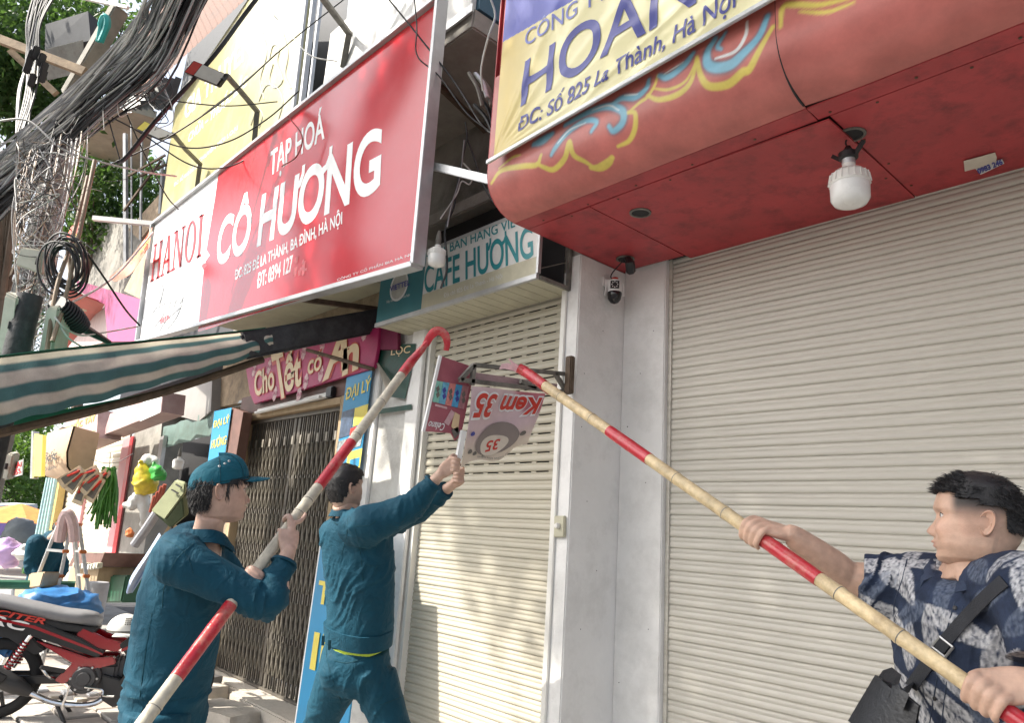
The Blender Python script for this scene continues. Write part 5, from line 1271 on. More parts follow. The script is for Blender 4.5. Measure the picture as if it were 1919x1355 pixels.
XC = XK-.06
panel('board', [(826, 667), (891, 689), (884, 722), (864, 818), (854, 826), (846, 812), (794, 808)], dict(X=XC), .012, M('crimson_print', (.36, .10, .13), .45, var=.15, scale=4, bump=.03, dirt=(.5, .25, .26), dirt_amt=.4), cs, bevel=.002)
MB().bar(at(825, 667, X=XC+.004), at(793, 809, X=XC+.004), .012, .016).build('edge_strip', m_white, cs)
for k, (c_, m_) in enumerate((('mint', (.22, .50, .42)), ('azure', (.14, .40, .55)), ('coral', (.62, .22, .2)), ('blue', (.08, .34, .58)), ('rose', (.42, .2, .22)))):
    a, b = .04+k*.185, .04+(k+1)*.185-.008
    tl, tr, bl, br2 = (816, 713), (882, 725), (808, 752), (872, 768)
    L_ = lambda p, q, s: (p[0]*(1-s)+q[0]*s, p[1]*(1-s)+q[1]*s)
    t_ = panel('photo_tile', [L_(tl, tr, a), L_(tl, tr, b), L_(bl, br2, b), L_(bl, br2, a)], dict(X=XC+.004), .003, M('print_'+c_, m_, .4, var=.3, scale=25, bump=0), cs)
    cx_, cy_ = L_(L_(tl, tr, (a+b)/2), L_(bl, br2, (a+b)/2), .5)
    for dy in (-7, 4): panel('product_print', [(cx_-3, cy_+dy), (cx_+2, cy_+dy-5), (cx_+4, cy_+dy+3), (cx_-1, cy_+dy+8)], dict(X=XC+.0065), .001, m_ink_navy if k % 2 else m_grime, cs)
text('Celano', at(801, 803, X=XC+.005), at(831, 808, X=XC+.005), at(804, 789, X=XC+.005), m_letter, cs, flip=True, bold=.01, shear=.3)
for q_, m_ in (([(832, 792), (846, 768), (853, 774), (841, 798)], m_pinkwhite), ([(846, 800), (852, 772), (862, 778), (858, 812)], m_cream_print), ([(846, 806), (858, 800), (862, 812), (852, 822)], m_grime)):
    panel('cone_print', q_, dict(X=XC+.005), .002, m_, cs)
panel('caption', [(816, 757), (838, 763), (838, 767), (815, 761)], dict(X=XC+.004), .001, m_pinkwhite, cs)

# ================================================================== HOOKED BAMBOO POLES
m_bamboo = M('bamboo', (.55, .43, .25), .45, var=.3, scale=22, bump=.25, bscale=90, dirt=(.27, .18, .09), dirt_amt=.7, dscale=14)
m_bamboo_w = M('bamboo_pale', (.50, .455, .36), .5, var=.25, scale=20, bump=.2, dirt=(.26, .22, .16), dirt_amt=.7, dscale=13)
m_redpole = M('red_pole_paint', (.44, .014, .028), .3, var=.2, scale=10, bump=.1, spec=.6, dirt=(.40, .24, .17), dirt_amt=.75, dscale=16)
POLES = {}
def hook_pole(key, label, P0, P1, r0, r1, mat, reds, nodes, hook):
    t = thing('hook_pole', P0, label, 'pole'); POLES[key] = (P0, P1, r0, r1); d = unit(P1-P0)
    def rad(s): return r0+(r1-r0)*s
    ss = np.linspace(0, 1, 60); rr = np.array([rad(s) for s in ss])
    bend = np.array([math.sin(s*math.pi)*.006 for s in ss])
    MB().tube(P0+np.outer(ss, P1-P0), rr, 14).build('shaft', mat, t, angle=60)
    for s in nodes:
        c = lerp(P0, P1, s); r = rad(s); MB().lathe(c, [(r*.99, -.014), (r*1.07, -.006), (r*1.02, -.001), (r*1.09, .005), (r*.99, .013)], 14, axis=d, cap=False).build('node_ring', mat, t, angle=60)
    for s in nodes:
        r = rad(s); MB().lathe(lerp(P0, P1, s), [(r*1.035, -.0022), (r*1.05, 0), (r*1.035, .0022)], 14, axis=d, cap=False).build('node_scar', m_grime, t, angle=60)
    for a, b in reds:
        MB().tube([lerp(P0, P1, q) for q in np.linspace(a, b, 6)], [rad(q)*1.03+.0006 for q in np.linspace(a, b, 6)], 14).build('red_band', m_redpole, t, angle=60)
        for s in nodes:
            if a < s < b:
                c = lerp(P0, P1, s); r = rad(s)*1.035; MB().lathe(c, [(r, -.012), (r*1.06, -.005), (r*1.02, 0), (r*1.07, .005), (r, .012)], 14, axis=d, cap=False).build('node_ring', m_redpole, t, angle=60)
    hook(t, P0, P1, d, r1)
    return t
def s_of(P0, P1, px, py):
    best = min(np.linspace(0, 1, 400), key=lambda s: abs((lambda q: (q @ CR)/(q @ CF)*FOC+PX_W/2-px)(lerp(P0, P1, s)-CAM)))
    return best
Lp0, Lp1 = ad(250, 1380, 2.10), ad(772, 676, 3.66)
Sl = lambda x: s_of(Lp0, Lp1, x, 0)
def hook_left(t, P0, P1, d, r):
    MB().tube([lerp(P0, P1, Sl(756)), ad(772, 676, 3.66), ad(790, 655, 3.70), ad(802, 640, 3.71)], [.026, .025, .021, .012], 12, ell=.85).build('socket', m_redpole, t, angle=60)
    cl = spline([ad(*q, 3.71) for q in ((797, 647), (808, 628), (820, 620), (832, 625), (838, 640), (836, 657))], 26)
    wd = np.interp(np.linspace(0, 1, len(cl)), [0, .3, .7, 1], [.018, .023, .021, .014])
    MB().tube(cl, wd, 8, ell=.25, upv=CF).build('blade', m_redpole, t, angle=50)
    MB().tube([ad(800, 640, 3.72), ad(812, 612, 3.72)], [.012, .002], 6, ell=.4, upv=CF).build('spike', m_grime, t)
hook_pole('L', 'red and cream bamboo pole with red sickle hook held by the man in the cap', Lp0, Lp1, .0212, .0225, m_bamboo_w,
          [(Sl(330), Sl(432)), (Sl(597), Sl(659)), (Sl(752), 1)], [Sl(x) for x in (290, 398, 470, 560, 578, 630, 668, 714, 762)], hook_left)
Rp0, Rp1 = ad(1945, 1376, 1.45), ad(985, 697, 3.45)
Sr = lambda x: s_of(Rp0, Rp1, x, 0)
def hook_right(t, P0, P1, d, r):
    MB().tube([ad(1030, 730, 3.31), ad(1005, 712, 3.39), ad(985, 697, 3.45), ad(972, 690, 3.46)], [.026, .023, .026, .024], 12).build('socket', m_redpole, t, angle=60)
    q = [ad(*p, 3.47) for p in ((984, 702), (968, 688), (952, 680), (940, 682), (935, 692), (946, 691), (962, 695), (978, 705))]
    MB().prism(q, CF*.008).build('blade', m_pinkwhite, t, angle=30)
    MB().tube([ad(975, 692, 3.48), ad(962, 683, 3.48), ad(954, 672, 3.48)], [.014, .009, .002], 6).build('spike', m_pinkwhite, t)
hook_pole('R', 'long red banded bamboo pole with pale hook held by the man in the printed shirt', Rp0, Rp1, .0185, .0235, m_bamboo,
          [(Sr(1945), Sr(1880)), (Sr(1535), Sr(1425)), (Sr(1217), Sr(1142)), (Sr(1022), 1)], [Sr(x) for x in (1820, 1690, 1572, 1455, 1360, 1268, 1180, 1110, 1052)], hook_right)
# ================================================================== PEOPLE
from mathutils.bvhtree import BVHTree
def sm(x, a, b): t = np.clip((np.asarray(x, float)-a)/(b-a), 0, 1); return t*t*(3-2*t)
def loft(path, rx, ry, lat, n=28, power=2.3):
    """closed tube whose cross-section is a soft ellipse: rx along lat, ry across it"""
    path = np.asarray(path, float); K = len(path); rx = np.broadcast_to(rx, K); ry = np.broadcast_to(ry, K)
    d = np.gradient(path, axis=0); mb = MB(); rings = []
    a = np.arange(n)*2*math.pi/n; ca, sa = np.cos(a), np.sin(a); e = 2/power
    cx = np.sign(ca)*np.abs(ca)**e; cy = np.sign(sa)*np.abs(sa)**e
    for i in range(K):
        di = unit(d[i]); lt = np.asarray(lat[i] if np.ndim(lat) == 2 else lat, float); x = unit(lt-di*(lt @ di)); y = np.cross(di, x)
        rings.append(path[i]+np.outer(cx*rx[i], x)+np.outer(cy*ry[i], y))
    mb.grid(np.array(rings), closed_v=True)
    mb.f += [tuple(range(n))[::-1], tuple((K-1)*n+j for j in range(n))]
    return mb
def merge(*mbs):
    o = MB()
    for m in mbs: o.add(m.verts(), m.f)
    return o
def smooth_verts(v, f, it, k=.5):
    e = set()
    for q in f:
        for a, b in zip(q, q[1:]+q[:1]): e.add((min(a, b), max(a, b)))
    e = np.array(list(e)); n = len(v); deg = np.zeros(n)
    np.add.at(deg, e[:, 0], 1); np.add.at(deg, e[:, 1], 1)
    for i in range(it):
        s_ = np.zeros_like(v); np.add.at(s_, e[:, 0], v[e[:, 1]]); np.add.at(s_, e[:, 1], v[e[:, 0]])
        v = v+(s_/np.maximum(deg, 1)[:, None]-v)*(k if i % 2 == 0 else -k*.93 if it > 6 and i % 3 == 1 else k)
    return v
def remesh(mb, voxel, it=4):
    """weld overlapping shapes into one continuous skin"""
    me = bpy.data.meshes.new('tmp'); me.from_pydata(mb.verts().tolist(), [], mb.f)
    bm = bmesh.new(); bm.from_mesh(me); bmesh.ops.recalc_face_normals(bm, faces=bm.faces); bm.to_mesh(me); bm.free()
    o = bpy.data.objects.new('tmp', me); COL.objects.link(o)
    m = o.modifiers.new('r', 'REMESH'); m.mode = 'VOXEL'; m.voxel_size = voxel; m.adaptivity = 0
    bpy.context.view_layer.update()
    e = o.evaluated_get(bpy.context.evaluated_depsgraph_get()); r = e.to_mesh()
    v = np.empty(len(r.vertices)*3); r.vertices.foreach_get('co', v); v = v.reshape(-1, 3)
    f = [tuple(p.vertices) for p in r.polygons]; e.to_mesh_clear()
    COL.objects.unlink(o); bpy.data.objects.remove(o); bpy.data.meshes.remove(me)
    if it: v = smooth_verts(v, f, it)
    return v, f
def vnormals(v, f):
    q = np.array([tuple(t[:4]) if len(t) >= 4 else (*t, t[-1]) for t in f]); n = np.cross(v[q[:, 2]]-v[q[:, 0]], v[q[:, 3]]-v[q[:, 1]])
    o = np.zeros_like(v)
    for k in range(4): np.add.at(o, q[:, k], n)
    c = v.mean(0)
    if (o*(v-c)).sum() < 0: o = -o
    return o/(np.linalg.norm(o, axis=1)[:, None]+1e-12)
def wrinkle(v, f, segs, bends, amp, amp_b, seed, skew=.45):
    """cloth folds: ridges across each limb, stronger where the cloth bunches"""
    n = vnormals(v, f); A = np.array([s[0] for s in segs]); B = np.array([s[1] for s in segs])
    ab = B-A; t = np.clip(((v[:, None]-A[None])*ab[None]).sum(2)/((ab**2).sum(1)+1e-9)[None], 0, 1)
    dist = np.linalg.norm(v[:, None]-(A[None]+t[..., None]*ab[None]), axis=2); near = dist.argmin(1)
    ax = ab/np.linalg.norm(ab, axis=1)[:, None]
    bd = np.zeros(len(v))
    for c, r, g in bends: bd = np.maximum(bd, g*np.exp(-(np.linalg.norm(v-np.asarray(c), axis=1)/r)**2))
    out = np.zeros(len(v))
    for i in range(len(v)):
        a = ax[near[i]]; p = v[i]; along = p @ a; q = p-a*along
        w1 = noise.noise(Vector((p[0]*5+seed, p[1]*5, p[2]*5)))
        g = along*26+(q[0]+q[1]*.7+q[2]*.5)*26*skew+w1*2.6
        r1 = max(0.0, 1-abs(noise.noise(Vector((g*.42, q[0]*2.8+seed, (q[1]+q[2])*2.8))))*4.2)**1.4
        r2 = max(0.0, 1-abs(noise.noise(Vector((g*.8+31, q[0]*5+seed+9, (q[1]-q[2])*5))))*4.5)**1.3
        r3 = noise.noise(Vector((p[0]*9+seed, p[1]*9, p[2]*9)))
        m = min(1, max(0, noise.noise(Vector((p[0]*3.6, p[1]*3.6, p[2]*3.6+seed*1.7)))*2.2+.55))
        out[i] = (amp+(amp_b-amp)*bd[i])*(r1*m+r2*.45*(.3+bd[i])+r3*.35-.3)
    return v+n*out[:, None]
def obj_vf(name, v, f, mat, parent, angle=80):
    mb = MB(); mb.add(v, f); me = mb.mesh(name, WLOC[parent.name]); me.materials.append(mat); finish(me, angle)
    return link_mesh(name, me, parent)
def seam(v, f, parent, lines, r=.0018, mat=None, name='seam'):
    bv = BVHTree.FromPolygons([Vector(q) for q in v], f); o = []
    for pts in lines:
        P = []
        for x, y in spline([(a, b, 0) for a, b in pts], 30)[:, :2]:
            d = Vector(ray(x, y)); h = bv.ray_cast(Vector(CAM), d.normalized())
            if h[0] is not None: P.append(np.array(h[0]))
        if len(P) > 3: o.append(MB().tube(smooth_line(np.array(P)), r, 5).build(name, mat, parent, angle=80))
    return o
def smooth_line(P):
    for _ in range(3):
        P[1:-1] = (P[:-2]+P[1:-1]*2+P[2:])/4
    return P
# ---- heads
Z_ = np.array([.112, .108, .100, .090, .075, .06, .04, .025, .012, 0, -.012, -.024, -.032, -.040, -.044, -.050, -.056, -.061, -.066, -.074, -.082, -.090, -.100, -.107, -.112])
YF_ = np.array([.0, .022, .045, .062, .079, .089, .0945, .0965, .0895, .092, .099, .108, .112, .106, .0965, .0965, .1005, .0965, .0990, .0900, .0905, .0925, .0875, .073, .045])
YB_ = np.array([.0, .022, .045, .062, .079, .089, .0945, .0955, .0885, .088, .089, .090, .090, .0905, .091, .0925, .094, .0935, .093, .0895, .090, .0915, .0865, .073, .045])
Zb = np.array([.112, .1, .08, .05, .02, -.01, -.04, -.06, -.09, -.112]); BK_ = np.array([0, .045, .071, .090, .097, .095, .084, .072, .058, .045])
WD_ = np.array([0, .041, .061, .0725, .0755, .0745, .069, .0625, .048, .02])
def head_geo(jaw=1.0, cheek=0.0, width=1.0):
    nt, nz = 112, 96; z = .112*np.cos(np.linspace(.04, math.pi-.04, nz)); th = np.arange(nt)*2*math.pi/nt
    yf = np.interp(z, Z_[::-1], YF_[::-1]); yb = np.interp(z, Z_[::-1], YB_[::-1]); bk = np.interp(z, Zb[::-1], BK_[::-1]); wd = np.interp(z, Zb[::-1], WD_[::-1])*width
    wd = wd*(1+(jaw-1)*sm(-z, .03, .09))
    P = np.zeros((nz, nt, 3)); c, s = np.cos(th), np.sin(th); e = 2/2.35
    for i in range(nz):
        x = wd[i]*np.sign(s)*np.abs(s)**e; yy = np.where(c > 0, yb[i]*np.abs(c)**(2/2.6), -bk[i]*np.abs(c)**e)
        zz = np.full(nt, z[i])
        fr = (c > 0)
        sg = np.interp(z[i], [-.06, -.04, -.03, 0, .02, .05], [.024, .0165, .0135, .0095, .011, .03])
        yy = yy+fr*(yf[i]-yb[i])*np.exp(-(x/sg)**2)
        yy = yy+fr*.0075*np.exp(-((np.abs(x)-.0135)/.0055)**2-((z[i]+.0365)/.0065)**2)          # nostril wings
        yy = yy-fr*.0105*np.exp(-((np.abs(x)-.031)/.0150)**2-((z[i]-.011)/.0105)**2)            # eye sockets
        yy = yy+fr*.0035*np.exp(-((np.abs(x)-.030)/.020)**2-((z[i]-.028)/.006)**2)             # brow ridge
        yy = yy+fr*(.004+cheek)*np.exp(-((np.abs(x)-.045)/.018)**2-((z[i]+.025)/.02)**2)         # cheeks
        yy = yy+fr*.003*np.exp(-(x/.018)**2)*np.exp(-((z[i]+.0565)/.0035)**2)-fr*.004*np.exp(-(x/.022)**2)*np.exp(-((z[i]+.0612)/.0016)**2)
        x = x*(1+cheek*6*np.exp(-((z[i]+.05)/.03)**2)*(c > -.3))
        P[i] = np.stack([x, yy, zz], 1)
    mb = MB(); mb.grid(P, closed_v=True)
    mb.f += [tuple(range(nt))[::-1], tuple((nz-1)*nt+j for j in range(nt))]
    return mb
def ear_geo(side, w=.0735):
    nu, nr = 26, 9; P = np.zeros((nr, nu, 3)); u = np.arange(nu)*2*math.pi/nu
    for j in range(nr):
        v = j/(nr-1); ry = .0175*v*(1+.18*np.sin(u)); rz = .031*v
        y = -.012+ry*np.cos(u)-.004*np.sin(u)*v; zz = -.004+rz*np.sin(u)*(1-.12*np.cos(u))
        rim = math.exp(-((v-.86)/.13)**2); bowl = math.exp(-(v/.42)**2)
        lob = np.clip(-np.sin(u)-.55, 0, 1)
        x = w-.004+.006+.010*rim*(1-.6*np.clip(np.cos(u), 0, 1))-.006*bowl+.004*math.exp(-((v-.5)/.12)**2)*(np.cos(u) < .3)-.004*lob*rim+np.clip(-(y+.012), -.02, .03)*.35
        P[j] = np.stack([np.broadcast_to(x, nu)*side, y, zz], 1)
    Q = P[-1].copy(); Q[:, 0] = side*(w-.012)
    mb = MB(); mb.grid(np.concatenate([P, Q[None]]), closed_v=True); return mb
def skin_print(v, tone, blush=.5):
    c = np.tile(np.asarray(tone), (len(v), 1)); x, y, z = v.T
    lip = np.exp(-(x/.021)**4)*np.exp(-((z+.061)/.0085)**4)*(y > .07); red = V(.38, .13, .11)
    c = c*(1-.62*lip[:, None])+red*.62*lip[:, None]
    ck = blush*(np.exp(-((np.abs(x)-.045)/.022)**2-((z+.022)/.022)**2)*(y > .02)+.9*np.exp(-(x/.016)**2-((z+.03)/.014)**2)*(y > .08)+.8*(np.abs(x) > .074)*(np.abs(z) < .04))
    c = c*(1-.28*ck[:, None])+V(.46, .17, .13)*.28*ck[:, None]
    return c
m_skin = M_attr('skin', rough=.45, bump=.12, bscale=420, spec=.42, var=.15, scale=24, sss=.1)
m_hair = M('black_hair', (.010, .009, .010), .42, var=.4, scale=60, bump=.4, bscale=260, spec=.5, stretch=(1, 1, 3))
m_eyew = M('eye_white', (.62, .60, .58), .2, var=.03, bump=0)
m_iris = M('iris_dark', (.012, .008, .006), .12, var=.1, bump=0)
class Head:
    def __init__(s, centre, fwd, up, scale=1.0, tone=(.52, .33, .245), hairmask=None, **k):
        F = unit(fwd); Uv = np.asarray(up, float); Uv = unit(Uv-F*(Uv @ F)); s.R = np.column_stack([np.cross(F, Uv), F, Uv]); s.c = np.asarray(centre, float); s.k = scale
        g = head_geo(**k); parts = [g, ear_geo(1, .0735*k.get('width', 1)), ear_geo(-1, .0735*k.get('width', 1))]
        m = merge(*parts); s.loc = m.verts(); s.f = m.f; s.nh = len(g.verts()); s.hf = g.f
        s.col = skin_print(s.loc, tone)
    def w(s, p): return s.c+(np.asarray(p, float)*s.k) @ s.R.T
    def extras(s, parent, brow=True):
        for sd in (-1, 1):
            c = V(.0305*sd, .0705, .0105); e = MB().lathe(c, [(.0118*math.sin(a), -.0118*math.cos(a)) for a in np.linspace(.02, math.pi-.02, 9)], 16, axis=(0, 1, 0))
            e = obj_vf('eye', s.w(e.verts()), e.f, m_eyew, parent)
            i = MB().lathe(c+V(.0, 0, .0), [(.0056, .0108), (.004, .0119), (.001, .0123)], 14, axis=(sd*.05, 1, .02)); obj_vf('iris', s.w(i.verts()), i.f, m_iris, e)
            a = np.linspace(-1, 1, 9); lid = np.stack([c[0]+.0145*a, c[1]+.0085-.0055*a*a+0*a, c[2]+.0062-.0050*a*a], 1)
            for off, r, mt in ((0, .0022, None), (-.0012, .0009, m_iris)):
                t = MB().tube(lid+V(0, .0022 if mt else 0, off), r, 6)
                o = obj_vf('eyelid' if mt is None else 'lash_line', s.w(t.verts()), t.f, mt or m_skin, parent)
                if mt is None: set_print(o, np.tile(V(.44, .27, .2), (len(o.data.vertices), 1)))
            low = np.stack([c[0]+.0135*a, c[1]+.0075-.005*a*a, c[2]-.0062+.0035*a*a], 1); t = MB().tube(low, .0017, 6); o = obj_vf('eyelid', s.w(t.verts()), t.f, m_skin, parent); set_print(o, np.tile(V(.46, .28, .21), (len(o.data.vertices), 1)))
            if brow:
                b = np.stack([sd*(.012+.033*np.linspace(0, 1, 8)), .0915-.016*np.linspace(0, 1, 8)**2, .0255+.004*np.sin(np.linspace(.3, 2.6, 8))], 1); t = MB().tube(b, np.linspace(.0042, .0022, 8), 6, ell=.6); obj_vf('eyebrow', s.w(t.verts()), t.f, m_hair, parent)
    def hair(s, parent, thick, seed=1, strands=1500, length=(.012, .03), flow=(0, -.3, .2)):
        """thick(x,y,z) -> hair depth over each scalp vertex, 0 where bare"""
        v = s.loc[:s.nh]; t = np.array([thick(*q) for q in v]); n = vnormals(v, s.hf)
        nz = np.array([noise.noise(Vector((q[0]*38+seed, q[1]*30, q[2]*38))) for q in v])
        keep = t > 0; idx = -np.ones(len(v), int); idx[keep] = np.arange(keep.sum())
        hv = v[keep]+n[keep]*(t[keep]*(1+.28*nz[keep])+.0004)[:, None]; hf = [tuple(idx[i] for i in q) for q in s.hf if all(keep[i] for i in q)]
        R_ = np.random.default_rng(seed); pk = R_.choice(np.where(keep)[0], strands); sv, sf = [], []; k0 = len(hv)
        for i in pk:
            L = R_.uniform(*length)*min(1, t[i]/.008+.25); fl = flow(v[i]) if callable(flow) else np.asarray(flow, float)
            d1 = unit(n[i]*.42+fl+R_.normal(size=3)*.16); d2 = unit(d1+fl*.8+V(0, 0, -.25)); b = v[i]+n[i]*t[i]*.6+R_.normal(size=3)*.0015
            x = unit(np.cross(d1, R_.normal(size=3)))*.0011; y = unit(np.cross(d1, x))*.0011; m_ = b+d1*L*.6; e_ = m_+d2*L*.5
            sv += [b+x, b-x*.5+y*.9, b-x*.5-y*.9, m_+x*.7, m_-x*.35+y*.6, m_-x*.35-y*.6, e_]
            q = k0; sf += [(q, q+1, q+4, q+3), (q+1, q+2, q+5, q+4), (q+2, q, q+3, q+5), (q+3, q+4, q+6), (q+4, q+5, q+6), (q+5, q+3, q+6)]; k0 += 7
        return obj_vf('hair', s.w(np.concatenate([hv, np.array(sv)])), hf+sf, m_hair, parent)
def view_axes(px, py):
    r = ray(px, py); r = unit(V(r[0], r[1], 0)); return np.cross(r, ZU), r       # to the right of the line of sight, along it
ZU = V(0, 0, 1)
# ---- hands that close round a pole
def grip(P, A, N, rp, wrist_dir=None, size=1.0, thumb=1, spread=.0205, curl=(0, 62, 122, 190), tdir=1, point=None):
    """P on the pole axis, A along the pole (towards the thumb side), N from the pole to the palm.  returns shapes and the wrist point"""
    A = unit(A); N = unit(np.asarray(N, float)-A*(np.asarray(N, float) @ A)); T = np.cross(A, N)*tdir; k = size
    def pos(a, r, x): a = math.radians(a); return P+A*x+r*(math.cos(a)*N+math.sin(a)*T)
    parts = []; rf = .0088*k; wrist = P+N*(rp+.024*k)-T*.082*k+A*.004*k
    if wrist_dir is not None: wrist = P+N*(rp+.020*k)+unit(wrist_dir)*.085*k
    lens = (1.0, 1.06, 1.0, .84)
    for i in range(4):
        x = (1.5-i)*spread*k; kn = pos(curl[0]-22, rp+.016*k, x)
        a1, a2, a3 = curl[1]*lens[i], curl[2]*lens[i], curl[3]*lens[i]
        pts = [lerp(wrist, kn, .45), kn, pos(a1*.5, rp+rf*1.45, x), pos(a1, rp+rf*1.12, x*.98), pos(a2, rp+rf*1.02, x*.96), pos((a2+a3)/2, rp+rf*.98, x*.95), pos(a3, rp+rf*.94, x*.94)]
        if point == i: # a finger left straight along the pole
            pts = [lerp(wrist, kn, .45), kn, kn+unit(A+T*.5)*.03*k, kn+unit(A+T*.35)*.055*k, kn+unit(A+T*.2)*.078*k]
            parts.append(MB().tube(spline(pts, 18), np.interp(np.linspace(0, 1, len(spline(pts, 18))), [0, .3, 1], [.0115*k, .0105*k, .0075*k]), 9))
            continue
        sp = spline(pts, 36); q = np.linspace(0, 1, len(sp))
        rr = np.interp(q, [0, .17, .3, .5, .62, .75, 1], [.0125, .0118, .0104, .0102, .0094, .0090, .0074])*k*(1, 1.03, .98, .88)[i]
        parts.append(MB().tube(sp, rr, 9))
    kn_mid = pos(curl[0]-22, rp+.012*k, 0)
    parts.append(loft(np.array([lerp(wrist, kn_mid, t) for t in (.0, .25, .5, .75, 1.02)]), np.array([.025, .033, .039, .041, .040])*k, np.array([.019, .0175, .016, .014, .0125])*k, A, n=18))
    tb = lerp(wrist, kn_mid, .22)+A*.026*k*thumb-N*.004*k
    pts = [lerp(wrist, kn_mid, .1)+A*.012*k*thumb, tb, pos(-62, rp+.015*k, .044*k*thumb), pos(-105, rp+.0105*k, .050*k*thumb), pos(-150, rp+.0095*k, .046*k*thumb)]
    sp = spline(pts, 26); parts.append(MB().tube(sp, np.interp(np.linspace(0, 1, len(sp)), [0, .3, .55, .8, 1], [.016, .0155, .0118, .0112, .0078])*k, 9))
    return parts, wrist
def limb(pts, rad, n=16): 
    sp = spline(pts, 30); q = np.linspace(0, 1, len(sp)); return MB().tube(sp, np.interp(q, np.linspace(0, 1, len(rad)), rad), n)
def make_body(parent, head, core, fine, tone, name='body'):
    cv, cf = remesh(core, .009, 4); fv, ff = remesh(fine, .0034, 3)
    hv = head.w(head.loc); mb = MB(); mb.add(hv, head.f); mb.add(cv, cf); mb.add(fv, ff)
    me = mb.mesh(name, WLOC[parent.name]); me.materials.append(m_skin); finish(me, 80); o = link_mesh(name, me, parent)
    col = np.concatenate([head.col, np.tile(tone, (len(cv)+len(fv), 1))])
    nn = np.array([noise.noise(Vector(q*55)) for q in fv])*.10; col[len(head.col)+len(cv):] *= (1+nn)[:, None]
    set_print(o, col); return o
def nails(parent, pts):
    pass
# ------------------------------------------------------------------ cloth of the uniforms
def cloth_mat(name, col, weave=420, rough=.75):
    m = M(name, col, rough, var=.10, scale=14, bump=.22, bscale=weave, spec=.25)
    b = m.node_tree.nodes['Principled BSDF']; b.inputs['Sheen Weight'].default_value = .12; b.inputs['Sheen Roughness'].default_value = .5
    N = m.node_tree.nodes; L = m.node_tree.links
    bp0 = [n for n in N if n.type == 'BUMP'][0]; nz = N.new('ShaderNodeTexNoise'); nz.inputs['Scale'].default_value = 11; nz.inputs['Detail'].default_value = 3; nz.inputs['Distortion'].default_value = 1.6
    mpn = [n for n in N if n.type == 'MAPPING'][0]; L.new(mpn.outputs[0], nz.inputs['Vector'])
    bp = N.new('ShaderNodeBump'); bp.inputs['Strength'].default_value = .45; bp.inputs['Distance'].default_value = .03; L.new(nz.outputs[0], bp.inputs['Height']); L.new(bp0.outputs[0], bp.inputs['Normal']); L.new(bp.outputs[0], b.inputs['Normal'])
    b.inputs['Sheen Tint'].default_value = (min(1, col[0]*4+.1), min(1, col[1]*3+.1), min(1, col[2]*3+.1), 1)
    return m
m_teal_cloth = cloth_mat('teal_uniform_cloth', (.003, .050, .083))
m_teal_cap = cloth_mat('teal_cap_cloth', (.005, .085, .125))
m_seam = cloth_mat('teal_seam', (.004, .045, .065))
m_lime = cloth_mat('lime_cloth', (.42, .55, .06))
m_shoe = M('black_shoe', (.02, .02, .022), .5, bump=.1)
ZU = V(0, 0, 1)
def leg_shapes(hip, knee, ankle, r=(.095, .085, .07, .062, .06)):
    sp = spline([hip, knee, ankle], 20); return MB().tube(sp, np.interp(np.linspace(0, 1, len(sp)), np.linspace(0, 1, len(r)), r), 20)
def shoe(parent, ankle, fwd):
    f = unit(V(fwd[0], fwd[1], 0)); a = V(ankle[0], ankle[1], .0); P = [a-f*.07+V(0, 0, .05), a+V(0, 0, .055), a+f*.09+V(0, 0, .045), a+f*.18+V(0, 0, .028)]
    m = loft(np.array(P), np.array([.036, .042, .046, .03]), np.array([.045, .05, .038, .022]), np.cross(f, ZU)); m.build('shoe', m_shoe, parent, angle=60)

# ================================================================== MAN IN CAP (left)
Lm = thing('person', V(*(ad(300, 1345, 2.66)[:2]), 0), 'young man in teal uniform and cap raising a hooked red and cream bamboo pole', 'person')
tone1 = V(.50, .33, .26)
_rt, _fw = view_axes(400, 1000); fwd = unit(_rt*.97+_fw*.22); Fh = unit(_rt*.985+_fw*.16+V(0, 0, .05))
hc = ad(412, 921, 2.66)
H1 = Head(hc, Fh, ZU, 1.0, tone1)
P0, P1, r0, r1 = POLES['L']; pd = unit(P1-P0)
def on_pole(key, px):
    a, b, q0, q1 = POLES[key]; s = s_of(a, b, px, 0); return lerp(a, b, s), q0+(q1-q0)*s
hp, hr = on_pole('L', 532); lp, lr = on_pole('L', 468)
# right (near) hand: palm comes from below/right side of the pole, thumb up along the pole
el_r = ad(500, 1132, 2.54); sh_r = ad(335, 1050, 2.50); sh_l = ad(385, 1035, 2.84); el_l = ad(470, 1130, 2.92)
gp, wr_r = grip(hp, pd, -CF*.75+CR*.2-CU*.35, hr, wrist_dir=unit(el_r-hp), size=.98, tdir=-1 if np.cross(pd, -CF) @ CR < 0 else 1, point=0)
gp2, wr_l = grip(lp, pd, CR*.55-CU*.3+CF*.3, lr, wrist_dir=unit(el_l-lp), size=.95, tdir=1 if np.cross(pd, CR) @ CF < 0 else -1)
fine = merge(*gp, *gp2, limb([lerp(wr_r, hp, .1), wr_r, lerp(wr_r, el_r, .5)], [.024, .027, .034]), limb([lerp(wr_l, lp, .1), wr_l, lerp(wr_l, el_l, .5)], [.024, .026, .034]))
nk = H1.w((0, -.018, -.075)); nb = ad(384, 1018, 2.66)
core = merge(limb([nk, lerp(nk, nb, .5), nb, ad(355, 1090, 2.66)], [.054, .052, .060, .10]),
             limb([ad(345, 1060, 2.70), ad(325, 1200, 2.71), ad(300, 1340, 2.71)], [.11, .11, .11]), limb([sh_r, el_r, lerp(el_r, wr_r, .6)], [.05, .043, .038]), limb([sh_l, el_l, lerp(el_l, wr_l, .6)], [.05, .043, .036]))
make_body(Lm, H1, core, fine, tone1); H1.extras(Lm)
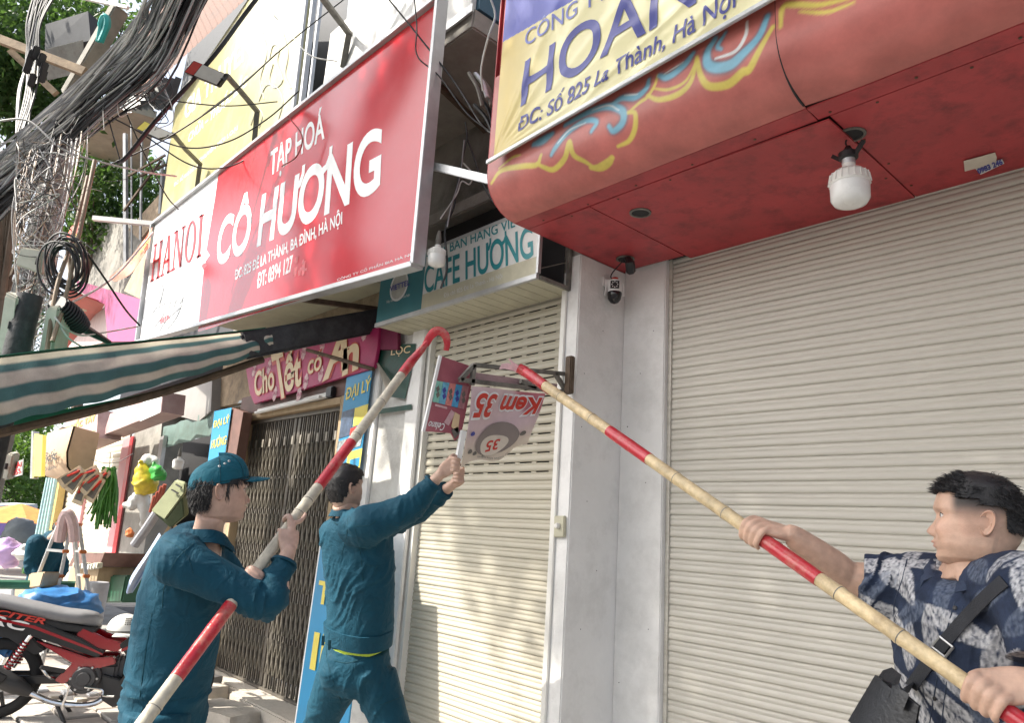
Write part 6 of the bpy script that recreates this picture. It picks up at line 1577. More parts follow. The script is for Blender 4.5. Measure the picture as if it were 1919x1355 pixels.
def th1(x, y, z):
    if z > .047: return 0
    lim = .036 if y > .05 else .02 if y > .012 else (-.066 if y < -.035 else -.028)
    sb = abs(x) > .05 and .004 < y < .022 and z > -.022
    if abs(x) > .066 and -.034 < y < .008 and z < .022: return 0
    return .008 if z > lim or sb else 0
H1.hair(Lm, th1, 3, 1500, (.014, .028), lambda p: V(p[0]*2.0, -.3 if p[1] < 0 else .2, -1.3))
# cap
cap = MB(); nt, nz = 64, 18; P = np.zeros((nz, nt, 3)); th = np.arange(nt)*2*math.pi/nt
for i, u in enumerate(np.linspace(0, 1, nz)):
    for j, a in enumerate(th):
        zz = .022+.012*math.cos(a)+(.122-.022)*math.sin(u*math.pi/2)**.92; rr = max(.003, math.cos(u*math.pi/2)**.72)
        pan = 1+.010*abs(math.sin(3*a))*u*(1-u)*4
        P[i, j] = (.0845*math.sin(a)*rr*pan, (.104 if math.cos(a) > 0 else .108)*math.cos(a)*rr*pan-.004, zz+.004*math.sin(3*a+1)*u)
cap.grid(P, closed_v=True); capR = np.array(Matrix.Rotation(RAD(8), 3, 'X'))
def capw(p): return H1.w((np.asarray(p)-V(0, 0, .03)) @ capR.T+V(0, 0, .034))
cp_ = obj_vf('cap', capw(cap.verts()), cap.f, m_teal_cap, Lm, 70)
us, vs_ = np.linspace(-1, 1, 26), np.linspace(0, 1, 10)
B = np.array([[(.074*u*(1-.12*v), .072+.030*math.sqrt(max(0, 1-u*u))+v*.074*math.sqrt(max(0, 1-(u*.93)**2)), .040-.016*u*u-.006*v-.012*v*v*(1-u*u)*.5) for v in vs_] for u in us])
bm_ = MB().sheet(B, .004); obj_vf('cap_brim', capw(bm_.verts()), bm_.f, m_teal_cap, cp_, 60)
band = MB().tube(np.array([(.0855*math.sin(a), (.105 if math.cos(a) > 0 else .109)*math.cos(a)-.004, .030+.012*math.cos(a)) for a in np.linspace(0, 2*math.pi, 50)]), .0018, 5, cap=False); obj_vf('cap_seam', capw(band.verts()), band.f, m_seam, cp_)
for k in range(3):
    a = np.linspace(.06, .9, 14); ang = (.0, 2*math.pi/6*1.0+.15, 2*math.pi/6*2-.1)[k] or math.pi/2
    ang = (math.pi/2-.75, math.pi/2+.1, math.pi/2+1.0)[k]
    L_ = np.array([(.0858*math.sin(ang)*math.cos(u*math.pi/2)**.72, .107*math.cos(ang)*math.cos(u*math.pi/2)**.72-.004, .0225+.012*math.cos(ang)+.1005*math.sin(u*math.pi/2)**.92) for u in a]); t = MB().tube(L_, .0012, 5); obj_vf('cap_seam', capw(t.verts()), t.f, m_seam, cp_)
for (a, u) in ((math.pi/2+.12, .42), (math.pi/2-.10, .47), (math.pi/2-.30, .52)):
    c = V(.0870*math.sin(a)*math.cos(u*math.pi/2)**.72, .1085*math.cos(a)*math.cos(u*math.pi/2)**.72-.004, .0225+.012*math.cos(a)+.1005*math.sin(u*math.pi/2)**.92)
    e_ = MB().lathe(c, [(.0022, 0), (.0045, 0), (.0045, .0012), (.0022, .0016)], 12, axis=(1, 0, .45), cap=False); obj_vf('eyelet', capw(e_.verts()), e_.f, m_galv, cp_)
# jacket
lat = unit(np.cross(fwd, ZU))
tp = [ad(388, 1012, 2.71), ad(368, 1032, 2.71), ad(352, 1070, 2.71), ad(338, 1130, 2.71), ad(328, 1200, 2.71), ad(318, 1265, 2.71), ad(306, 1330, 2.71)]
torso = loft(spline(tp, 40), np.interp(np.linspace(0, 1, len(spline(tp, 40))), [0, .1, .2, .4, .7, 1], [.085, .15, .185, .19, .185, .18]), np.interp(np.linspace(0, 1, len(spline(tp, 40))), [0, .1, .2, .4, .7, 1], [.062, .10, .125, .145, .155, .145]), lat)
cuff_r = lerp(wr_r, el_r, .18); cuff_l = lerp(wr_l, el_l, .16)
slv = merge(limb([ad(350, 1045, 2.58), sh_r, lerp(sh_r, el_r, .5), el_r, lerp(el_r, cuff_r, .55), cuff_r], [.086, .090, .073, .061, .051, .044], 22),
            limb([ad(370, 1035, 2.75), sh_l, lerp(sh_l, el_l, .5), el_l, cuff_l], [.08, .085, .072, .062, .045], 20))
hemc = ad(304, 1338, 2.71)
hem = loft(np.array([ad(308, 1312, 2.71), ad(304, 1345, 2.71)]), np.array([.187, .185]), np.array([.151, .149]), lat)
jv, jf = remesh(merge(torso, slv, hem), .0085, 5)
jv = wrinkle(jv, jf, [(tp[1], tp[-1]), (sh_r, el_r), (el_r, cuff_r), (sh_l, el_l), (el_l, cuff_l)],
             [(el_r, .13, 1), (sh_r+(tp[2]-sh_r)*.3, .12, .8), (cuff_r, .09, .9), (hemc, .14, .5), (el_l, .12, 1), (ad(400, 1130, 2.55), .1, .8)], .009, .021, 3)
jk = obj_vf('jacket', jv, jf, m_teal_cloth, Lm, 80)
cu = loft(np.array([lerp(cuff_r, wr_r, -.16), lerp(cuff_r, wr_r, .14)]), np.array([.051, .047]), np.array([.049, .045]), CF, n=26, power=2); obj_vf('cuff', cu.verts(), cu.f, m_teal_cloth, jk, 50)
cu = loft(np.array([lerp(cuff_l, wr_l, -.16), lerp(cuff_l, wr_l, .14)]), np.array([.050, .046]), np.array([.048, .044]), CF, n=26, power=2); obj_vf('cuff', cu.verts(), cu.f, m_teal_cloth, jk, 50)
# collar: a rolled band round the neck with points at the front
def collar(parent, base, fw, up, rx, ry, h, mat, open_=.35, flare=.008, name='collar', pt=.012, sag=.03):
    fw = unit(fw); l_ = unit(np.cross(fw, up)); a = np.linspace(open_, 2*math.pi-open_, 44); rows = []
    for (dr, dz) in ((0, 0), (.004, h), (.013, h+.004), (flare+.012, h*.45), (flare+.02, -.006)):
        row = []
        for q in a:
            tip = math.exp(-(min(q-open_, 2*math.pi-open_-q)/.35)**2)
            row.append(base+fw*((ry+dr)*math.cos(q)+tip*pt*(dr > .014))+l_*(rx+dr)*math.sin(q)+np.asarray(up)*(dz-(.012 if dr > .014 else .02)*tip)-ZU*sag*max(0, math.cos(q))**1.5)
        rows.append(row)
    mb = MB().sheet(np.array(rows), .003); return obj_vf(name, mb.verts(), mb.f, mat, parent, 60)
collar(jk, ad(386, 1012, 2.66), Fh, unit(ZU-fwd*.05), .072, .066, .034, m_teal_cloth, open_=.25)
seam(jv, jf, jk, [[(305, 1012), (330, 1022), (352, 1045), (362, 1075)], [(362, 1020), (330, 1050), (308, 1100), (304, 1140)], [(240, 1308), (300, 1316), (365, 1306)], [(285, 1150), (272, 1230), (262, 1308)], [(258, 1316), (268, 1325), (262, 1340)]], .0016, m_seam)
tr = merge(leg_shapes(ad(298, 1330, 2.60), V(*(ad(300, 1345, 2.60)[:2]), .52), V(*(ad(285, 1345, 2.62)[:2]), .10), (.12, .105, .09, .08, .08)), leg_shapes(ad(305, 1330, 2.76), V(*(ad(320, 1345, 2.78)[:2]), .52), V(*(ad(330, 1345, 2.8)[:2]), .10), (.12, .105, .09, .08, .08)),
           loft(np.array([ad(307, 1318, 2.71), ad(304, 1370, 2.71), ad(302, 1420, 2.71)]), np.array([.17, .19, .17]), np.array([.13, .145, .12]), lat))
tv, tf = remesh(tr, .011, 4); obj_vf('trousers', wrinkle(tv, tf, [(ad(300, 1330, 2.66), V(*(ad(300, 1345, 2.66)[:2]), .1))], [], .004, .008, 8), tf, m_teal_cloth, Lm)
shoe(Lm, ad(285, 1345, 2.62), fwd); shoe(Lm, ad(330, 1345, 2.80), fwd)

# ================================================================== MAN REACHING UP (middle)
Mm = thing('person', V(*(ad(675, 1300, 3.72)[:2]), 0), 'man in teal uniform seen from behind reaching up to the torn ice cream sign', 'person')
tone2 = V(.50, .33, .25)
_rt, _fw = view_axes(660, 1000); fw2 = unit(_rt*.72+_fw*.70); rt2 = unit(np.cross(fw2, ZU))
H2 = Head(ad(646, 914, 3.74), unit(_rt*.80+_fw*.60+V(0, 0, .12)), ZU, .98, tone2)
hA = ad(853, 872, 3.58); hB = ad(858, 893, 3.68)
ex = unit(at(866, 878, X=-2.87)-at(872, 820, X=-2.87))
sh2 = ad(690, 985, 3.56); el2 = ad(772, 950, 3.56); sl2 = ad(712, 985, 3.92); el2l = ad(780, 960, 3.84)
gA, wA = grip(hA, -ex, -CF*.6-CR*.55, .010, wrist_dir=unit(el2-hA), size=.95, tdir=1 if np.cross(-ex, -CF) @ CR > 0 else -1, curl=(0, 70, 140, 220))
gB, wB = grip(hB, -ex, CU*-.6+CR*.3-CF*.4, .010, wrist_dir=unit(el2l-hB), size=.92, tdir=1 if np.cross(-ex, -CU) @ CR > 0 else -1, curl=(0, 70, 140, 220))
fine = merge(*gA, *gB, limb([lerp(wA, hA, .1), wA, lerp(wA, el2, .45)], [.023, .026, .034]), limb([lerp(wB, hB, .1), wB, lerp(wB, el2l, .45)], [.022, .025, .033]))
nk = H2.w((0, -.02, -.075)); nb = ad(652, 962, 3.74)
core = merge(limb([nk, lerp(nk, nb, .5), nb, ad(660, 1030, 3.74)], [.056, .055, .062, .10]), limb([ad(662, 1010, 3.74), ad(672, 1100, 3.74), ad(668, 1230, 3.74)], [.11, .11, .10]),
             limb([sh2, el2, lerp(el2, wA, .6)], [.05, .042, .036]), limb([sl2, el2l, lerp(el2l, wB, .6)], [.05, .042, .036]))
make_body(Mm, H2, core, fine, tone2); H2.extras(Mm)
def th2(x, y, z):
    lim = .056 if y > .055 else .040 if y > .03 else .018 if y > .012 else (-.072 if y < -.045 else -.045)
    if abs(x) > .05 and -.03 < y < .012 and z < .03: return .004 if z > .008 else 0
    top = max(0, min(1, (z-.02)/.06)); return (.004+.012*top) if z > lim else 0
H2.hair(Mm, th2, 5, 2200, (.007, .015), lambda p: V(p[0]*2, .9 if p[2] > .05 else .1, -.6 if p[2] < .05 else .1))
tp = [ad(655, 962, 3.74), ad(660, 985, 3.74), ad(668, 1030, 3.74), ad(674, 1090, 3.74), ad(675, 1150, 3.74), ad(672, 1195, 3.74)]
sp = spline(tp, 40); q = np.linspace(0, 1, len(sp))
torso = loft(sp, np.interp(q, [0, .1, .25, .5, .8, 1], [.09, .17, .212, .208, .196, .188]), np.interp(q, [0, .1, .25, .5, .8, 1], [.07, .10, .125, .14, .138, .135]), rt2)
cA = lerp(wA, el2, .2); cB = lerp(wB, el2l, .2)
slv = merge(limb([ad(660, 990, 3.64), sh2, lerp(sh2, el2, .5)+V(0, 0, -.01), el2, lerp(el2, cA, .5), cA], [.095, .098, .084, .074, .062, .048], 22), limb([ad(690, 990, 3.82), sl2, el2l, cB], [.085, .085, .066, .046], 20))
jv, jf = remesh(merge(torso, slv), .0095, 5)
hem_c = tp[-1]
jv = wrinkle(jv, jf, [(tp[1], tp[-1]), (sh2, el2), (el2, cA), (sl2, el2l)], [(el2, .12, .9), (ad(655, 1110, 3.6), .16, .8), (ad(720, 1000, 3.6), .1, 1), (hem_c, .14, .5), (cA, .08, .8)], .010, .022, 14, skew=.9)
jk2 = obj_vf('jacket', jv, jf, m_teal_cloth, Mm, 80)
hb = loft(np.array([ad(672, 1172, 3.74), ad(671, 1202, 3.74)]), np.array([.197, .192]), np.array([.143, .139]), rt2, n=48); hv = hb.verts(); obj_vf('waistband', hv, hb.f, m_teal_cloth, jk2, 50)
cu = loft(np.array([lerp(cA, wA, -.2), lerp(cA, wA, .15)]), np.array([.054, .049]), np.array([.052, .047]), CF, n=26, power=2); obj_vf('cuff', cu.verts(), cu.f, m_teal_cloth, jk2, 50)
cu = loft(np.array([lerp(cB, wB, -.2), lerp(cB, wB, .15)]), np.array([.052, .047]), np.array([.05, .045]), CF, n=26, power=2); obj_vf('cuff', cu.verts(), cu.f, m_teal_cloth, jk2, 50)
collar(jk2, ad(652, 968, 3.74), fw2, ZU, .072, .066, .026, m_teal_cloth, open_=.3)
seam(jv, jf, jk2, [[(603, 968), (640, 985), (690, 985), (705, 975)], [(652, 962), (650, 1000), (640, 1040)], [(655, 968), (668, 1000), (676, 1040), (680, 1090)]], .0018, m_seam)
seam(hv, [tuple(x) for x in hb.f], jk2, [[(655, 1176), (660, 1182), (656, 1192), (700, 1192), (735, 1184)]], .002, m_seam)
bt = loft(np.array([ad(671, 1196, 3.74), ad(673, 1204, 3.74), ad(676, 1216, 3.74)]), np.array([.180, .184, .17]), np.array([.134, .137, .12]), unit(rt2+ZU*.12), n=48); bv = bt.verts()
sag = np.clip((bv-ad(672, 1200, 3.74)) @ CR, -.1, .2); bv[:, 2] -= np.clip(sag, 0, .2)*.04; obj_vf('undershirt', bv, bt.f, m_lime, Mm, 50)
# trousers
hipc = ad(664, 1245, 3.74); kl = V(*(ad(588, 1400, 3.80)[:2]), .50); kr = V(*(ad(752, 1400, 3.62)[:2]), .50)
al = V(*(ad(520, 1400, 3.95)[:2]), .10); ar = V(*(ad(800, 1400, 3.55)[:2]), .10)
pel = loft(np.array([ad(672, 1203, 3.74), ad(668, 1228, 3.74), ad(662, 1262, 3.74), ad(660, 1290, 3.74)]), np.array([.172, .190, .196, .17]), np.array([.130, .15, .155, .12]), rt2)
but = merge(MB().lathe(ad(632, 1262, 3.68), [(.01, -.1), (.07, -.07), (.098, 0), (.075, .08), (.01, .12)], 20), MB().lathe(ad(692, 1264, 3.66), [(.01, -.1), (.075, -.07), (.105, 0), (.075, .08), (.01, .11)], 20))
lgL = limb([ad(636, 1270, 3.76), lerp(ad(630, 1280, 3.76), kl, .45), kl, al], [.125, .108, .092, .088, .08], 22)
lgR = limb([ad(700, 1270, 3.70), lerp(ad(705, 1280, 3.70), kr, .45), kr, ar], [.125, .108, .092, .088, .08], 22)
tv, tf = remesh(merge(pel, but, lgL, lgR), .010, 14)
tv = wrinkle(tv, tf, [(ad(636, 1230, 3.76), kl), (ad(700, 1230, 3.7), kr), (kl, al), (kr, ar)], [(ad(655, 1295, 3.6), .12, .9), (kl, .14, .8), (kr, .14, .8)], .007, .016, 21, skew=.7)
tro = obj_vf('trousers', tv, tf, m_teal_cloth, Mm, 80)
seam(tv, tf, tro, [[(613, 1200), (612, 1230), (622, 1270), (640, 1320)], [(626, 1239), (650, 1243), (672, 1238)], [(735, 1215), (740, 1240), (725, 1252)], [(606, 1212), (650, 1222), (700, 1224), (732, 1214)], [(757, 1275), (768, 1300), (775, 1355)], [(712, 1322), (745, 1310), (765, 1300)]], .0022, m_seam)
for x, y in ((618, 1208), (606, 1200)): 
    a, b = ad(x, y-8, 3.56), ad(x-1, y+10, 3.56); MB().bar(a, b, .012, .01).build('belt_loop', m_seam, tro)
shoe(Mm, al, fw2); shoe(Mm, ar, fw2)

# ================================================================== MAN IN PRINTED SHIRT (right)
Rm = thing('person', V(*(ad(1830, 1355, 1.86)[:2]), 0), 'stout man in dark leaf print shirt pushing a long bamboo pole up at the sign', 'person')
tone3 = V(.52, .335, .245)
_rt, _fw = view_axes(1834, 980); fhead = unit(-_rt*.995-_fw*.05+V(0, 0, .05)); fch = unit(-_rt*.72-_fw*.70); rt3 = unit(np.cross(fch, ZU))
H3 = Head(ad(1834, 980, 1.86), fhead, ZU, 1.045, tone3, jaw=1.22, cheek=.009, width=1.06)
x, y, z = H3.loc.T        # clipped sides: skin darkens into stubble above the ears
edge = .034-.30*np.clip(y, -.04, .06)*.0
stub = sm(z, -.006, .044)*(y < .062)*(y > -.2); stub = np.maximum(stub, sm(-y, .03, .085)*sm(z, -.062, .0)); stub *= (np.arange(len(z)) < H3.nh)
stub *= 1-sm(y, .045, .066)
H3.col = H3.col*(1-.96*stub[:, None])+V(.02, .018, .018)*.96*stub[:, None]
hp, hr = on_pole('R', 1418); lp, lr = on_pole('R', 1852); pdr = unit(POLES['R'][1]-POLES['R'][0])
sh3 = ad(1722, 1105, 2.02); el3 = ad(1590, 1085, 2.10); shl = ad(1950, 1130, 1.62); ell_ = ad(2010, 1330, 1.50)
gR, wR = grip(hp, pdr, CR*.25+CU*.75-CF*.25, hr, wrist_dir=unit(ad(1480, 1030, 2.10)-hp), size=1.06, tdir=1 if np.cross(pdr, CU) @ CF < 0 else -1, thumb=1)
gL, wL = grip(lp, pdr, CU*.35-CF*.75+CR*.4, lr, wrist_dir=unit(ell_-lp+CU*.02), size=1.10, tdir=1 if np.cross(pdr, -CF) @ CU < 0 else -1, thumb=1)
fore = limb([lerp(wR, hp, .1), wR, lerp(wR, el3, .35), lerp(wR, el3, .75), el3, lerp(el3, sh3, .4)], [.026, .031, .042, .050, .050, .056], 20)
fore2 = limb([lerp(wL, lp, .1), wL, lerp(wL, ell_, .4), ell_, lerp(ell_, shl, .5)], [.028, .034, .044, .054, .06], 20)
nk = H3.w((0, -.022, -.07)); nb = ad(1848, 1086, 1.86)
fine = merge(*gR, *gL, fore, fore2)
core = merge(limb([nk, lerp(nk, nb, .5), nb, ad(1845, 1130, 1.86)], [.074, .080, .086, .12]), loft(np.array([H3.w((0, .040, -.088)), H3.w((0, .022, -.116)), ad(1818, 1088, 1.84)]), np.array([.046, .066, .074]), np.array([.040, .056, .064]), rt3),
             limb([ad(1850, 1130, 1.86), ad(1850, 1300, 1.86), ad(1850, 1500, 1.86)], [.14, .16, .15]), limb([ad(1840, 1100, 1.86), sh3, lerp(sh3, el3, .6)], [.08, .06, .055]), limb([ad(1850, 1110, 1.8), shl, lerp(shl, ell_, .6)], [.08, .06, .055]))
make_body(Rm, H3, core, fine, tone3); H3.extras(Rm)
def th3(x, y, z):
    r = max(0, min(1, (z-.045)/.05)); lim = .062 if y > .05 else .050 if y > .0 else .036-.5*max(0, -y-.05)
    if z > lim: return .006+.009*r
    return .0025 if (y < -.05 and z > -.02) else 0
H3.hair(Rm, th3, 9, 3600, (.010, .026), lambda p: V(p[0]*2, 1.0 if p[1] > -.02 else -.3, .15 if p[1] > 0.02 else -.45))
# shirt
tp = [ad(1846, 1078, 1.86), ad(1846, 1100, 1.86), ad(1846, 1140, 1.86), ad(1850, 1220, 1.86), ad(1856, 1320, 1.86), ad(1862, 1460, 1.86)]
sp = spline(tp, 44); q = np.linspace(0, 1, len(sp))
torso = loft(sp, np.interp(q, [0, .08, .2, .4, .65, 1], [.10, .19, .245, .235, .24, .235]), np.interp(q, [0, .08, .2, .4, .65, 1], [.085, .12, .150, .175, .19, .18]), rt3)
se3 = lerp(sh3, el3, .80); sel = lerp(shl, ell_, .55)
slv = merge(limb([ad(1790, 1110, 1.95), sh3, lerp(sh3, se3, .5)-V(0, 0, .012), se3-V(0, 0, .012)], [.10, .105, .100, .092], 24), limb([ad(1880, 1120, 1.78), shl, sel], [.11, .105, .10], 22))
sv, sf = remesh(merge(torso, slv), .0043, 8)
sv = wrinkle(sv, sf, [(tp[1], tp[-1]), (sh3, se3), (shl, sel)], [(ad(1720, 1130, 1.95), .12, .9), (ad(1760, 1240, 1.7), .16, .6), (sh3, .1, .5), (ad(1640, 1120, 2.0), .08, .7)], .008, .017, 31, skew=.8)
m_shirt = M_attr('leaf_print_cloth', rough=.8, bump=.3, bscale=500, spec=.2, var=.22, scale=70)
shirt = obj_vf('shirt', sv, sf, m_shirt, Rm, 80)
# printed leaves: pointed pale shapes with streaks on dark slate cotton, laid out on the cloth
Rg = np.random.default_rng(12); lv = []
cand = sv[Rg.permutation(len(sv))]
for c in cand:
    if all(np.linalg.norm(c-o[0]) > .082 for o in lv): lv.append((c, Rg.normal(size=3), Rg.uniform(.065, .105), Rg.uniform(.018, .034), Rg.uniform(.5, 1)))
    if len(lv) > 120: break
nrm = vnormals(sv, sf); base = np.tile(V(.022, .032, .060), (len(sv), 1))
nn = np.array([noise.noise(Vector((p[0]*18, p[1]*18, p[2]*18))) for p in sv]); base *= (1+.5*nn)[:, None]
st = np.array([noise.noise(Vector((p[0]*170, p[1]*170, p[2]*90))) for p in sv])
for c, d, L, Wd, a in lv:
    k = np.argmin(((sv-c)**2).sum(1)); n = nrm[k]; t = unit(d-n*(d @ n)); b = np.cross(n, t); r = sv-c
    near = np.where(((r**2).sum(1) < (L*1.1)**2) & ((nrm @ n) > .2))[0]
    u = (r[near] @ t)/L; w = (r[near] @ b)-.25*Wd*np.sin(u*2); hw = Wd*np.clip(1-u**2, 0, 1)**.8
    m = np.clip((hw-np.abs(w))/.0025, 0, 1); vein = np.exp(-(w/.0022)**2)*.6+.22*(np.sin((np.abs(w)*1.0-u*L*.8)*330) > .55)
    m = m*np.clip(.72+.9*st[near]-vein*.7, 0, 1)*a
    col = V(.52, .52, .53) if a > .62 else V(.16, .19, .25)
    base[near] = base[near]*(1-m[:, None])+col*m[:, None]
set_print(shirt, base)
m_navy = cloth_mat('slate_cloth', (.030, .042, .072))
clr = collar(shirt, ad(1846, 1076, 1.86)+V(0, 0, .018), fch, unit(ZU-fch*.1), .116, .106, .030, m_shirt, open_=.38, flare=.016, pt=.012, sag=.055); 
cw = world_verts(clr); cc_ = np.tile(V(.034, .046, .078), (len(cw), 1)); ln = np.array([noise.noise(Vector(p*28)) for p in cw]); cc_[ln > .18] = V(.40, .40, .43); set_print(clr, cc_)
seam(sv, sf, shirt, [[(1790, 1128), (1775, 1180), (1762, 1240), (1748, 1320), (1742, 1360)], [(1806, 1135), (1790, 1190), (1778, 1250), (1764, 1360)]], .0016, m_navy)
seam(sv, sf, shirt, [[(1700, 1048), (1690, 1090), (1676, 1130), (1676, 1165)], [(1600, 1062), (1592, 1100), (1600, 1150)]], .0018, m_navy)
bvS = BVHTree.FromPolygons([Vector(q) for q in sv], sf)
for x, y in ((1790, 1140), (1768, 1225), (1752, 1310)):
    h = bvS.ray_cast(Vector(CAM), Vector(ray(x, y)).normalized())
    if h[0] is not None: MB().lathe(np.array(h[0]), [(.0055, -.001), (.0055, .002), (.004, .003), (.001, .0022)], 14, axis=np.array(h[1])).build('button', m_black, shirt)
tr = merge(loft(np.array([ad(1860, 1430, 1.86), V(*(ad(1850, 1355, 1.86)[:2]), .85)]), np.array([.21, .2]), np.array([.17, .16]), rt3), leg_shapes(V(*(ad(1830, 1355, 1.90)[:2]), .85)+rt3*.09, V(*(ad(1830, 1355, 1.9)[:2]), .48)+rt3*.13, V(*(ad(1830, 1355, 1.9)[:2]), .1)+rt3*.15, (.12, .11, .09, .08, .075)), leg_shapes(V(*(ad(1850, 1355, 1.84)[:2]), .85)-rt3*.09, V(*(ad(1850, 1355, 1.84)[:2]), .48)-rt3*.13, V(*(ad(1850, 1355, 1.84)[:2]), .1)-rt3*.15, (.12, .11, .09, .08, .075)))
tv, tf = remesh(tr, .012, 4); obj_vf('trousers', tv, tf, m_navy, Rm)
shoe(Rm, V(*(ad(1830, 1355, 1.9)[:2]), .1)+rt3*.15, fch); shoe(Rm, V(*(ad(1850, 1355, 1.84)[:2]), .1)-rt3*.15, fch)
# ---- shoulder bag with its strap lying on the shirt
m_leather = M('black_leather', (.012, .013, .016), .32, var=.2, scale=30, bump=.15, bscale=120, spec=.5)
m_strap = M('black_webbing', (.016, .018, .024), .7, var=.15, scale=60, bump=.3, bscale=300)
bag = thing('shoulder_bag', ad(1690, 1400, 1.72), 'black leather shoulder bag on a webbing strap across the printed shirt', 'bag')
def lay(px, py, lift):
    h = bvS.ray_cast(Vector(CAM), Vector(ray(px, py)).normalized())
    if h[0] is None: return None
    return np.array(h[0])+np.array(h[1])*lift
sl_ = spline([(1886, 1092, 0), (1850, 1122, 0), (1800, 1172, 0), (1765, 1215, 0), (1735, 1255, 0), (1712, 1288, 0)], 36); A_, B_ = [], []
tn = np.gradient(sl_, axis=0)[:, :2]; tn /= np.linalg.norm(tn, axis=1)[:, None]
for (x, y, _), (tx, ty) in zip(sl_, tn):
    a, b = lay(x-ty*12.5, y+tx*12.5, .006), lay(x+ty*12.5, y-tx*12.5, .006)
    if a is not None and b is not None: A_.append(a); B_.append(b)
A_, B_ = smooth_line(np.array(A_)), smooth_line(np.array(B_))
for _ in range(6): A_, B_ = smooth_line(A_), smooth_line(B_)
MB().sheet(np.array([A_, lerp(A_, B_, .5), B_]), .0025).build('strap', m_strap, bag, angle=60)
def onstrap(s, w):
    i = min(len(A_)-2, int(s*(len(A_)-1))); return lerp(lerp(A_[i], A_[i+1], s*(len(A_)-1)-i), lerp(B_[i], B_[i+1], s*(len(A_)-1)-i), w)
sb_ = .60
c0, c1, c2, c3 = onstrap(sb_-.045, -.12), onstrap(sb_-.045, 1.12), onstrap(sb_+.045, 1.12), onstrap(sb_+.045, -.12); nv_ = -CF*.004
for a, b in ((c0, c1), (c1, c2), (c2, c3), (c3, c0)): MB().tube([a+nv_, b+nv_], .0032, 8).build('buckle', m_steel, bag)
bc_ = lerp(A_[-1], B_[-1], .5)
q = [ad(1688, 1262, 1.66), ad(1742, 1298, 1.60), ad(1722, 1400, 1.60), ad(1632, 1400, 1.68)]
q = [ad(1676, 1283, 1.70), ad(1733, 1318, 1.62), ad(1715, 1430, 1.62), ad(1612, 1390, 1.72)]
MB().prism(q, CF*.09).build('body', m_leather, bag, bevel=.016, seg=3)
q2_ = [ad(1694, 1263, 1.76), ad(1672, 1270, 1.78), ad(1628, 1335, 1.78), ad(1640, 1340, 1.76), ad(1686, 1290, 1.74)]
MB().prism(q2_, CF*.05).build('flap', m_leather, bag, bevel=.008)
MB().prism([ad(1672, 1283, 1.685), ad(1703, 1300, 1.65), ad(1690, 1332, 1.65), ad(1660, 1318, 1.685)], CF*-.006).build('strap_tab', m_leather, bag, bevel=.003)
MB().bar(bc_, ad(1690, 1300, 1.67), .028, .004, up=CF).build('strap_end', m_strap, bag)
MB().lathe(ad(1660, 1296, 1.755), [(.006, 0), (.006, .004), (.003, .006)], 10, axis=-CF).build('stud', m_steel, bag)
# ================================================================== MOTORBIKE
RB0 = at(-18, 1348, Z=0); bdir = unit(V(.40, .917, 0)); bl_ = np.cross(ZU, bdir)
mb_ = thing('motorbike', RB0+bdir*.6, 'red and black motorbike with white helmet parked on the pavement', 'motorbike')
def BK(x, z, y=0.0): return RB0+bdir*x+V(0, 0, z)+bl_*y
m_tyre = M('tyre_rubber', (.018, .018, .019), .85, var=.2, bump=.4, bscale=80)
m_bikeblk = M('bike_black_plastic', (.016, .016, .018), .3, var=.15, bump=.03, spec=.5)
m_bikemat = M('bike_matt_black', (.03, .03, .032), .6, var=.2, bump=.1)
m_bikered = M('bike_red_gloss', (.30, .006, .012), .18, var=.05, bump=0, spec=.6, coat=.7)
m_seat = M('seat_vinyl', (.20, .20, .21), .6, var=.08, bump=.15, bscale=150)
m_engine = M('engine_grey', (.07, .07, .075), .5, metal=.4, var=.2, bump=.15)
m_chrome = M('chrome', (.62, .62, .63), .18, metal=1.0, var=.05, bump=0)
for wx, nm in ((0.0, 'wheel'), (1.24, 'wheel')):
    prof = [(.215, -.035), (.245, -.045), (.275, -.038), (.288, -.015), (.288, .015), (.275, .038), (.245, .045), (.215, .035)]
    w = MB().lathe(BK(wx, .288), prof+[prof[0]], 36, axis=bl_, cap=False).build('wheel', m_tyre, mb_, angle=60)
    MB().lathe(BK(wx, .288), [(.216, -.02), (.205, -.024), (.205, .024), (.216, .02), (.216, -.02)], 36, axis=bl_, cap=False).build('rim', m_bikeblk, w)
    MB().lathe(BK(wx, .288), [(.045, -.05), (.05, -.02), (.05, .02), (.045, .05)], 18, axis=bl_).build('hub', m_engine, w)
    for k in range(5):
        a = k*2*math.pi/5; d = bdir*math.cos(a)+ZU*math.sin(a); MB().bar(BK(wx, .288)+d*.04, BK(wx, .288)+d*.21, .022, .03, up=bl_).build('spoke', m_bikeblk, w, bevel=.004)
    MB().lathe(BK(wx, .288, -.045), [(.03, 0), (.10, 0), (.10, -.004), (.03, -.004)], 24, axis=bl_).build('brake_disc', m_steel, w)
def plate(name, pts, y0, y1, mat, bevel=.008, parent=None):
    P = [BK(x, z, y0) for x, z in pts]; return MB().prism(P, bl_*(y1-y0)).build(name, mat, parent or mb_, bevel=bevel)
plate('rear_fender', [(-.30, .66), (-.18, .70), (.1, .66), (.28, .5), (.22, .46), (.02, .58), (-.16, .60), (-.30, .52)], -.07, .07, m_bikemat)
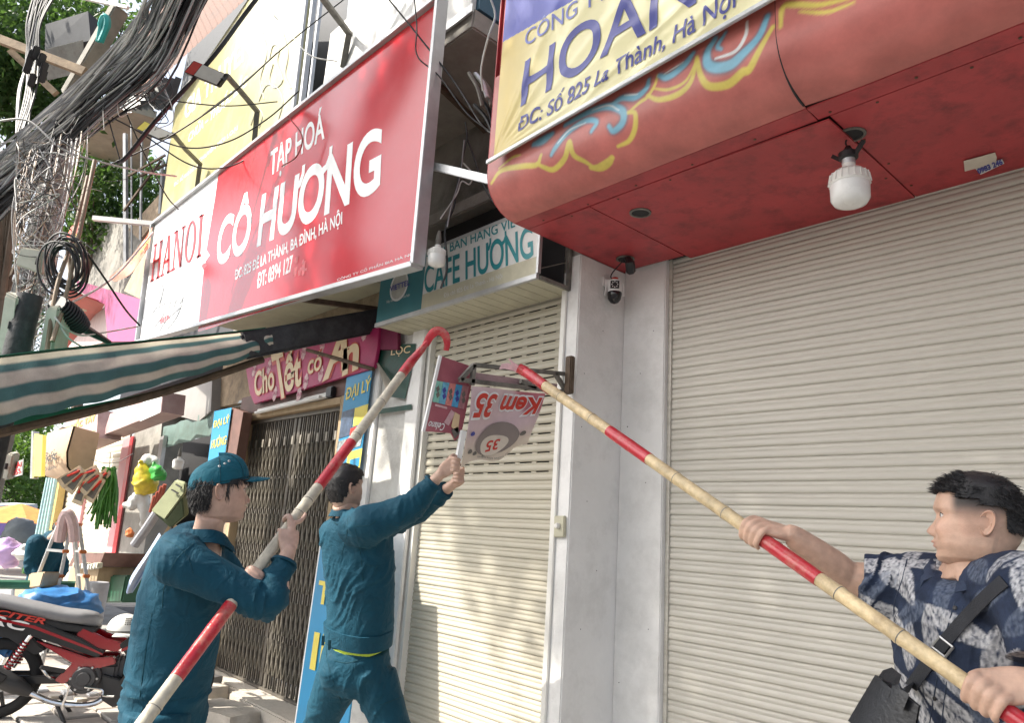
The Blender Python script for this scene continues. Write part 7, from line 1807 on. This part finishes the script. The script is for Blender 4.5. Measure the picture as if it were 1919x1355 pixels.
for sd in (-1, 1):
    y0, y1 = (-.145, -.085) if sd < 0 else (.085, .145)
    plate('tail_cover', [(-.30, .80), (-.05, .755), (.25, .70), (.52, .60), (.70, .50), (.66, .46), (.42, .54), (.15, .62), (-.08, .685), (-.30, .74)], y0, y1, m_bikeblk)
    plate('red_stripe', [(-.28, .778), (.2, .685), (.58, .545), (.70, .49), (.69, .482), (.56, .532), (.18, .668), (-.28, .764)], y0-.004 if sd < 0 else y1, y0 if sd < 0 else y1+.004, m_bikered, bevel=.001)
    plate('side_cover', [(.22, .58), (.42, .52), (.60, .46), (.78, .47), (.80, .42), (.60, .36), (.46, .27), (.40, .30), (.50, .42), (.36, .50)], y0-.012 if sd < 0 else y0, y1 if sd < 0 else y1+.012, m_bikered)
    plate('tunnel_cover', [(.52, .68), (.70, .60), (.86, .56), (.78, .50), (.64, .53), (.48, .62)], y0+.02, y1-.02, m_bikered)
    plate('leg_shield', [(.80, .56), (.95, .70), (1.06, .88), (1.14, .86), (1.10, .62), (1.04, .40), (.90, .26), (.84, .28), (.92, .42)], y0-.03 if sd < 0 else y0+.02, y1-.02 if sd < 0 else y1+.03, m_bikeblk)
    plate('shield_stripe', [(.82, .53), (1.06, .66), (1.07, .645), (.83, .51)], y0-.038 if sd < 0 else y1+.032, y0-.031 if sd < 0 else y1+.038, m_bikered, bevel=.001)
    plate('lower_cover', [(.72, .34), (.86, .30), (1.02, .36), (1.0, .22), (.84, .10), (.74, .16)], y0-.01, y1+.01, m_bikemat)
# seat
sp = [BK(-.28, .86), BK(-.1, .845), BK(.12, .80), BK(.34, .755), BK(.52, .735), BK(.62, .70)]
loft(spline(sp, 30), np.interp(np.linspace(0, 1, len(spline(sp, 30))), [0, .15, .5, .8, 1], [.07, .12, .135, .12, .05]), np.interp(np.linspace(0, 1, len(spline(sp, 30))), [0, .15, .6, .9, 1], [.025, .045, .05, .055, .03]), bl_, n=24, power=3).build('seat', m_seat, mb_, angle=60)
plate('seat_base', [(-.28, .82), (.1, .76), (.4, .70), (.62, .67), (.60, .63), (.36, .655), (.1, .715), (-.28, .78)], -.12, .12, m_bikeblk)
# engine, exhaust, frame
for y, r in ((-.12, .115), (-.15, .085), (-.165, .05)): MB().lathe(BK(.60, .315, y), [(r*.9, -.035), (r, -.025), (r, .03)], 28, axis=bl_).build('crankcase', m_engine, mb_)
MB().box(BK(.66, .32), (.30, .22, .18), np.column_stack([bdir, bl_, ZU])).build('engine_block', m_engine, mb_, bevel=.02)
MB().bar(BK(.74, .36), BK(.92, .40), .14, .13).build('cylinder', m_engine, mb_, bevel=.01)
for k in range(5): MB().box(BK(.78+.032*k, .372+.007*k), (.008, .17, .15), np.column_stack([bdir, bl_, ZU])).build('cooling_fin', m_engine, mb_)
for i in range(6):
    a = i*math.pi/3; c = BK(.60, .315, -.165)+bdir*.09*math.cos(a)+ZU*.09*math.sin(a); MB().lathe(c, [(.009, 0), (.009, -.012)], 8, axis=bl_).build('bolt', m_steel, mb_)
ex_ = spline([BK(.82, .26, -.10), BK(.70, .13, -.13), BK(.45, .14, -.16), BK(.25, .22, -.18)], 20); MB().tube(ex_, .02, 10).build('exhaust_pipe', m_chrome, mb_)
ex_ = spline([BK(.27, .215, -.18), BK(.1, .30, -.19), BK(-.22, .44, -.20), BK(-.34, .49, -.2)], 20); MB().tube(ex_, np.interp(np.linspace(0, 1, len(ex_)), [0, .25, .7, 1], [.03, .062, .068, .05]), 14).build('muffler', m_bikemat, mb_)
plate('heat_guard', [(.12, .35), (-.2, .50), (-.24, .45), (.08, .29)], -.275, -.262, m_bikeblk)
MB().bar(BK(0, .288, -.10), BK(.55, .30, -.10), .035, .06).build('swing_arm', m_bikeblk, mb_, bevel=.008)
MB().bar(BK(0, .288, .10), BK(.55, .30, .10), .035, .06).build('swing_arm', m_bikeblk, mb_, bevel=.008)
for sd in (-1, 1):
    s_ = spline([BK(.05, .34, sd*.12), BK(.18, .62, sd*.12)], 4); sh_ = MB().tube(s_, .018, 8).build('shock_absorber', m_chrome, mb_)
    for k in range(9): MB().lathe(lerp(s_[0], s_[-1], .15+.08*k), [(.026, -.006), (.030, 0), (.026, .006)], 12, axis=unit(s_[-1]-s_[0])).build('spring_turn', m_bikered, sh_)
MB().tube(spline([BK(.40, .30, -.10), BK(.36, .33, -.17), BK(.30, .40, -.18)], 8), .012, 8).build('foot_peg_bar', m_chrome, mb_)
MB().bar(BK(.46, .36, -.14), BK(.30, .40, -.2), .03, .03).build('foot_peg', m_bikemat, mb_, bevel=.006)
MB().tube(spline([BK(.62, .26, -.19), BK(.74, .24, -.19), BK(.76, .20, -.20), BK(.84, .20, -.23)], 14), .009, 8).build('brake_pedal', m_chrome, mb_)
MB().tube(spline([BK(.52, .27, -.2), BK(.50, .16, -.2), BK(.50, .10, -.2)], 8), .008, 6).build('pedal_link', m_chrome, mb_)
MB().tube([BK(.42, .14, -.08), BK(.52, .0, -.14)], .014, 8).build('kick_stand', m_bikemat, mb_)
MB().tube([BK(.42, .14, .08), BK(.50, .0, .16)], .014, 8).build('kick_stand', m_bikemat, mb_)
# front end
for sd in (-1, 1): MB().tube([BK(1.24, .288, sd*.07), BK(1.10, .78, sd*.07)], .022, 10).build('fork_leg', m_engine, mb_)
plate('front_fender', [(1.0, .50), (1.12, .60), (1.30, .62), (1.46, .54), (1.44, .50), (1.28, .56), (1.14, .545), (1.05, .47)], -.06, .06, m_bikered)
MB().tube([BK(1.10, .78), BK(1.04, .95)], .03, 10).build('steering_column', m_bikeblk, mb_)
hb_ = spline([BK(.90, 1.0, -.36), BK(.98, 1.01, -.2), BK(1.03, .98, 0), BK(.98, 1.01, .2), BK(.90, 1.0, .36)], 24); MB().tube(hb_, .011, 8).build('handlebar', m_chrome, mb_)
for sd in (-1, 1):
    MB().tube([BK(.90, 1.0, sd*.36), BK(.955, 1.01, sd*.24)], .019, 10).build('grip', m_bikemat, mb_)
    MB().tube(spline([BK(.96, 1.03, sd*.24), BK(1.02, 1.03, sd*.28), BK(1.0, 1.02, sd*.38)], 10), .007, 6).build('lever', m_chrome, mb_)
    MB().tube(spline([BK(.98, 1.02, sd*.22), BK(.98, 1.14, sd*.27), BK(.96, 1.20, sd*.30)], 10), .007, 6).build('mirror_stem', m_bikeblk, mb_)
    MB().lathe(BK(.955, 1.22, sd*.31), [(.002, -.012), (.05, -.008), (.055, .004), (.045, .012)], 20, axis=-bdir).build('mirror', m_bikeblk, mb_)
plate('handle_cover', [(.94, 1.0), (1.08, 1.06), (1.16, 1.0), (1.14, .92), (1.0, .93)], -.10, .10, m_bikered, bevel=.015)
plate('headlight', [(1.10, .99), (1.168, .99), (1.155, .925), (1.10, .925)], -.085, .085, m_led, bevel=.01)
plate('meter', [(.96, 1.03), (1.04, 1.075), (1.05, 1.06), (.97, 1.01)], -.06, .06, m_bikeblk)
def btext(s, x0, z0, x1, z1, h, y, mat):
    a, b = BK(x0, z0, y), BK(x1, z1, y); text(s, a, b, a+ZU*h, mat, mb_, proud=.0, bold=.03, shear=.3)
btext('EXCITER', -.24, .785, .26, .695, .045, -.1505, m_redink); btext('RC', -.12, .70, .16, .635, .07, -.1475, m_white)
btext('RC', .93, .585, 1.05, .63, .035, -.178, m_white)
# helmet
hl = thing('helmet', BK(.84, .60, -.03), 'white half helmet resting on the motorbike behind the seat front', 'helmet')
hcn = BK(.80, .66, -.04); hp_ = [(.128*math.cos(a), .118*math.sin(a)) for a in np.linspace(-.12, math.pi/2-.02, 12)]
MB().lathe(hcn, hp_, 30).build('shell', m_offwhite, hl, angle=60)
bq = np.array([[hcn+(bdir*math.cos(t)-bl_*math.sin(t))*(.126+.05*v)+V(0, 0, -.012-.02*v) for v in (0, .5, 1)] for t in np.linspace(.2, 1.9, 14)]); MB().sheet(bq, .004).build('peak', m_offwhite, hl, angle=60)
MB().lathe(hcn, [(.129, -.012), (.131, -.006), (.129, .002)], 30, cap=False).build('rim_trim', m_grime, hl)
for i in range(4):
    for j in range(4):
        a = 1.0+.14*i; e = .45+.14*j; d = (bdir*math.cos(a)-bl_*math.sin(a))*math.cos(e)+ZU*math.sin(e)*.93; MB().lathe(hcn+d*.1275, [(.006, 0), (.006, .0012)], 8, axis=d).build('vent_hole', m_grime, hl)
# blue tarp bundle behind
tb_ = thing('tarp_bundle', ad(105, 1150, 6.9), 'crumpled blue tarpaulin bundle behind the motorbike seat', 'tarpaulin'); R4 = random.Random(4)
bm = bmesh.new(); bmesh.ops.create_icosphere(bm, subdivisions=4, radius=1)
for v in bm.verts:
    p = np.array(v.co); rdg = 1-abs(noise.noise(Vector(p*1.6)))*1.6; v.co = Vector(p*(.75+.25*rdg+.10*noise.noise(Vector(p*4.5)))*np.array([1, 1, 1+.3*noise.noise(Vector(p*2))]))
me = bpy.data.meshes.new('cloth'); bm.to_mesh(me); bm.free(); me.materials.append(M('blue_tarp', (.035, .17, .42), .4, var=.2, bump=.2, bscale=60)); finish(me, 60)
o = link_mesh('cloth', me, tb_); o.scale = (.36, .42, .20); o.location = (0, 0, .06)
tag(MB().bar(ad(-30, 1172, 5.75), ad(42, 1222, 5.7), .30, .10).build('blue_sheet', M('blue_tarp'), bevel=.03), 'folded blue sheet jammed over the rear wheel of the motorbike', 'sheet')

# ================================================================== LADDER, MAN AND GOODS DOWN THE PAVEMENT
m_alu = M('aluminium', (.60, .61, .60), .38, metal=.6, var=.1, bump=.05)
m_orange = M('orange_plastic', (.55, .16, .04), .5, bump=.05)
ld = thing('step_ladder', V(*(ad(120, 1150, 7.4)[:2]), 0), 'aluminium step ladder with orange feet standing behind the motorbike', 'ladder')
top = ad(127, 985, 7.4)
ft = [V(*(at(62, 1185, Z=.02)[:2]), .02), V(*(at(98, 1225, Z=.02)[:2]), .02)]
cL = V(*(ad(105, 1150, 7.4)[:2]), 0)
fL = [cL+_r_ for _r_ in (CR*V(1, 1, 0)*-.26-CF*V(1, 1, 0)*.30, CR*V(1, 1, 0)*.20-CF*V(1, 1, 0)*.42, CR*V(1, 1, 0)*.22+CF*V(1, 1, 0)*.35, CR*V(1, 1, 0)*.50+CF*V(1, 1, 0)*.1)]
tps = [top+CR*V(1, 1, 0)*-.10, top+CR*V(1, 1, 0)*.06-CF*V(1, 1, 0)*.05, top+CR*V(1, 1, 0)*.03+CF*V(1, 1, 0)*.05, top+CR*V(1, 1, 0)*.12]
for a, b in zip(fL, tps): MB().bar(a, b, .045, .028).build('rail', m_alu, ld, bevel=.004); MB().bar(a, lerp(a, b, .03), .055, .04).build('foot', m_orange, ld, bevel=.005)
for k in range(5):
    s = .14+.17*k; MB().bar(lerp(fL[0], tps[0], s), lerp(fL[1], tps[1], s), .06, .025).build('tread', m_alu, ld, bevel=.003)
    MB().bar(lerp(fL[2], tps[2], s), lerp(fL[3], tps[3], s), .022, .022).build('rung', m_alu, ld)
    if k > 1:
        for q in (lerp(fL[1], tps[1], s), lerp(fL[3], tps[3], s)): MB().box(q, (.06, .06, .035)).build('joint_cap', m_orange, ld, bevel=.006)
MB().bar(tps[0]+V(0, 0, .01), tps[3]+V(0, 0, .01), .12, .04).build('top_cap', m_orange, ld, bevel=.01)
pw = thing('plastic_wrap', top, 'crumpled pinkish plastic wrap hung over the top of the ladder', 'plastic'); 
MB().tube(spline([ad(112, 1015, 7.3), ad(118, 975, 7.3), ad(126, 962, 7.3), ad(136, 980, 7.3), ad(140, 1015, 7.3)], 24), [.05]*24, 8).build('sheet', M('pink_plastic', (.62, .45, .43), .3, var=.2, bump=.5, bscale=30), pw)
# background man
Bm = thing('person', V(*(ad(85, 1150, 8.0)[:2]), 0), 'man in teal uniform bending behind the step ladder', 'person')
_rt, _fw = view_axes(85, 1050); fb = unit(_rt*.9-_fw*.3)
H4 = Head(ad(118, 993, 7.9), unit(fb+V(0, 0, -.5)), ZU, 1.0, V(.46, .30, .23))
shr, shl4 = ad(66, 1020, 7.75), ad(98, 1012, 8.1); elr = ad(58, 1065, 7.7); har = ad(92, 1085, 7.65); ell4 = ad(118, 1060, 8.1); hal = ad(112, 1085, 7.9)
fine = merge(limb([elr, lerp(elr, har, .8), har], [.04, .03, .026]), limb([ell4, hal], [.04, .028]), MB().lathe(har, [(.005, -.03), (.032, -.01), (.034, .02), (.02, .05), (.003, .06)], 10, axis=unit(har-elr)), MB().lathe(hal, [(.005, -.03), (.032, -.01), (.034, .02), (.02, .05), (.003, .06)], 10, axis=unit(hal-ell4)))
core = merge(limb([H4.w((0, -.02, -.075)), ad(96, 1015, 7.95), ad(88, 1045, 7.95)], [.056, .06, .1]), limb([ad(88, 1045, 7.95), ad(78, 1110, 8.0)], [.10, .10]))
make_body(Bm, H4, core, fine, V(.46, .30, .23)); H4.hair(Bm, lambda x, y, z: .012 if (z > .05 or (y < 0 and z > -.04)) else 0, 4, 500)
tpb = [ad(98, 1008, 7.95), ad(90, 1030, 7.95), ad(80, 1075, 8.0), ad(74, 1102, 8.0)]; spb = spline(tpb, 20)
tb4 = loft(spb, np.interp(np.linspace(0, 1, len(spb)), [0, .2, .6, 1], [.10, .2, .2, .185]), np.interp(np.linspace(0, 1, len(spb)), [0, .2, 1], [.08, .12, .14]), np.cross(fb, ZU))
jv, jf = remesh(merge(tb4, limb([lerp(shr, shl4, .2), shr, elr, lerp(elr, har, .75)], [.09, .09, .065, .045]), limb([lerp(shl4, shr, .2), shl4, ell4, lerp(ell4, hal, .8)], [.09, .09, .065, .045])), .014, 4)
obj_vf('jacket', wrinkle(jv, jf, [(tpb[0], tpb[-1]), (shr, elr), (elr, har)], [(elr, .15, 1)], .008, .018, 41), jf, m_teal_cloth, Bm)
tv, tf = remesh(merge(leg_shapes(tpb[-1]-fb*.0+np.cross(fb, ZU)*.09, V(*(tpb[-1]+np.cross(fb, ZU)*.11)[:2], .5), V(*(tpb[-1]+np.cross(fb, ZU)*.12)[:2], .08), (.12, .10, .085, .08, .075)), leg_shapes(tpb[-1]-np.cross(fb, ZU)*.09, V(*(tpb[-1]-np.cross(fb, ZU)*.11)[:2], .5), V(*(tpb[-1]-np.cross(fb, ZU)*.12)[:2], .08), (.12, .10, .085, .08, .075)), loft(np.array([tpb[-1]+V(0, 0, .06), tpb[-1]-V(0, 0, .1)]), np.array([.18, .18]), np.array([.14, .14]), np.cross(fb, ZU))), .015, 4)
obj_vf('trousers', tv, tf, M('light_teal_cloth', (.02, .16, .19), .75, bump=.2), Bm)
for s in (-1, 1): shoe(Bm, tpb[-1]+np.cross(fb, ZU)*.12*s, fb)
# ---- hanging goods
GD = 9.2
bn = thing('bean_bunch', ad(195, 985, GD), 'long bunch of green yard beans hanging in front of the pink shutter', 'bunch')
m_bean = M('bean_green', (.045, .16, .02), .45, var=.35, scale=12, bump=.05)
R5 = random.Random(5)
for k in range(46):
    x0 = 203+R5.uniform(-18, 16); x1 = x0-12+R5.uniform(-16, 10); y1 = 975+R5.uniform(-22, 18); dd_ = GD+R5.uniform(-.12, .12)
    MB().tube(spline([ad(205+R5.uniform(-14, 12), 878+R5.uniform(-4, 8), dd_), ad(x0, 905, dd_), ad(lerp(x0, x1, .5)+R5.uniform(-4, 4), 940, dd_), ad(x1, y1, dd_)], 10), R5.uniform(.010, .017), 5).build('bean', m_bean, bn, angle=60)
MB().tube([ad(205, 880, GD), ad(207, 848, GD)], .006, 4).build('string', m_cabw, bn)
wire([(172, 862, 9.3), (200, 868, 9.3), (225, 864, 9.3), (250, 850, 9.3)], .005, m_cab, label='thin wire strung before the pink shutter for hanging goods')
m_card = M('packet_card', (.60, .50, .36), .5, var=.2, scale=20, bump=.05)
for k, (x, y, a) in enumerate(((132, 893, .6), (142, 902, .9), (160, 890, .5), (170, 905, .8), (152, 922, 1.2), (178, 918, 1.0), (186, 900, .8))):
    t = thing('knife_packet', ad(x, y+20, 8.9+.03*k), ('first', 'second', 'third', 'fourth', 'fifth', 'sixth', 'last')[k]+' hanging knife packet from the left in the red and cream cluster', 'packet', 'knife packets hanging under the tan canopy')
    c = ad(x, y, 8.9+.03*k); d = unit(CR*math.cos(a)+CU*math.sin(a)); n = np.cross(d, CF)
    P = [c+d*.17+n*.05, c+d*.17-n*.05, c-d*.17-n*.07, c-d*.17+n*.07]; MB().prism(P, CF*.02).build('card', m_card, t, bevel=.008)
    MB().prism([lerp(p, c, .35)-CF*.006 for p in P], CF*.004).build('window', m_grime, t); MB().bar(c-d*.02+n*.02-CF*.016, c+d*.14-n*.01-CF*.016, .035, .02).build('handle', m_redink, t, bevel=.005)
def bagthing(name, label, cat, pts, r, mat, d):
    P = spline([ad(x, y, d) for x, y in pts], 24); mb = MB().tube(P, np.interp(np.linspace(0, 1, len(P)), np.linspace(0, 1, len(r)), r), 14); v = mb.verts()
    v += np.array([[noise.noise(Vector(p*17)), noise.noise(Vector(p*17+V(5, 0, 0))), noise.noise(Vector(p*17+V(0, 7, 0)))] for p in v])*.026
    m2 = MB(); m2.add(v, mb.f); return tag(m2.build(name, mat, angle=70), label, cat)
m_yb = M('yellow_plastic', (.62, .48, .04), .3, var=.3, scale=8, bump=.4, bscale=25); m_gb = M('green_plastic', (.05, .36, .06), .3, var=.3, bump=.4, bscale=25); m_wb = M('white_plastic', (.62, .62, .60), .35, var=.15, bump=.4, bscale=25)
bagthing('plastic_bag', 'yellow filled plastic bag hanging on the raw concrete column', 'bag', [(266, 862), (268, 880), (273, 905), (271, 924)], [.02, .09, .155, .10], m_yb, 8.7)
bagthing('plastic_bag', 'green knotted plastic bag beside the yellow bag', 'bag', [(288, 866), (294, 880), (298, 894), (298, 900)], [.015, .07, .09, .05], m_gb, 8.6)
bagthing('plastic_bag', 'white plastic sack draped above the yellow bag', 'bag', [(262, 868), (275, 862), (290, 866), (294, 878)], [.03, .07, .06, .02], m_wb, 8.75)
bagthing('plastic_bag', 'white torn sack hanging below the yellow bag', 'bag', [(232, 948), (250, 944), (264, 932), (270, 955), (268, 990)], [.03, .07, .09, .07, .03], m_wb, 8.7)
bagthing('gourd_ladle', 'brown ladle hanging on the concrete column', 'ladle', [(240, 992), (244, 1002), (242, 1008)], [.02, .06, .02], m_orange, 8.6)
cbg = thing('canvas_bag', ad(310, 985, 7.4), 'olive green canvas satchel hanging behind the capped man', 'bag'); m_olive = M('olive_canvas', (.27, .29, .17), .85, var=.12, bump=.3, bscale=120)
MB().prism([ad(282, 958, 7.4), ad(328, 900, 7.4), ad(346, 905, 7.3), ad(346, 925, 7.3), ad(308, 975, 7.3)], CF*.05).build('flap', m_olive, cbg, bevel=.012)
MB().prism([ad(288, 962, 7.42), ad(310, 975, 7.32), ad(342, 930, 7.32), ad(345, 968, 7.32), ad(318, 990, 7.35)], CF*.12).build('body', M('olive_canvas_dark', (.10, .13, .07), .85, bump=.3), cbg, bevel=.01)
for a, b in (((322, 918), (334, 925)), ((330, 908), (340, 914))): MB().bar(ad(*a, 7.33), ad(*b, 7.28), .016, .012).build('strap', m_black, cbg)
for k, (x, y) in enumerate(((290, 930), (296, 922), (303, 912), (309, 908))):
    tag(MB().tube([ad(x, y, 8.2), ad(x-8, y+30, 8.2)], .022, 8).build('red_tool_handle', M('rust_red', (.30, .06, .03), .5, bump=.1)), ('lowest', 'second lowest', 'second highest', 'highest')[k]+' of the red tool handles beside the satchel', 'tool', 'red tool handles by the satchel')
tag(MB().tube(spline([ad(298, 955, 7.9), ad(275, 990, 7.9), ad(252, 1022, 7.9)], 8), [.05]*len(spline([(0,0,0)]*3, 8)), 10).build('grey_duct', M('grey_duct', (.30, .30, .32), .4, bump=.1)), 'grey plastic duct leaning down beside the concrete column', 'pipe')
sh_ = spline([ad(300, 1000, 7.6), ad(275, 1040, 7.5), ad(248, 1080, 7.4), ad(238, 1110, 7.4)], 16); sh2 = spline([ad(312, 1006, 7.6), ad(292, 1040, 7.5), ad(262, 1090, 7.4), ad(248, 1112, 7.4)], 16)
tag(MB().sheet(np.array([sh_, lerp(sh_, sh2, .35)-CF*.04, lerp(sh_, sh2, .7)+CF*.03, sh2]), .01).build('cloth', M('pale_blue_cloth', (.40, .50, .68), .8, bump=.2), angle=60), 'pale blue cloth hanging over the rack behind the capped man', 'cloth')
for k, (a, b) in enumerate((((330, 985), (268, 1095)), ((318, 985), (262, 1085)), ((345, 990), (290, 1080)))):
    tag(MB().bar(ad(*a, 7.7), ad(*b, 7.5), .05, .025).build('plank', m_wood if k < 2 else m_offwhite), ('wooden lath leaning nearest the pale blue cloth', 'wooden lath leaning behind the pale blue cloth', 'white lath leaning behind the capped man')[k], 'lath')
tag(panel('green_box', [(195, 1078), (236, 1078), (226, 1130), (186, 1130)], dict(Y=-.75), .4, M('green_tin', (.02, .09, .05), .5, bump=.1), bevel=.02), 'dark green metal box at the foot of the concrete column', 'box')
ro = MB().lathe(V(*(ad(172, 1150, 7.9)[:2]), 0), [(.11, 0), (.12, .02), (.12, .78), (.11, .8), (.03, .8)], 20).build('fabric_roll', M('grey_cloth_roll', (.36, .36, .37), .8, bump=.2), angle=40); tag(ro, 'upright grey cloth roll between the ladder and the green box', 'roll')
tbs = thing('stall_table', at(170, 1075, Y=-1.0)*V(1, 1, 0), 'brown wooden stall table before the pink shutter', 'table')
panel('top', [(140, 1036), (196, 1036), (186, 1062), (128, 1062)], dict(Y=-1.0), .5, m_brown_paint, tbs); panel('front', [(132, 1063), (186, 1063), (176, 1120), (120, 1120)], dict(Y=-.9), .4, m_wood, tbs)
for k in range(9): tag(rock('trinket', at(142+k*5.5, 1060+((k*7) % 4), Y=-1.05), (.06, .06, .06), 30+k, None, m_white if k % 2 else m_sign_cream), ('small pale bowl', 'small white pot')[k % 2]+' set out along the stall table edge', 'pot', 'pots on the stall table')
tag(MB().tube([ad(-30, 1095, 7.0), ad(140, 1098, 7.4)], .045, 10).build('rail', M('green_rail', (.02, .11, .06), .45, bump=.05)), 'green painted street rail crossing behind the ladder', 'rail')
for k, (q, m_) in enumerate((([(55, 1075), (82, 1072), (74, 1100), (48, 1104)], m_wood), ([(28, 1102), (52, 1106), (46, 1150), (24, 1150)], m_board), ([(-10, 1102), (22, 1104), (18, 1150), (-14, 1150)], M('grey_plastic', (.3, .3, .31), .5, bump=.05)))):
    tag(panel('crate', q, dict(Y=-1.9+.05*k), .14, m_, bevel=.01), ('wooden produce crate beside the bending man', 'brown carton below the green rail', 'grey plastic crate at the left edge below the rail')[k], 'crate')
for k in range(12):
    c = ad(58+R5.uniform(-8, 12), 1068+R5.uniform(-6, 4), 9.4); tag(rock('vegetable', c, (.12, .10, .09), 60+k, None, m_bean if k % 3 else m_yb), 'vegetable heaped on the produce crate', 'vegetable', 'vegetables on the crate')
bagthing('plastic_bag', 'lilac plastic bag hanging at the left edge', 'bag', [(10, 1008), (14, 1030), (22, 1052), (30, 1062)], [.05, .17, .14, .03], M('lilac_plastic', (.50, .34, .62), .35, var=.2, bump=.4, bscale=25), 9.5)
bagthing('white_sack', 'round white sack beside the bending man', 'sack', [(46, 1022), (46, 1036), (46, 1048)], [.05, .14, .08], m_wb, 9.3)
# street umbrella far off
um = thing('market_umbrella', at(38, 1050, Y=-3.5)*V(1, 1, 0) if False else V(*(ad(38, 1040, 18)[:2]), 0), 'orange and lilac market umbrella at the end of the street', 'umbrella'); uc = ad(40, 945, 18)
m_or = M('orange_cloth', (.62, .24, .06), .8, bump=.1); m_li = M('lilac_cloth', (.22, .16, .42), .8, bump=.1)
for k in range(8):
    a0, a1 = k*math.pi/4, (k+1)*math.pi/4; p = lambda a, r, z: uc+V(r*math.cos(a), r*math.sin(a), z)
    MB().sheet(np.array([[p(a0, .02, 0), p(a0, .7, -.2), p(a0, 1.35, -.42)], [p((a0+a1)/2, .02, 0), p((a0+a1)/2, .66, -.22), p((a0+a1)/2, 1.25, -.46)], [p(a1, .02, 0), p(a1, .7, -.2), p(a1, 1.35, -.42)]]), .01).build('panel', m_or, um)
    MB().sheet(np.array([[p(a0, 1.35, -.42), p(a0, 1.38, -.66)], [p((a0+a1)/2, 1.25, -.46), p((a0+a1)/2, 1.3, -.74)], [p(a1, 1.35, -.42), p(a1, 1.38, -.66)]]), .01).build('valance', m_li, um)
MB().tube([V(uc[0], uc[1], 0), uc], .03, 8).build('pole', m_galv, um)
bagthing('grey_tarp', 'grey tarpaulin draped under the orange umbrella', 'tarpaulin', [(22, 975), (32, 990), (40, 1010), (36, 1034)], [.1, .32, .34, .2], M('grey_tarp', (.12, .14, .15), .7, bump=.3), 16)
tag(panel('far_building', [(-60, 950), (70, 945), (75, 1040), (-60, 1060)], dict(X=-40), 6, M('hazy_wall', (.42, .45, .47), .9, bump=.05)), 'pale low building closing the far end of the street', 'building')
for k in range(7):
    c = at(30+k*24, 1290+(k*13) % 22, Z=.015); rock('rubble', c, (.10+.02*(k % 3), .08, .03), 80+k, None, m_step if k % 2 else m_white); tag(COL.objects[-1], 'broken tile shard lying on the paving by the motorbike', 'rubble', 'tile shards by the motorbike')
COL.objects.unlink(_to); bpy.data.objects.remove(_to); bpy.data.curves.remove(_tc)
